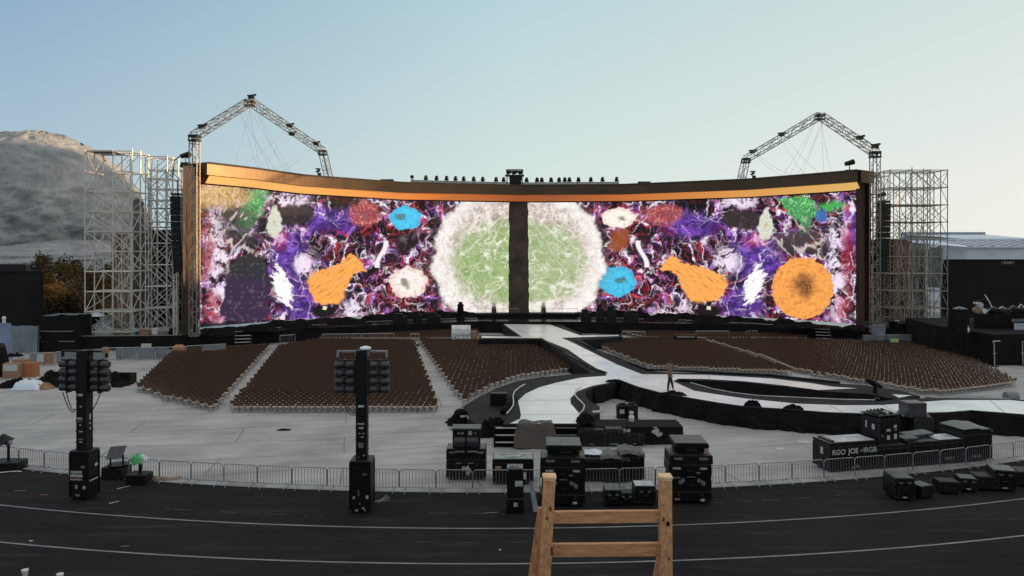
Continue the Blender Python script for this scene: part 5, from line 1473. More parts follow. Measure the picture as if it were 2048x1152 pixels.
# --- big stacks 2 and 3
def big_stack(px, py, rz, wd, dp, desc, seed):
    P = at(px, py, 0.004); rnd = random.Random(seed)
    M = Matrix.Rotation(rz, 3, 'Z')
    z = 0.0
    lay = [(.46, 'lowest wheeled case', .0), (.62, 'tall case with round stickers, second from bottom', .03), (.40, 'flat case with grey tape, third from bottom', .0), (.34, 'flat brownish case, fourth from bottom', .02)]
    for k, (h, nm, dx) in enumerate(lay):
        s = rnd.uniform(-.02, .02)
        lab = f'{nm} {desc}'
        stk = [[(-.5, .18, .2, .07, TAPE), (.45, .16, .16, .09, STICK)], [(-.4, .35, .14, .14, TAPE), (.42, .36, .12, .12, TAPE), (-.52, .52, .26, .05, TAPE), (.0, .55, .3, .03, TAPE)], [(-.5, .26, .30, .08, PRINT), (.5, .26, .26, .08, PRINT), (.3, .1, .16, .05, TAPE)], [(-.48, .22, .32, .08, TAPE), (.46, .22, .32, .09, TAPE)]][k]
        t = case(lab, P + M @ Vector((dx + s, dx, z)), wd - (.08 if k == 1 else .0), dp, h - .006, rz + s, .3, wheels=(k == 0), stickers=stk, handle=(k in (1, 2)), latches=(k != 1), body=CASE_B if k == 3 else CASE, top=LIDTOP)
        if k == 1:
            for (x, zz) in ((-.3, .42), (.3, .42), (.48, .3)):
                g = MB(); n = 12; g.add([(x + .07 * cos(2 * pi * i / n), -.021, zz + .085 * sin(2 * pi * i / n)) for i in range(n)], [tuple(range(n))]); g.build('round_sticker', TAPE, t)
        z += h
    q = P + M @ Vector((.03, .42, z))
    t = thing('rack_case', f'slotted rack case under the star-scuffed lid, {desc}', 'flight case', q, rz)
    g = MB(); g.box(0, .3, .14, wd * .72, .62, .28, ch=.02); g.build('body', CASE, t)
    g = MB()
    for i in range(6): g.box(.1 + (i % 3) * .14 - .14, -.015, .10 + .09 * (i // 3), .11, .008, .05)
    g.build('vent_slots', TAPE, t)
    g = MB(); g.box(.42 * wd, .02, .12, .16, .05, .16, rz=.4); g.build('hanging_tag', STICKTAN, t)
    q = P + M @ Vector((.03, .02, z + .285))
    t = thing('case_lid', f'flat dark lid with star-shaped scuff, topmost {desc}', 'lid', q, rz)
    g = MB(); g.box(0, .62, .09, wd * .80, 1.3, .18, ch=.02); g.mat = 1; g.box(0, .62, .184, wd * .80 - .05, 1.25, .006); g.build('lid_shell', [CASE, LIDTOP], t)
    star(t, .05, .62, .19, .2, seed)
    for sx in (-1, 1):
        g = MB(); g.box(sx * wd * .39, -.03, .08, .08, .04, .12); g.build('corner_bracket', TRIM, t)
big_stack(1126, 1014, -.03, 1.66, 1.05, 'of the stack behind the left wooden post', 4)
big_stack(1381, 1008, -.04, 1.58, 1.15, 'of the stack behind the right wooden post', 9)
q = at(1072, 1024, 0); t = thing('leaning_plank', 'scuffed pale plank leaning against the left case stack', 'plank', q, .25)
g = MB(); g.add([(-.09, 0, 0), (.11, .02, 0), (.02, .5, .98), (-.14, .48, .98), (-.09, .05, 0), (.11, .07, 0), (.02, .55, .98), (-.14, .53, .98)], [(0, 1, 2, 3), (7, 6, 5, 4), (0, 4, 5, 1), (1, 5, 6, 2), (2, 6, 7, 3), (3, 7, 4, 0)]); g.build('board', TAPE, t)
g = MB(); g.tube((-.16, .47, 1.0), (-.02, .49, 1.0), .03); g.build('end_cap', BLACKMETAL, t)

# --- tarpaulin-covered cases behind the barrier
for px, py, w_, h, lab, pk_ in ((1180, 964, 1.3, .95, 'black case partly under white cloth beside the left big stack', 0), (1230, 966, 1.1, 1.0, 'tarpaulin-topped black case, middle one behind the barrier', .12), (1265, 964, .95, 1.12, 'tarpaulin-topped black case with sloping lid, rightmost behind the barrier', .16)):
    P = at(px, py, 0); t = case(lab, P, w_, 1.05, h, .0, .12, name='covered_case')
    g = MB(); rows = []
    for j in range(7):
        rows.append([((i / 8 - .5) * (w_ + .1), -.04 + (1.12) * j / 6, h + .016 + pk_ * max(0, 1 - abs(i / 8 - .35) * 1.6) + .02 * sin(i * 3 + j * 2) + (-.10 if j == 0 else 0)) for i in range(9)])
    g.grid(rows); g.build('tarpaulin', LIDTOP if pk_ else CASE_B, t)
P = at(1186, 962, 0); g = MB(); g.grid(crumple(0, 0, .95, .7, .14, 77)); tag(g.build('white_cloth', WHITEBAG, loc=(P.x, P.y + .45, 1.06)), 'crumpled white cloth lying on the covered case beside the left stack', 'cloth')
# --- small cases between the wooden posts
for px, py, w_, d, h, lab, tp in ((1226, 1014, .62, .6, .62, 'small black cube case with grey cloth on top, left of the small cases', LIDTOP), (1253, 1012, .45, .5, .48, 'smallest black case squeezed between two small cases', CASE), (1290, 1012, .78, .7, .74, 'small black case with dusty pale lid beside the right wooden post', LIDWHITE)):
    case(lab, at(px, py, .004), w_, d, h, -.03, .2, top=tp, stickers=[(-.12, h * .72, .1, .05, TAPE), (.15, h * .72, .1, .05, TAPE)])
# --- lettered row at the right
A_, B_ = at(1658, 946, 0), at(1998, 921, 0)
dv = (B_ - A_); Ln = dv.length; dv.normalize(); ang = atan2(dv.y, dv.x)
pos = 0.0
row = [(2.35, 1.28, 1.15, LIDWHITE, 'long black case with big white stencil letters, left end of the lettered row'), (1.55, 1.02, 1.15, LIDTOP, 'black case carrying the stickered cabinet, second in the lettered row'), (1.6, 1.08, 1.3, LIDTOP, 'black case with grey lid panels, third in the lettered row'), (1.3, 1.10, 1.0, LIDWHITE, 'black case with dusty white lid, fourth in the lettered row'), (1.55, 1.46, 1.3, LIDTOP, 'tall black case with sagging grey cover, right end of the lettered row')]
for i, (w_, h, d, tp, lab) in enumerate(row):
    P = A_ + dv * (pos + w_ / 2)
    t = case(lab, P, w_ - .04, d, h, ang, .16, top=tp, handle=(i != 0), stickers=([] if i else []), side=([(.5, .85, .2, .3, STICK)] if i == 0 else ()))
    if i == 0:
        text_part('RGO', .31, PRINT, t, (-1.06, -.02, .76), shear=.15); text_part('JOE', .31, STICK, t, (-.24, -.02, .78)); text_part('=', .2, PRINT, t, (.34, -.02, .80)); text_part('IRGB', .31, PRINT, t, (.50, -.02, .79), shear=-.1)
        blot(t, .1, .22, .4, .16, 15, -.024, TAPE)
        g = MB(); g.box(-.98, .5, h + .04, .2, .9, .08); g.build('lid_hinge', BLACKMETAL, t)
    if i == 4:
        g = MB(); rows = [[((a / 8 - .5) * (w_ + .06), -.06 + 1.42 * j / 6, h + .05 - .16 * (1 - j / 6) * (a / 8) + .10 * max(0, 1 - abs(a / 8 - .45) * 2.2)) for a in range(9)] for j in range(7)]
        g.grid(rows); g.build('grey_cover', LIDTOP, t)
    if i in (3, 4):
        g = MB(); 
        for k in range(4): g.box(-.3 + k * .14, -.03, .28, .09, .008, .12)
        g.build('vent_slots', TAPE, t)
    pos += w_
def onrow(s, back, z): 
    n_ = Vector((-dv.y, dv.x, 0)); return A_ + dv * s + n_ * back + Vector((0, 0, z))
t = case('square black cabinet covered in white stickers standing on the lettered row', onrow(3.05, .1, 1.035), 1.12, .95, 1.20, ang + .12, .1, top=BLACKMETAL, wheels=False, name='stickered_cabinet', cat='cabinet', handle=False,
     stickers=[(-.05, .62, .22, .10, STICK), (-.05, .30, .18, .18, STICK), (.33, .76, .18, .13, PRINT), (.36, .62, .12, .1, TAPE), (.34, .32, .16, .22, STICK), (-.4, .4, .1, .08, TAPE)], side=[(.3, .75, .16, .24, STICK), (.7, .8, .1, .3, PRINT)])
g = MB(); g.box(0, .45, 1.27, 1.26, 1.06, .04); 
for k in range(9): g.tube((-.55 + .13 * k, .05 + .1 * (k % 3), 1.32), (-.35 + .1 * k, .9 - .1 * (k % 2), 1.34 + .05 * (k % 2)), .03, 5)
g.build('cable_tray_top', BLACKMETAL, t)
g = MB(); g.grid(crumple(.3, .45, .55, .5, .10, 31, 10, 8, 1.30)); g.build('paper_scraps', STICK, t)
for i, (s, bk, lab) in enumerate(((4.2, .35, 'lowest'), (4.75, .8, 'middle'), (5.4, .85, 'highest'))):
    t = thing('lid_panel', f'flat grey case lid lying tilted on the lettered row, {lab} of three', 'lid', onrow(s, bk, 1.13 + .02 * i), ang + .1 * (i - 1))
    t.rotation_euler = (.03 * i, -.04, ang + .08 * (i - 1))
    g = MB(); g.box(0, 0, .06, .72, .62, .12, ch=.03); g.build('lid_shell', LIDTOP, t)
    g = MB(); g.box(0, -.32, .04, .2, .015, .05); g.build('latch', TRIM, t)
# --- pair of boxes by the catwalk skirt
case('upright dark box under a wrapped box, behind the lettered row', at(1848, 876, 0), 1.0, .8, 1.02, .1, .1, name='dark_box', cat='box', wheels=False, handle=False, latches=False, body=CASE_B, top=CASE_B)
case('grey plastic-wrapped box standing on the upright dark box', at(1848, 876, 0) + Vector((-.28, .1, 1.03)), .95, .8, .72, .1, .12, name='wrapped_box', cat='box', wheels=False, handle=False, latches=False, body=LIDTOP, top=TAPE)
q = at(1825, 830, ZC); g = MB(); g.grid(crumple(0, 0, 1.5, .9, .55, 91)); tag(g.build('cloth_heap', GREYSHEET, loc=(q.x, q.y, ZC + .02)), 'grey cloth heap on the catwalk edge above the wrapped box', 'cloth')
for px, py, w_, d, h, lab in ((1733, 859, .85, .6, .72, 'dark box with pale lid standing at the catwalk skirt'), (1677, 855, .7, .4, .30, 'flat brown-black box lying at the catwalk skirt'), (1985, 855, .95, .8, .62, 'dark box at the catwalk skirt near the right edge')):
    case(lab, at(px, py, 0), w_, d, h, .08, .15, name='dark_box', cat='box', wheels=False, handle=False, body=CASE_B)
g = MB(); q = at(1963, 838, 0); g.box(0, 0, .62, .2, .03, .3); g.box(0, .04, .3, .05, .04, .6); t = thing('paper_sign', 'small pale blank sign on a post beside the right catwalk box', 'sign', q); g.build('sign_board', TAPE, t)
# --- line of cases on the track, right
for i, (px, py, w_, d, h, tp, lab, rz) in enumerate([(1809, 1003, .74, .95, .88, LIDTOP, 'tallest black wheeled case with pale corners, left end of the case line on the track', -.05), (1855, 998, .62, .62, .50, LIDTOP, 'low dark tub with shiny lid, second in the case line on the track', .35), (1900, 990, .74, .62, .50, CASE_B, 'plain dark box, third in the case line on the track', -.12),
        (1937, 986, .62, .66, .56, LIDTOP, 'dark box with grey lid, fourth in the case line on the track', -.25), (1974, 983, .72, .7, .58, CASE_B, 'dark box, fifth in the case line on the track', -.1), (2010, 984, .80, .9, .84, LIDTOP, 'large black case with shiny corners, sixth in the case line on the track', -.3), (2058, 975, .8, .8, .62, CASE_B, 'dark case cut off by the right edge of the photo', -.1)]):
    t = case(lab, at(px, py, .004), w_, d, h, rz, .2, top=tp, body=CASE if i in (0, 5) else CASE_B, stickers=[(-.12, h * .8, .12, .05, TAPE), (.18, h * .8, .12, .05, TAPE), (0, .16, .16, .04, STICK)] if i in (0, 3, 5) else [], handle=i in (0, 5), latches=i in (0, 3, 5), name='flight_case' if i != 1 else 'plastic_tub')

# ================================================================== FRONT END OF THE SHORT CATWALK BRANCH
q = Vector((xat(1072, 36.1), 36.1, 0)); t = thing('draped_steps', 'brown tarpaulin thrown over the steps at the end of the short catwalk branch', 'tarpaulin', q)
g = MB(); rows = []
for j in range(13):
    v = j / 12; row = []
    for i in range(17):
        u = i / 16; x = (-.80 + 1.62 * u) * (1 + .22 * v) - .12 * v * (1 - u) + .05 * sin(v * 7 + u * 3)
        y = 1.35 - .75 * min(1, v / .42); z = (1.05 + .03 * sin(u * 9) if v < .42 else 1.07 - 1.05 * (v - .42) / .58) + .03 * sin(u * 13 + v * 8)
        if v >= .42: y = .58 - .75 * (v - .42) / .58 + .08 * sin(u * 11 + v * 3)
        row.append((x, y, max(z + (.16 * sin(u * 5 + 1) * max(0, v - .6)), .012)))
    rows.append(row)
g.grid(rows); g.build('tarpaulin_sheet', TARPBROWN, t)
for sgn, px, lab in ((-1, 1012, 'black steps with two pale edges left of the brown tarpaulin'), (1, 1134, 'black steps with two dark treads right of the brown tarpaulin')):
    q = Vector((xat(px, 36.2), 36.2, 0)); t = thing('catwalk_steps', lab, 'steps', q)
    for k in range(3):
        g = MB(); g.box(0, .1 + .19 * k, .3 * (k + 1) - .04, 1.1, .21, .07); g.build('tread', BLACKMETAL, t)
        g = MB(); g.box(0, -.012 + .19 * k, .3 * (k + 1) - .03, 1.0, .012, .05); g.build('nosing', RAILWHITE if sgn < 0 else TAPE, t)
        g = MB(); g.box(0, .17 + .19 * k, .3 * (k + 1) - .22, 1.1, .02, .28); g.build('riser_board', BLACKCLOTH, t)
    g = MB(); [g.box(s * .58, .32, .28, .05, .5, .56) for s in (-1, 1)]; g.build('side_panel', BLACKCLOTH, t)
q = at(1275, 889, 0); t = thing('cloth_riser', 'long low black cloth-covered riser with pale emblems beside the short branch', 'riser', q)
Wd = 4.5; 
g = MB(); g.box(0, .85, .42, Wd - .1, 1.5, .82); g.build('riser_body', BLACKMETAL, t)
g = MB(); g.grid(drape([(-Wd / 2, 1.6), (-Wd / 2, 0), (Wd / 2, 0), (Wd / 2, 1.6)], .86, .01, .05, .25, 5, .0, 12, .06)); g.box(0, .82, .853, Wd, 1.62, .014); g.build('cloth_cover', BLACKCLOTH, t)
blot(t, -.55, .72, .42, .24, 21, -.17); blot(t, .95, .62, .62, .42, 25, -.17); blot(t, .85, .84, .2, .18, 27, -.14)
for px, py, w_, h, lab in ((1183, 894, 1.25, .82, 'plain black cabinet left of three in front of the cloth riser'), (1229, 894, .84, .86, 'black case with pale handle, middle of three in front of the cloth riser'), (1269, 893, .98, .60, 'low black case with rusty lid edge, right of three before the cloth riser')):
    t = case(lab, at(px, py, 0), w_, .6, h, 0, .12, wheels=True, top=BLACKMETAL, latches=px != 1183, handle=px != 1183, name='black_cabinet', cat='cabinet', stickers=[(0, .14, .4 if px == 1229 else .12, .03, PRINT)])
for i, (px, py, w_, h, lab) in enumerate(((1245, 838, .58, .75, 'black monitor cabinet with white paper, left of a pair on the floor inside the curve'), (1266, 840, .62, .82, 'black monitor cabinet, right of a pair on the floor inside the curve'))):
    t = thing('monitor_cabinet', lab, 'cabinet', at(px, py, 0), .1 * i)
    g = MB(); g.box(0, .3, h / 2, w_, .55, h, ch=.04); g.build('cabinet_body', CASE, t)
    g = MB(); g.tube((-.2, .3, h + .02), (.2, .3, h + .08), .06, 6); g.build('top_handle', BLACKMETAL, t)
    if i == 0: g = MB(); g.box(-.02, .018, h * .55, .26, .008, .24); g.build('white_paper', STICK, t)
t = thing('water_jug', 'small white round jug standing on the cloth riser', 'jug', at(1264, 846, .865)); g = MB(); g.lathe([(.1, 0), (.14, .05), (.14, .3), (.08, .36), (.08, .42), (.11, .46), (.11, .52)], (0, .2, 0), 12); g.build('jug_body', RAILWHITE, t, smooth=True); g = MB(); g.lathe([(.05, .52), (.07, .55), (.05, .58)], (0, .2, 0), 8); g.build('cap', TAPE, t)
t = thing('lamp_bundle', 'small pale lamp lying on the shelf right of the short branch', 'lamp', at(1197, 829, ZC)); g = MB(); g.tube((-.3, .1, .1), (.1, .1, .12), .07, 7); g.tube((.12, .1, .02), (.2, .12, .34), .08, 8, .05); g.build('lamp_body', RAILWHITE, t)
# cloth and cable heaps round the short branch
for px, py, w_, d, h, sd, lab, zz in ((990, 874, 1.9, 1.3, 1.15, 101, 'big tangled heap of black cloth at the left foot of the short branch', 0), (958, 846, 1.6, 1.2, .4, 103, 'low black cloth heap on the shelf left of the short branch', 0), (1172, 846, .9, .9, .5, 105, 'black cloth bundle at the right end of the short branch', ZC), (1345, 792, 1.6, .5, .3, 107, 'small black cloth heap on the catwalk edge in front of the walking person', ZC), (1588, 822, 1.1, .4, .35, 109, 'black cloth bump on the front catwalk edge', ZC), (1506, 815, .9, .4, .5, 111, 'small upright black gear heap on the front catwalk edge', ZC), (1230, 765, 1.1, .5, .22, 112, 'flattened black cloth fold at the catwalk corner', ZC)):
    q = at(px, py, zz); g = MB(); g.grid(crumple(0, 0, w_, d, h, sd, 30, 20)); tag(g.build('cloth_heap', BLACKCLOTH, loc=(q.x, q.y + d * .3, zz + .012)), lab, 'cloth')
t = thing('cable_coil', 'large upright coil of black cable left of the curved shelf', 'cable coil', at(923, 848, 0), .3)
g = MB(); rnd = random.Random(5)
for k in range(26):
    r = .16 + .2 * rnd.random(); cy = rnd.uniform(-.3, .3); ph = rnd.uniform(0, 6)
    g.path([(r * cos(a * pi / 9 + ph), cy + .05 * sin(a), .42 + r * sin(a * pi / 9 + ph)) for a in range(19)], .045, 5)
g.build('cable', BLACKCLOTH, t); g = MB(); g.box(0, -.36, .5, .3, .03, .1); g.build('white_label', STICK, t)
g = MB(); g.grid(crumple(.1, .15, 1.7, 1.0, .62, 44, 24, 16)); g.grid(crumple(-.25, -.1, .8, .6, .9, 45, 14, 10)); g.build('wrapping_cloth', BLACKCLOTH, t)
t = thing('shelf_monitor', 'black square monitor box on the curved shelf beside the short branch', 'monitor', at(997, 812, .5), -.1); g = MB(); g.box(0, .3, .36, 1.0, .6, .72, ch=.03); g.build('cabinet_body', CASE, t); g = MB(); g.box(0, .02, .4, .85, .03, .5); g.build('front_grille', BLACKCLOTH, t)
t = thing('cloth_roll', 'rolled black cloth leaning along the white rail of the short branch', 'cloth roll', at(1014, 826, .5)); g = MB()
for k in range(4): g.path([(.15 * k, 1.6, .55), (.12 * k + .1, .8, .5), (.1 * k - .1, .1, .32), (.1 * k - .3, -.3, .1)], .11, 7)
g.build('rolled_cloth', BLACKCLOTH, t, smooth=True)
# dark covered gear at the right of the pit
t = thing('covered_camera', 'dark covered camera crane head leaning over the catwalk right of the pit', 'camera', at(1750, 786, ZC), 0); t.scale = (.62, .62, .55)
g = MB(); g.box(0, 0, .5, .3, .3, 1.0, taper=.6); g.build('pedestal', BLACKCLOTH, t)
g = MB(); g.M = Matrix.Translation((-.1, 0, 1.05)) @ Matrix.Rotation(.5, 4, 'Y'); g.lathe([(.1, -.9), (.22, -.6), (.30, -.1), (.24, .4), (.14, .9)], (0, 0, 0), 9, 'x'); g.M = Matrix.Identity(4); g.build('arm_cover', BLACKCLOTH, t)
g = MB(); g.lathe([(.12, -.22), (.24, -.12), (.24, .12), (.12, .22)], (-.72, 0, 1.45), 10, 'x'); g.build('camera_head', BLACKMETAL, t)
t = thing('mic_stand', 'thin dark microphone stand on the catwalk right of the pit', 'stand', at(1754, 797, ZC)); g = MB(); g.tube((0, 0, 0), (0, 0, .85), .025); g.box(0, 0, .86, .22, .05, .04); g.build('stand_pole', BLACKMETAL, t); g = MB(); g.lathe([(.16, 0), (.16, .03), (.03, .05)], n=10); g.build('stand_base', BLACKMETAL, t)
t = thing('grey_carpet_runner', 'pale grey carpet strip laid along the back of the lower catwalk branch', 'carpet', (0, 0, 0)); g = MB(); g.prism([tuple(at(a, b_, .45))[:2] for a, b_ in ((1850, 793), (1930, 789.5), (2022, 797), (2024, 803), (1895, 800))], .0, .45); g.build('carpet_strip', GREYSHEET, t)
t = thing('carpet_roll', 'end of a grey rolled carpet at the right end of the grey strip', 'carpet', at(2026, 806, 0)); g = MB(); g.lathe([(.1, -.35), (.32, -.34), (.34, .34), (.1, .35)], (0, .2, .34), 14, 'x'); g.build('carpet', GREYSHEET, t)

# ================================================================== LEFT OF THE FLOOR
t = thing('dark_hoarding', 'tall dark cloth hoarding at the left edge before the granite hill', 'hoarding', at(20, 672, 0))
q = at(20, 672, 0); tz = far(0, 543, q.y).z
x0, x1 = xat(-60, q.y) - q.x, xat(84, q.y) - q.x
g = MB(); g.box((x0 + x1) / 2, .1, tz / 2, x1 - x0, .18, tz); g.build('box_frame', WALLBLACK, t)
g = MB(); g.grid(drape([(x0, -.1), (x1 - .05, -.1), (x1 + .02, .2)], tz - .1, .1, .05, .4, 5, .0, 3, .02)); g.build('cloth_face', WALLBLACK, t)
g = MB(); g.box((x0 + x1) / 2, 0, tz + .04, x1 - x0, .3, .08); g.box(x1 - 3.4, .4, tz + .45, 3.2, 1.0, .8, ch=.1); g.build('top_cap', BLACKMETAL, t)
t = thing('draped_booth', 'low black draped booth right of the dark hoarding', 'booth', at(112, 704, 0)); q = at(112, 704, 0); tz = far(0, 632, q.y).z
wb = 72 / F * q.y
g = MB(); g.box(0, 1.6, tz / 2, wb, 3, tz, ch=.1); g.build('booth_body', BLACKMETAL, t); g = MB(); g.grid(drape([(-wb / 2 - .05, 2.5), (-wb / 2 - .05, 0), (wb / 2 + .05, 0), (wb / 2 + .05, 2.5)], tz + .05, .02, .08, .3, 6, .12, 8, .2)); g.build('booth_drape', BLACKCLOTH, t)
g = MB(); g.box(0, -.15, tz * .58, wb, .1, .08); g.box(.3, -.1, tz * .3, wb * .9, .1, .08); g.build('front_ledge', TAPE, t)
q = at(182, 690, 0); t = thing('covered_follow_spot', 'big lamp under a pale crumpled cover, standing before the tallest scaffold', 'lamp', (q.x, q.y, 0))
g = MB(); g.path([(-.6, 0, 0), (-.2, 0, 1.6)], .08); g.path([(.7, 0, 0), (.3, 0, 1.6)], .08); g.tube((0, .4, 0), (0, 0, 1.7), .08); g.build('stand_legs', BLACKMETAL, t)
g = MB(); g.M = Matrix.Translation((0, 0, 2.35)) @ Matrix.Rotation(-.45, 4, 'Y'); g.lathe([(.3, -1.4), (.42, -.8), (.5, .3), (.44, .7)], (0, 0, 0), 12, 'x'); g.M = Matrix.Identity(4); g.build('lamp_barrel', BLACKCLOTH, t)
g = MB(); g.grid([[(x, y * (1.1), z + 2.9) for (x, y, z) in r] for r in crumple(.35, 0, 1.7, .9, .45, 55)]); g.build('pale_cover', WHITEBAG, t)
g = MB(); g.grid([[(x, y, z + 1.2) for (x, y, z) in r] for r in crumple(.75, -.1, .9, .5, .5, 57, 14, 10)]); g.build('cloth_flap', STICK, t)
# mesh-clad barriers below the stage skirt, left and right
def clad_row(pts, label, cover, group, zh=1.05, hgt=None):
    for i, ((xa, ya), (xb, yb), lab, mt) in enumerate(pts):
        a, c = at(xa, ya, 0), at(xb, yb, 0); d = c - a; t = thing('clad_barrier', lab, 'barrier', a, atan2(d.y, d.x), group); Lg = d.length
        g = MB(); g.path([(0, 0, .1), (0, 0, zh), (Lg, 0, zh), (Lg, 0, .1), (0, 0, .1)], .03, 5)
        for k in range(1, int(Lg / .2)): g.tube((k * .2, 0, .1), (k * .2, 0, zh), .012, 4, cap=False)
        g.build('frame', STEEL, t)
        if mt: g = MB(); g.grid(drape([(.05, -.05), (Lg - .05, -.05)], zh - .04, .08, .03, .3, 3, 0, i)); g.build('mesh_cover', mt, t)
        g = MB(); g.tube((.2, -.3, .02), (.2, .3, .02), .025); g.tube((Lg - .2, -.3, .02), (Lg - .2, .3, .02), .025); g.build('feet_bars', STEEL, t)
clad_row([((60, 732), (84, 731), 'grey mesh-covered barrier with white notice, leftmost below the stage skirt', GREYSHEET), ((84, 731), (110, 730), 'barrier with brown board behind it at the far left', KRAFT), ((112, 729), (215, 722), 'grey mesh-covered barrier hidden behind the left light tower', GREYSHEET), ((218, 720), (245, 720), 'open barred barrier just right of the left light tower', None),
          ((232, 719.5), (276, 719), 'pale mesh-covered barrier left of the white notice', GREYSHEET), ((277, 719), (312, 719), 'mesh-covered barrier carrying the large white notice', GREYSHEET), ((312, 718.5), (336, 718.5), 'grey mesh-covered barrier right of the white notice', GREYSHEET), ((337, 718), (372, 717), 'open barred barrier with an orange bin behind it', None), ((372, 716), (404, 714), 'pale barrier beside the leftmost chair block', None), ((404, 714), (451, 711), 'pale barrier reaching the stage steps', GREYSHEET)], '', None, 'clad barriers below the left stage skirt')
for px, py, w_, h, lab in ((294, 718.2, .9, .95, 'large white notice on the mesh-covered barrier'), (79, 731, .9, .6, 'small white notice on the leftmost mesh-covered barrier')):
    q = at(px, py, 0); t = thing('white_notice', lab, 'notice', (q.x, q.y - .14, .9 - h / 2 if h > .7 else .35)); g = MB(); g.box(0, 0, h / 2, w_, .02, h); g.build('sheet', STICK, t)
    if h > .7: g = MB(); g.box(.05, -.04, -.1, w_ * .9, .1, .3); g.build('wooden_board', KRAFT, t)
t = thing('orange_bin', 'orange-brown rounded bin behind the open barrier left of the chairs', 'bin', at(358, 712, 0)); g = MB(); g.lathe([(.42, 0), (.55, .1), (.56, .75), (.4, .95)], n=12); g.build('bin_body', ORANGEBIN, t, smooth=True); g = MB(); g.lathe([(.44, .92), (.3, 1.02)], n=12); g.build('bin_lid', ORANGEBIN, t)
clad_row([((560, 690), (590, 688), 'open barred barrier behind the second chair block, left piece', None), ((645, 687), (720, 686), 'open barred barrier behind the second chair block, middle piece', None), ((722, 686), (788, 685), 'open barred barrier behind the second chair block, right piece', None), ((1392, 680), (1458, 680), 'open barred barrier behind the right chair block, left piece', None), ((1492, 680), (1514, 679), 'open barred barrier behind the right chair block, right piece', None),
          ((1244, 680), (1290, 682), 'barred barrier beside the right arm of the catwalk', None)], '', None, 'open barriers behind the chair blocks', .95)
clad_row([((1726, 692), (1770, 691), 'grey mesh-covered barrier left of the yellow-green sign', GREYSHEET), ((1772, 691), (1822, 690), 'grey mesh-covered barrier behind the yellow-green sign', GREYSHEET), ((1824, 690), (1873, 689), 'grey mesh-covered barrier beside the black draped platform', GREYSHEET)], '', None, 'clad barriers below the right stage skirt')
q = at(1789, 697, 0); t = thing('green_sign', 'small bright yellow-green blank sign at the back of the right chairs', 'sign', (q.x, q.y, 0)); g = MB(); g.box(0, 0, .78, .78, .03, .36); g.build('sign_board', pmat('green_sign_sheet', S(176, 214, 120), .5, var=.12, scale=4), t); g = MB(); [g.tube((s * .3, .03, 0), (s * .3, .03, .9), .02) for s in (-1, 1)]; g.build('sign_leg', STEEL, t)
# boxes and heap on the floor, left
for px, py, w_, d, h, mt, lab in ((21, 757, 1.15, .8, 1.1, KRAFT, 'brown cardboard box with white sheet pinned on its side'), (38, 752, 1.0, .8, 1.2, KRAFT, 'brown cardboard box behind the white-sheeted box'), (58, 754, .85, .7, 1.05, ORANGEBIN, 'orange-brown cardboard box, right of three on the left floor')):
    t = thing('cardboard_box', lab, 'box', at(px, py, 0), .1); g = MB(); g.box(0, d / 2, h / 2, w_, d, h, ch=.015); g.build('carton', mt, t)
    g = MB(); g.box(0, d / 2, h + .012, w_ * .99, d * .5, .016); g.build('top_flap', mt, t)
    if px == 21: g = MB(); g.box(0, -.02, .8, .98, .012, .5); g.build('white_sheet', STICK, t)
q = at(26, 745, 0); g = MB(); g.grid(crumple(0, 0, 1.1, .6, .4, 121, 16, 10)); tag(g.build('cloth_heap', BLACKCLOTH, loc=(q.x, q.y + .2, 1.22)), 'small black cloth heap on top of the cardboard boxes', 'cloth')
for px, py, w_, d, h, sd, lab in ((25, 777, 2.6, 1.6, .7, 131, 'black tarpaulin heap at the left frame edge beside the white sack'), (140, 776, 6.4, 2.2, 1.5, 133, 'long heap of black tarpaulins and cables behind the left light tower'), (205, 775, 2.8, 1.5, .9, 135, 'black tarpaulin heap right of the left light tower')):
    q = at(px, py, 0); g = MB(); g.grid(crumple(0, 0, w_, d, h, sd, 40, 22)); tag(g.build('tarpaulin_heap', BLACKCLOTH, loc=(q.x, q.y + d / 2, .012)), lab, 'tarpaulin')
q = at(50, 780, 0); g = MB(); g.grid(crumple(0, 0, 2.1, 1.2, 1.05, 141, 16, 10, rough=.35)); tag(g.build('white_sack', WHITEBAG, smooth=True, loc=(q.x, q.y + .4, .012)), 'crumpled white plastic sack in front of the black tarpaulin heap', 'sack')
q = at(80, 779, 0); g = MB(); g.grid(crumple(0, 0, 1.3, .9, .6, 143, 18, 12)); tag(g.build('brown_sack', KRAFT, loc=(q.x, q.y + .3, .012)), 'brown paper sack beside the white plastic sack', 'sack')
q = at(212, 775, 0); g = MB(); g.grid(crumple(0, 0, .8, .6, .55, 145, 14, 10)); tag(g.build('pale_scrap', STICK, loc=(q.x, q.y + .1, .012)), 'pale crumpled scrap in the heap right of the left light tower', 'scrap')
t = thing('open_crate', 'small black open crate at the right end of the tarpaulin heap', 'crate', at(243, 769, 0)); g = MB(); 
for (x, y, sx, sy) in ((-.55, .5, .06, 1), (.55, .5, .06, 1), (0, .03, 1.1, .06), (0, .97, 1.1, .06)): g.box(x, y, .35, sx, sy, .7)
g.build('crate_wall', CASE, t); g = MB(); g.box(0, .5, .03, 1.1, 1, .05); g.build('crate_floor', CASE, t); g = MB(); g.tube((-.2, -.03, 0), (-.2, -.03, .85), .025); g.build('corner_bar', STEEL, t)
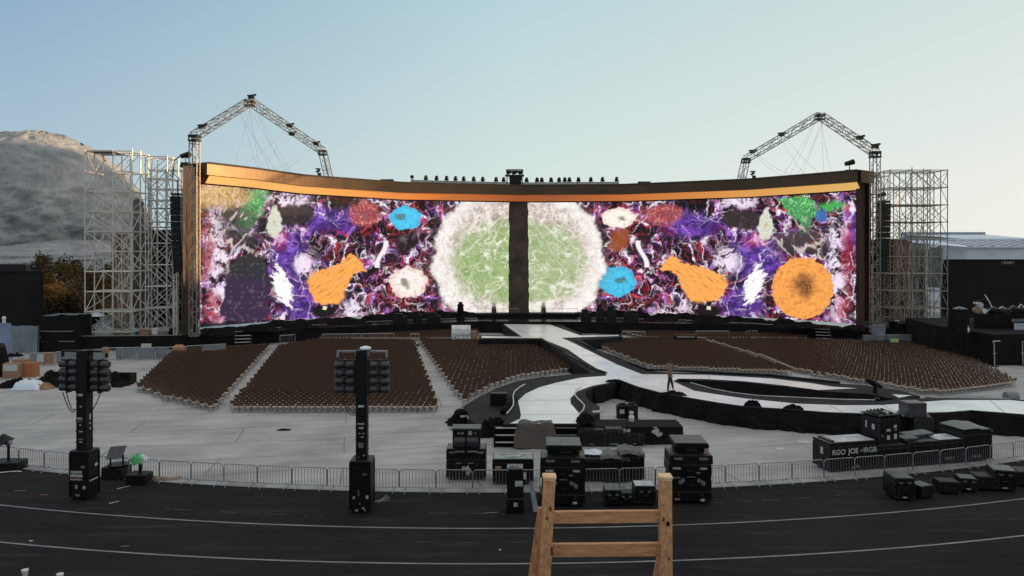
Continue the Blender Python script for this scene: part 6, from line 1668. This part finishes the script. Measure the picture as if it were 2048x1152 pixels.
# dark figure-high gear at the left frame edge
t = thing('covered_stand', 'dark covered stand cut off by the left frame edge', 'stand', at(2, 752, 0)); g = MB(); g.lathe([(.75, 0), (.6, .7), (.42, 1.6), (.3, 2.2), (.1, 2.35)], n=12); g.build('cover', BLACKCLOTH, t, smooth=True)
g = MB(); g.lathe([(.32, 2.2), (.2, 2.5)], n=10); g.build('stand_head', BLACKMETAL, t)
t = thing('banner_stand', 'pale blue banner stand at the far left beneath the hoarding', 'banner', at(8, 720, 0)); g = MB(); g.add([(-.6, 0, .05), (.7, 0, .05), (.55, .02, 3.2), (-.45, .02, 3.2), (-.6, .06, .05), (.7, .06, .05), (.55, .08, 3.2), (-.45, .08, 3.2)], [(0, 1, 2, 3), (7, 6, 5, 4), (0, 4, 5, 1), (1, 5, 6, 2), (2, 6, 7, 3), (3, 7, 4, 0)]); g.build('banner_sheet', pmat('pale_blue_banner', S(140, 148, 176), .6, col2=S(110, 116, 140), scale=.8), t); g = MB(); g.lathe([(.15, 3.2), (.12, 3.5), (.18, 3.6), (.1, 3.8)], n=8); g.build('white_cap', RAILWHITE, t)
t = thing('grey_sheet_fence', 'grey sheet-covered fence at the foot of the dark hoarding', 'fence', at(34, 706, 0)); q = at(34, 706, 0); g = MB(); g.grid(drape([(-1.3, 0), (1.9, 0)], 2.5, .02, .1, .3, 5, .1, 31)); g.build('sheet', GREYSHEET, t); g = MB(); [g.tube((x, .15, 0), (x, .15, 2.55), .04) for x in (-1.3, .3, 1.9)]; g.build('fence_post', SCAFDARK, t)
for px, py, lab in ((20, 705 + 4, 'left'), (48, 716, 'right')):
    t = thing('floor_bracket', f'thin pale steel bracket lying on the floor at far left, {lab} one', 'bracket', at(px, py, 0), .3); g = MB(); g.path([(-.6, 0, .03), (.6, 0, .03), (.6, 0, .5)], .03, 5); g.build('bracket_bar', STEEL, t)
# white hooded cart behind the third chair block
t = thing('hooded_cart', 'white barrel-hooded cart with a brown tail behind the third seating block', 'cart', at(922, 688, 0), .1); g = MB()
rows = [[(x, y, z) for (y, z) in ((-.6, .55), (-.6, 1.2), (-.5, 1.6), (-.25, 1.85), (.2, 1.9), (.6, 1.7), (.7, 1.2), (.7, .55))] for x in (-.95, -.3, .4, .95)]
g.grid(rows); g.build('hood', RAILWHITE, t); g = MB(); g.box(0, 0, .5, 1.9, 1.2, .12); g.path([(-.95, -.62, .6), (-.3, -.62, 1.0), (.95, -.62, 1.0)], .03, 5); [g.tube((x, -.62, .55), (x, -.62, 1.0), .02, 4) for x in (-.6, -.2, .2, .6)]; g.build('cart_frame', TAPE, t)
g = MB(); g.box(1.3, 0, .85, .7, 1.0, .9, taper=.8); g.build('brown_tail', KRAFT, t)
g = MB(); [g.lathe([(.2, -.05), (.24, 0), (.2, .05)], (sx, -.6, .24), 10, 'y') for sx in (-.6, .6)]; g.build('wheel', WHEEL, t)
t = thing('stage_cart', 'long black cart behind the right chair block', 'cart', at(1372, 690, 0)); g = MB(); g.box(0, .3, .75, 2.2, .7, .5, ch=.05); g.build('cart_body', CASE, t); g = MB(); g.box(0, -.07, .82, 1.8, .02, .06); g.build('pale_stripe', RAILWHITE, t); g = MB(); [g.tube((x, .3, 0), (x, .3, .5), .06) for x in (-.9, .9)]; g.build('cart_leg', STEEL, t)
t = thing('chair_dolly', 'small grey barred dolly at the head of the aisle left of the third block', 'dolly', at(830, 692, 0)); g = MB(); g.path([(-.4, 0, .1), (-.4, 0, 1.2), (.4, 0, 1.2), (.4, 0, .1)], .04, 5); g.path([(0, 0, .1), (0, 0, 1.3)], .03, 4); g.path([(-.4, 0, .7), (.4, 0, .7)], .03, 4); g.build('dolly_frame', STEEL, t); g = MB(); g.box(0, .2, .12, .9, .6, .08); g.build('dolly_base', CASE, t)

# ================================================================== RIGHT SIDE
q = at(1900, 675, 0); Yw = 96
t = thing('black_backdrop_wall', 'large plain black wall behind the right scaffold and platform', 'wall', (xat(1975, Yw), Yw, 0)); zt_ = far(0, 520, Yw).z
x0, x1 = xat(1886, Yw) - xat(1975, Yw), xat(2120, Yw) - xat(1975, Yw)
g = MB(); g.box((x0 + x1) / 2, .3, zt_ / 2, x1 - x0, .5, zt_); g.build('wall_face', WALLBLACK, t)
g = MB(); g.box((x0 + x1) / 2, .0, zt_ + .05, x1 - x0, .2, .1); g.build('top_rail', BLACKMETAL, t)
g = MB()
for k, w_ in enumerate((.12, .28, .2, .34, .12)): g.box(x0 + 7.6 + k * .36, .02, zt_ - .34, w_, .02, .36 if k != 4 else .3)
g.build('painted_mark', TAPE, t)
# hall with skylit roof
ROOFMAT = pmat('pale_roof_band', S(222, 224, 224), .6, col2=S(190, 193, 198), scale=.25, stretch=(1, 1, 4))
SKYL = pmat('blue_grey_skylight', S(176, 190, 212), .35, col2=S(206, 214, 228), scale=.1)
Yh = 125
ROOFCABLE = pmat('roof_cable_metal', S(120, 118, 122), .6)
def hp(px, py, Y): v = far(px, py, Y); return v
t = thing('long_hall', 'long pale hall with blue-grey skylit roof behind the black wall', 'hall', (xat(1960, Yh), Yh, 0)); o_ = Vector((xat(1960, Yh), Yh, 0))
e0, e1 = hp(1937, 494, Yh) - o_, hp(2200, 494, Yh) - o_
b0z = hp(0, 530, Yh).z - 3
g = MB(); g.add([(e0.x, 0, 0), (e1.x, 0, 0), (e1.x, 0, e0.z), (e0.x, 0, e0.z)], [(0, 1, 2, 3)])
gx = hp(1852, 477, Yh + 22) - o_
g.add([(e0.x, 0, 0), (e0.x, 0, e0.z), (gx.x, 22, gx.z - .2), (gx.x, 22, 0)], [(0, 1, 2, 3)]); g.build('hall_wall', ROOFMAT, t)
rz1 = hp(0, 478, Yh + 14).z; rz2 = hp(0, 469, Yh + 30).z
g = MB(); g.grid([[(e0.x - .6, -.5, e0.z), (e1.x, -.5, e0.z)], [(e0.x - 6, 14, rz1 - .3), (e1.x, 14, rz1 - .3)]]); g.build('lower_skylight', SKYL, t)
g = MB(); g.box((e0.x + e1.x) / 2 - 3, 14.4, rz1 - .1, e1.x - e0.x + 6, .6, .35); g.box((e0.x + e1.x) / 2, -.5, e0.z + .05, e1.x - e0.x + 1, .4, .3); g.build('roof_gutter', pmat('white_gutter', S(215, 217, 220), .5), t)
g = MB(); g.grid([[(gx.x + 4, 14.9, rz1), (e1.x, 14.9, rz1)], [(gx.x, 30, rz2), (e1.x, 30, rz2)]]); g.build('upper_skylight', SKYL, t)
g = MB(); g.box((gx.x + e1.x) / 2, 31, rz2 + .1, e1.x - gx.x, 1.5, .8); g.box((gx.x + e1.x) / 2, 31, rz2 / 2, e1.x - gx.x, 1.3, rz2 - .7); g.build('roof_ridge', pmat('ridge_sheet', S(150, 156, 166), .6), t)
for k in range(14):
    x = e0.x + 2 + k * 1.9
    if x > e1.x: break
    g = MB(); g.path([(x + 1.2 * (1 - cos(j / 6 * 1.57)) - .5, 14 * j / 6 - .4, e0.z + .06 + (rz1 - .3 - e0.z) * j / 6) for j in range(7)], .06, 4); g.build('roof_cable', ROOFCABLE, t)
# black draped platform with console gear
t = thing('mixing_platform', 'black draped two-level platform at the right edge of the floor', 'platform', (0, 0, 0))
zp = 3.05
pl = [tuple(at(a, b_, zp))[:2] for a, b_ in ((1875, 661), (1983, 669), (2120, 666))] 
base = [at(1875, 707, 0), at(1984, 731, 0), at(2120, 729, 0)]
poly = [(p.x, p.y) for p in base]
zp = CAMZ - (669 - HZ) / F * base[1].y
bk = [(base[2].x + 3, base[0].y + 8), (base[0].x + 1.2, base[0].y + 8)]
g = MB(); g.prism(poly + bk, 0, zp); g.build('lower_deck', BLACKCLOTH, t)
g = MB(); g.grid(drape([(poly[0][0] + 1.2, base[0].y + 7.5)] + [(x, y - .06) for x, y in poly], zp - .01, .02, .07, .28, 6, 0, 6, .08)); g.build('lower_drape', BLACKCLOTH, t)
up = [(xat(1950, 67), 67), (xat(2130, 66), 66), (xat(2130, 74), 74), (xat(1950, 74), 74)]
zu = far(0, 629, 66.5).z
g = MB(); g.prism(up, zp - .2, zu); g.build('upper_deck', BLACKCLOTH, t)
g = MB(); g.grid(drape([up[3], (up[0][0] - .02, up[0][1] - .05), (up[1][0], up[1][1] - .05)], zu - .01, zp + .01, .06, .25, 5, 0, 8, .04)); g.build('upper_drape', BLACKCLOTH, t)
q = Vector((xat(1921, 64), 64, zp)); t = thing('covered_console', 'tall black covered console standing on the platform corner', 'console', q); hz_ = far(0, 618, 64).z - zp
g = MB(); g.grid(drape([(-.62, .6), (-.55, -.3), (.5, -.3), (.55, .6), (-.62, .6)], hz_, .02, .08, .18, 7, .05, 12, .16)); g.box(0, .1, hz_ - .06, 1.0, .8, .1); g.build('cover_cloth', BLACKCLOTH, t); g = MB(); g.grid(crumple(0, .1, 1.0, .7, .25, 9, 12, 8, hz_)); g.build('crumpled_top', TAPE, t)
t = thing('white_bottle', 'small white bottle on the platform beside the covered console', 'bottle', Vector((xat(1936, 63.6), 63.6, zp))); g = MB(); g.lathe([(.12, 0), (.13, .3), (.06, .42), (.06, .5)], n=9); g.build('bottle_body', RAILWHITE, t, smooth=True); g = MB(); g.lathe([(.07, .5), (.07, .56)], n=8); g.build('cap', TAPE, t)
items = [(1962, 1.3, 0, 'pile of pale drums and folded parts at the left end of the upper platform'), (1988, 1.0, 1, 'black keyboard-like gear with silver edge on the upper platform'), (2008, .9, 2, 'brown rounded instrument case on the upper platform'), (2030, 1.1, 3, 'brass-rimmed dark drum on the upper platform'), (2046, .9, 4, 'dark gear box with silver knobs at the right edge of the upper platform')]
for px, h, k, lab in items:
    q = Vector((xat(px, 67.3), 67.3, zu)); t = thing('platform_gear', lab, 'stage gear', q)
    if k == 0:
        for j, (x, z, r, mt) in enumerate(((-.3, .3, .3, KRAFT), (.35, .22, .24, RAILWHITE), (.0, .75, .28, STICK), (-.35, .95, .12, RAILWHITE))):
            g = MB(); g.lathe([(r * .9, -.2), (r, -.1), (r, .1), (r * .9, .2)], (x, .2, z), 12, 'y'); g.build('drum', mt, t)
        g = MB(); g.path([(-.6, 0, 1.1), (.3, 0, 1.25), (.9, 0, .4), (1.2, 0, .1)], .07, 5); g.build('folded_stand', BLACKMETAL, t)
        g = MB(); g.path([(.3, -.05, 1.7), (.7, -.05, 1.1), (1.1, -.05, .3)], .05, 5); g.build('silver_bar', RAILWHITE, t)
    else:
        g = MB(); g.lathe([(.25, 0), (.42, .1), (.45, .4 * h), (.3, .6 * h)], (0, .2, 0), 12); g.build('gear_body', [CASE, CASE, TARPBROWN, CASE_B, CASE][k], t)
        g = MB(); g.path([(-.7, 0, .15), (-.2, 0, .45 + .1 * k), (.4, 0, .3), (.8, 0, .12)], .05, 5); g.build('silver_edge', RAILWHITE if k != 3 else KRAFT, t)
        g = MB(); g.box(.3, .1, .2 + .1 * (k % 2), .5, .4, .3); g.build('side_box', CASE_B, t)
q = Vector((xat(2036, 65.9), 65.85, zu - .75)); 
t = thing('sticker_panel', 'pale board covered in colourful stickers hung on the upper platform drape', 'board', (q.x, q.y - .15, far(0, 660, 65.8).z)); g = MB(); g.box(.1, 0, .3, 1.15, .04, .6); g.build('board', pmat('sticker_mix', S(225, 225, 230), .5, col2=S(90, 100, 130), scale=7, detail=3), t)
g = MB()
for k in range(6): g.box(-.62 + .19 * k, -.02, .85, .13, .02, .3)
g.build('upper_labels', TAPE, t)
for px, py, pt_, lab, arm in ((1980, 731, 683, 'silver crutch-like stand with bent top before the platform drape', True), (2036, 729, 683, 'silver straight pole stand before the platform drape near the right edge', False)):
    q = at(px, py, 0) - Vector((0, .6, 0)); h = far(0, pt_, q.y).z; t = thing('pole_stand', lab, 'stand', q)
    g = MB(); g.tube((0, 0, 0), (-.05, 0, h), .045, 7); g.tube((-.14, 0, h * .52), (.12, 0, h * .52), .03, 5); g.build('pole', STEEL, t)
    g = MB(); 
    if arm: g.path([(-.16, 0, h - .05), (0, 0, h + .03), (.45, 0, h + .04)], .05, 6)
    else: g.path([(-.05, 0, h), (.12, 0, h + .05)], .03, 5)
    g.build('top_arm', STEEL if arm else TAPE, t)
    g = MB(); g.lathe([(.3, 0), (.3, .03), (.05, .06)], n=12); g.build('base_plate', BLACKMETAL, t)
# ================================================================== SMALL COVERED LIGHTS BY THE BARRIERS
def base_box(t, w_, d, h): 
    g = MB(); g.box(0, 0, h / 2, w_, d, h, ch=.03); g.build('base_box', CASE_B, t)
t = thing('shaded_floor_lamp', 'dark floor lamp with cone rain hood on a box, at the left frame edge', 'lamp', at(18, 938, .004)); base_box(t, 1.2, .8, .38)
g = MB(); g.tube((-.02, 0, .38), (-.02, 0, 1.15), .06, 7); g.build('post', BLACKMETAL, t)
g = MB(); g.M = Matrix.Translation((-.15, -.05, 1.3)) @ Matrix.Rotation(-.5, 4, 'Y'); g.lathe([(.33, -.16), (.30, -.1), (.10, .22), (.03, .26)], n=10); g.M = Matrix.Identity(4); g.build('rain_hood', CASE_B, t)
g = MB(); g.lathe([(.10, 1.05), (.17, 1.12), (.17, 1.28), (.1, 1.36)], (0, -.05, 0), 12); g.build('lamp_glass', STEEL, t, smooth=True)
g = MB(); g.path([(-.5 + .12 * k, -.5 - .1 * sin(k * .5), .02) for k in range(12)], .025, 5); g.build('white_cable', RAILWHITE, t)
t = thing('well_light', 'small well-shaped light with slanted dark roof on a black box', 'lamp', at(233, 955, .004), -.15); base_box(t, .92, .72, .5)
g = MB(); [g.tube((sx, 0, .5), (sx, 0, .98), .045, 6) for sx in (-.28, .30)]; g.build('post', BLACKMETAL, t)
g = MB(); g.M = Matrix.Translation((0, -.02, 1.06)) @ Matrix.Rotation(-.12, 4, 'Y') @ Matrix.Rotation(.85, 4, 'X'); g.box(0, 0, 0, .74, .56, .035); g.M = Matrix.Identity(4); g.build('slanted_roof', LIDTOP, t)
g = MB(); g.lathe([(.36, .5), (.42, .52), (.42, .58), (.36, .58)], (.1, 0, 0), 14); g.build('round_rim', CASE, t)
g = MB(); g.path([(-.26, -.05, .95), (-.1, -.05, .8), (.1, -.05, .75), (.28, -.05, .9)], .012, 4); g.build('wire', TAPE, t)
t = thing('cloth_covered_light', 'small pole light wrapped in green and white cloth on a black box', 'lamp', at(279, 966, .004), -.05); base_box(t, .82, .66, .42)
g = MB(); g.tube((.02, 0, .42), (0, 0, .98), .05, 6); g.tube((.05, 0, .42), (.12, 0, .8), .03, 5); g.build('post', BLACKMETAL, t)
for nm, mt, sc, sd in (('white_cloth', WHITEBAG, 1.0, 3), ('green_cloth', pmat('bright_green_cloth', S(96, 196, 116), .6, var=.15), .72, 4)):
    g = MB(); rnd = random.Random(sd); rows = []
    for j in range(6):
        rows.append([(sc * (.10 + .30 * j / 5) * cos(2 * pi * i / 12) * rnd.uniform(.7, 1.15) + (.05 if sc == 1 else -.03), sc * (.08 + .18 * j / 5) * sin(2 * pi * i / 12) - (.0 if sc == 1 else .12), 1.22 - (.10 + .36 * rnd.random()) * j / 5 - .02 * (sc == 1)) for i in range(13)])
        rows[-1][-1] = rows[-1][0]
    g.grid(rows); g.build(nm, mt, t)
t = thing('loose_cables', 'loose pale cables and scraps on the track beside the green cloth light', 'cables', at(318, 958, .01)); g = MB(); rnd = random.Random(8)
for k in range(9): g.path([(-.6 + .2 * j + rnd.uniform(-.1, .1), rnd.uniform(-.25, .25), .02 + .05 * rnd.random()) for j in range(8)], .018, 4)
g.build('cable', STICKTAN, t); g = MB(); g.grid(crumple(.2, .1, .7, .4, .15, 12, 10, 8)); g.build('scrap', STICK, t)
# litter on the track
for i, (px, py, L_, lab, mt) in enumerate([(247, 975, .5, 'white strip on the track right of the left light tower base', RAILWHITE), (228, 1005, .35, 'white strip on the track in front of the well-shaped light', RAILWHITE), (40, 982, .4, 'pale scrap of tape on the track near the left edge', TAPE), (88, 990, .25, 'orange scrap of tape on the track near the left edge', ORANGEBIN), (250, 1093, .25, 'thin pale scrap between the two white lines', TAPE), (62, 1082, .1, 'tiny white speck of litter on the track', RAILWHITE), (755, 1003, .9, 'bunch of pale straps lying right of the middle light tower', TAPE), (980, 1026, .6, 'pale tape strip left of the narrow motor cabinet', TAPE), (1000, 1100, .06, 'tiny white pebble between the white lines', RAILWHITE), (170, 898, .0, '', None)]):
    if not lab: continue
    q = at(px, py, .012); g = MB()
    n = 4 if L_ > .7 else 1
    for k in range(n): g.box(.05 * k, .08 * k, .008 + .004 * k, L_, .035 + .02 * (L_ < .15), .012, rz=(.9 if i < 2 else .2) + .4 * k)
    tag(g.build('tape_scrap', mt, loc=q), lab, 'litter')
q = at(568, 860, .01); g = MB(); g.grid(crumple(0, 0, .7, .3, .1, 15, 10, 6)); tag(g.build('dark_rag', BLACKCLOTH, loc=(q.x, q.y, .01)), 'small dark rag alone on the pale floor in front of the second block', 'rag')
for px, py, lab in ((1610, 884, 'white paper sheet on the floor left of the lettered case'), (1560, 898, 'smaller white paper sheet on the floor between the stacks and lettered case')):
    q = at(px, py, .01); g = MB(); g.grid(crumple(0, 0, .75 if px > 1600 else .4, .5, .03, 19, 8, 6)); tag(g.build('paper_sheet', STICK, loc=(q.x, q.y, .01)), lab, 'paper')

# ================================================================== PERSON ON THE CATWALK
FT = at(1340, 784, ZC); Yp = FT.y; sc = 1.80
J = {}
def skin_body(name, verts, edges, radii, root, sub=2):
    me = bpy.data.meshes.new(name); me.from_pydata(verts, edges, []); me.update()
    o = bpy.data.objects.new(name, me); COL.objects.link(o)
    md = o.modifiers.new('skin', 'SKIN'); md.use_smooth_shade = True
    sv = me.skin_vertices[0].data if me.skin_vertices else None
    if sv is None:
        bm = bmesh.new(); bm.from_mesh(me); bm.verts.layers.skin.verify(); bm.to_mesh(me); bm.free(); sv = me.skin_vertices[0].data
    for i, r in enumerate(radii):
        sv[i].radius = (r, r) if not isinstance(r, tuple) else r
        sv[i].use_root = (i == root)
    s = o.modifiers.new('sub', 'SUBSURF'); s.levels = sub; s.render_levels = sub
    bpy.context.view_layer.update()
    dg = bpy.context.evaluated_depsgraph_get()
    m2 = bpy.data.meshes.new_from_object(o.evaluated_get(dg))
    bpy.data.objects.remove(o)
    return m2
SKIN = pmat('skin', S(150, 104, 84), .55, var=.08)
HOOD = pmat('brown_hooded_top', S(138, 102, 86), .85, var=.15, scale=12, bump=.3, bscale=25)
TROU = pmat('black_trousers', S(32, 30, 32), .8, var=.2, scale=10, bump=.2)
HAIR = pmat('dark_hair', S(34, 26, 24), .6)
SHOE = pmat('black_shoe', S(28, 27, 28), .5)
# x to the right of the photo, y away from the camera, z up; walking to the right and slightly away
B = dict(pel=(0, 0, .95), wa=(0.0, 0, 1.08), ch=(-.02, 0, 1.30), nk=(-.005, 0, 1.50), nk2=(.02, 0, 1.56), hd=(.045, 0, 1.655), hdt=(.04, 0, 1.75),
         lh=(-.02, -.09, .90), lk=(-.10, -.09, .50), la=(-.155, -.09, .10), lt=(-.02, -.10, .045),
         rh=(.03, .09, .90), rk=(.13, .10, .50), ra=(.215, .10, .13), rt=(.31, .07, .05),
         ls=(-.05, -.17, 1.44), le=(-.10, -.25, 1.18), lw=(.05, -.21, 1.00),
         rs=(.01, .17, 1.44), re=(.20, .22, 1.28), rw=(.17, .06, 1.50))
order = list(B); idx = {k: i for i, k in enumerate(order)}
E = [('pel', 'wa'), ('wa', 'ch'), ('ch', 'nk'), ('nk', 'nk2'), ('nk2', 'hd'), ('hd', 'hdt'), ('pel', 'lh'), ('lh', 'lk'), ('lk', 'la'), ('la', 'lt'), ('pel', 'rh'), ('rh', 'rk'), ('rk', 'ra'), ('ra', 'rt'), ('nk', 'ls'), ('ls', 'le'), ('le', 'lw'), ('nk', 'rs'), ('rs', 're'), ('re', 'rw')]
RD = dict(pel=.135, wa=.125, ch=.15, nk=.085, nk2=.055, hd=.098, hdt=.07, lh=.105, lk=.078, la=.056, lt=.042, rh=.105, rk=.078, ra=.052, rt=.036, ls=.07, le=.046, lw=.032, rs=.07, re=.046, rw=.032)
verts = [B[k] for k in order]; edges = [(idx[a], idx[b_]) for a, b_ in E]; rads = [RD[k] for k in order]
# hands: palm plus five finger chains on each wrist
def add_hand(wk, d, side):
    w0 = Vector(B[wk]); d = Vector(d).normalized(); s_ = Vector(side).normalized(); n_ = d.cross(s_)
    i0 = len(verts); verts.append(tuple(w0 + d * .07)); rads.append(.032); edges.append((idx[wk], i0))
    for k, (off, ln) in enumerate(((-.030, .065), (-.010, .078), (.010, .074), (.028, .058))):
        p1 = w0 + d * .10 + s_ * off; p2 = p1 + d * ln * .6 + n_ * .012; p3 = p2 + d * ln * .35 + n_ * .03
        a = len(verts); verts.extend([tuple(p1), tuple(p2), tuple(p3)]); rads.extend([.010, .009, .008]); edges.extend([(i0, a), (a, a + 1), (a + 1, a + 2)])
    a = len(verts); p1 = w0 + d * .05 - s_ * .045; p2 = p1 + d * .04 - s_ * .015 + n_ * .015
    verts.extend([tuple(p1), tuple(p2)]); rads.extend([.012, .010]); edges.extend([(i0, a), (a, a + 1)])
add_hand('lw', (.5, .1, -.6), (0, 1, .1)); add_hand('rw', (-.15, -.15, .6), (1, 0, .2))
m2 = skin_body('body_rig', verts, edges, rads, 0)
for v in m2.vertices: v.co.z = max(v.co.z, .004)
per = thing('person', 'person in brown hooded top and black trousers walking along the white catwalk', 'person', (FT.x, FT.y, ZC + .018))
per.scale = (1.03, 1.03, 1.03)
m2.name = 'body'
m2.materials.clear()
for mt in (SKIN, HOOD, TROU, SHOE, RAILWHITE): m2.materials.append(mt)
for p in m2.polygons:
    c = p.center; p.use_smooth = True
    if c.z < .085: p.material_index = 3
    elif c.z < .17 and c.x > .12: p.material_index = 4
    elif c.z < .98 and not (c.x > .0 and abs(c.y) > .17): p.material_index = 2
    elif c.z < 1.545 and not ((Vector(c) - Vector(B['lw'])).length < .03 or c.z < 1.0): p.material_index = 1
    else: p.material_index = 0
o = bpy.data.objects.new('body', m2); COL.objects.link(o); o.parent = per
def ell(name, mat, c, r, n=14, m_=10, cut=None):
    g = MB(); rows = []
    for j in range(m_ + 1):
        ph = -pi / 2 + pi * j / m_; rows.append([(c[0] + r[0] * cos(ph) * cos(2 * pi * i / n), c[1] + r[1] * cos(ph) * sin(2 * pi * i / n), c[2] + r[2] * sin(ph)) for i in range(n + 1)])
    g.grid(rows); ob = g.build(name, mat, per, smooth=True); return ob
ell('hair', HAIR, (.02, 0, 1.70), (.11, .095, .12))
ell('nose', SKIN, (.15, -.01, 1.655), (.02, .014, .02), 8, 6)
ell('ear', SKIN, (.045, -.095, 1.655), (.02, .012, .03), 8, 6)
ell('hood', HOOD, (-.045, 0, 1.58), (.10, .115, .13))
# loose hem of the top and the white shirt below it
for nm, mt, z0, z1, r0, r1 in (('top_hem', HOOD, .93, 1.10, .175, .165), ('white_shirt_hem', RAILWHITE, .875, .95, .16, .165)):
    g = MB(); rows = []
    for j in range(4):
        z = z0 + (z1 - z0) * j / 3; r = r0 + (r1 - r0) * j / 3
        rows.append([(r * .8 * cos(2 * pi * i / 16), r * 1.05 * sin(2 * pi * i / 16), z + (.02 * cos(2 * pi * i / 16) if nm != 'top_hem' else 0)) for i in range(17)])
    g.grid(rows); g.build(nm, mt, per, smooth=True)

# ================================================================== WOODEN TRESTLE AND THE TERRACE IT STANDS ON
t = thing('viewing_terrace', 'stepped concrete terrace below the camera carrying the wooden trestle', 'terrace', (0, 0, 0))
for (y0, y1, z) in ((-4, 1.2, 7.95), (1.2, 4.5, 7.3), (4.5, 5.75, 6.85), (5.75, 8.0, 5.9), (8.0, 11.0, 4.5), (11.0, 14.0, 3.1)):
    zl = CAMZ - (1152 - HZ) / F * y1
    z = min(z, zl - .12)
    g = MB(); g.prism([(-30, y0), (30, y0), (30, y1), (-30, y1)], -.05, z); g.build('terrace_step', CONCRETE2, t)
KNOT = pmat('pine_knot', S(120, 74, 46), .6, col2=S(84, 50, 32), scale=30)
YT = 5.2; sc_ = YT / F
zf = min(6.85, CAMZ - 652 / F * 5.75 - .12)
xl, xr = xat(1095, YT), xat(1330.5, YT)
t = thing('wooden_trestle', 'knotty pine trestle frame with two capped posts and two cross rails', 'trestle', ((xl + xr) / 2, YT, zf)); o_ = Vector(((xl + xr) / 2, YT, zf))
zt1 = far(0, 956, YT).z - zf
def tilted(g, x0, y0, z0, x1, y1, z1, w_, d):
    vs = []
    for (x, y, z) in ((x0, y0, z0), (x1, y1, z1)):
        vs += [(x - w_ / 2, y - d / 2, z), (x + w_ / 2, y - d / 2, z), (x + w_ / 2, y + d / 2, z), (x - w_ / 2, y + d / 2, z)]
    g.add(vs, [(3, 2, 1, 0), (4, 5, 6, 7), (0, 1, 5, 4), (1, 2, 6, 5), (2, 3, 7, 6), (3, 0, 4, 7)])
pw = 23.5 * sc_
xlt, xlb = xat(1098.5, YT) - o_.x, xat(1089, YT) - o_.x
xlb = xlt + (xlb - xlt) * zt1 / ((1152 - 956) / F * YT)
xrt = xat(1330, YT) - o_.x; xrb = xrt + .007
for a, b_ in ((xlb, xlt), (xrb, xrt)):
    g = MB(); tilted(g, a, 0, 0, b_, 0, zt1 - .012, pw, pw); ob = g.build('post', WOOD, t)
    md = ob.modifiers.new('bevel', 'BEVEL'); md.width = .003; md.segments = 2
    g = MB(); g.box(b_, 0, zt1 - .002, pw * 1.0, pw * 1.0, .016); g.box(b_, 0, zt1 + .012, pw * 1.17, pw * 1.17, .012, taper=1.0); g.box(b_, 0, zt1 + .021, pw * 1.17, pw * 1.17, .006, taper=.85); ob = g.build('post_cap', WOODTOP, t)
    md = ob.modifiers.new('bevel', 'BEVEL'); md.width = .002; md.segments = 2
for pyt, pyb in ((1021, 1045), (1086, 1112)):
    z1, z0 = far(0, pyt, YT).z - zf, far(0, pyb, YT).z - zf
    g = MB(); g.box((xlt + xrt) / 2 - .004, .0, (z0 + z1) / 2, xrt - xlt - pw + .03, .035, z1 - z0); ob = g.build('cross_rail', WOODRAIL, t)
    ob.rotation_euler = (0, -.009, 0)
    md = ob.modifiers.new('bevel', 'BEVEL'); md.width = .003; md.segments = 2
for k in range(8):
    x = (xlt if k % 2 else xrt) + random.uniform(-.02, .02)
    gg = MB(); n = 8; zz = zt1 - .06 - .6 * random.random(); r = .006 + .006 * random.random()
    gg.add([(x + r * cos(2 * pi * i / n), -pw / 2 - .0015 - .0035 * 0, zz + r * 1.7 * sin(2 * pi * i / n)) for i in range(n)], [tuple(range(n))]); gg.build('knot', KNOT, t)
for pyr in (1027, 1039, 1092, 1106):
    for x in (xlt + pw * .78, xrt - pw * .78):
        gg = MB(); gg.lathe([(.004, -.021), (.004, -.0165)], (x, 0, far(0, pyr, YT).z - zf), 8, 'y'); gg.build('screw_head', TRIM, t)
zb1 = far(0, 1022, YT).z - zf
g = MB(); tilted(g, xlt - pw / 2 - .006 - zb1 * .135, .10, 0, xlt - pw / 2 - .006, .07, zb1, .058, .03); ob = g.build('brace_leg', WOOD, t)
g = MB(); tilted(g, xrb + .012, .62, 0, xrt + pw / 2 - .005, .06, zb1, .03, .03); ob = g.build('brace_leg', WOOD, t)
g = MB(); tilted(g, xlb - .05, .62, 0, xlt - .02, .06, zb1, .04, .03); ob = g.build('brace_leg', WOOD, t)
# two white posts at the bottom left
kids = None
for px, py, lab in ((50, 1139, 'white flared post top at the bottom left corner, left and taller of two'), (120, 1147, 'white flared post top at the bottom left, right and lower of two')):
    q = far(px, py, 20.0)
    t = thing('white_post', lab, 'post', (q.x, 20.0, 0), 0, 'white posts at the bottom left')
    g = MB(); g.lathe([(.06, 0), (.055, q.z * .7), (.062, q.z - .14), (.09, q.z - .03), (.088, q.z)], n=14); g.build('post_shaft', RAILWHITE, t, smooth=True)
    g = MB(); g.lathe([(.10, 0), (.10, .04), (.07, .06)], n=14); g.build('base_flange', TAPE, t)
# pale rag in the corner right of the trestle brace
# ================================================================== ADDED SHADE STAND on the right, unseen, put there to shade the floor
t = thing('added_shade_stand', 'unseen concrete stand added far right to shade the arena', 'stand', (0, 0, 0))
SX, SH = 118.0, 20.4
for k in range(10):
    g = MB(); x0 = SX + k * 2.4; x1 = x0 + 2.4 if k < 9 else SX + 34
    g.prism([(x0, -40), (x1, -40), (x1, 90), (x0, 90)], -.1, SH * (k + 1) / 10); g.build('shade_stand_tier', CONCRETE2, t)
# unseen ridge added in the east to shade the hall and hill foot
o = dome('added_shade_ridge', 275, 225, 72, 110, 118, 92, -2, 12, 120, 50); o.data.materials.append(GRANITE); tag(o, kind='structure')
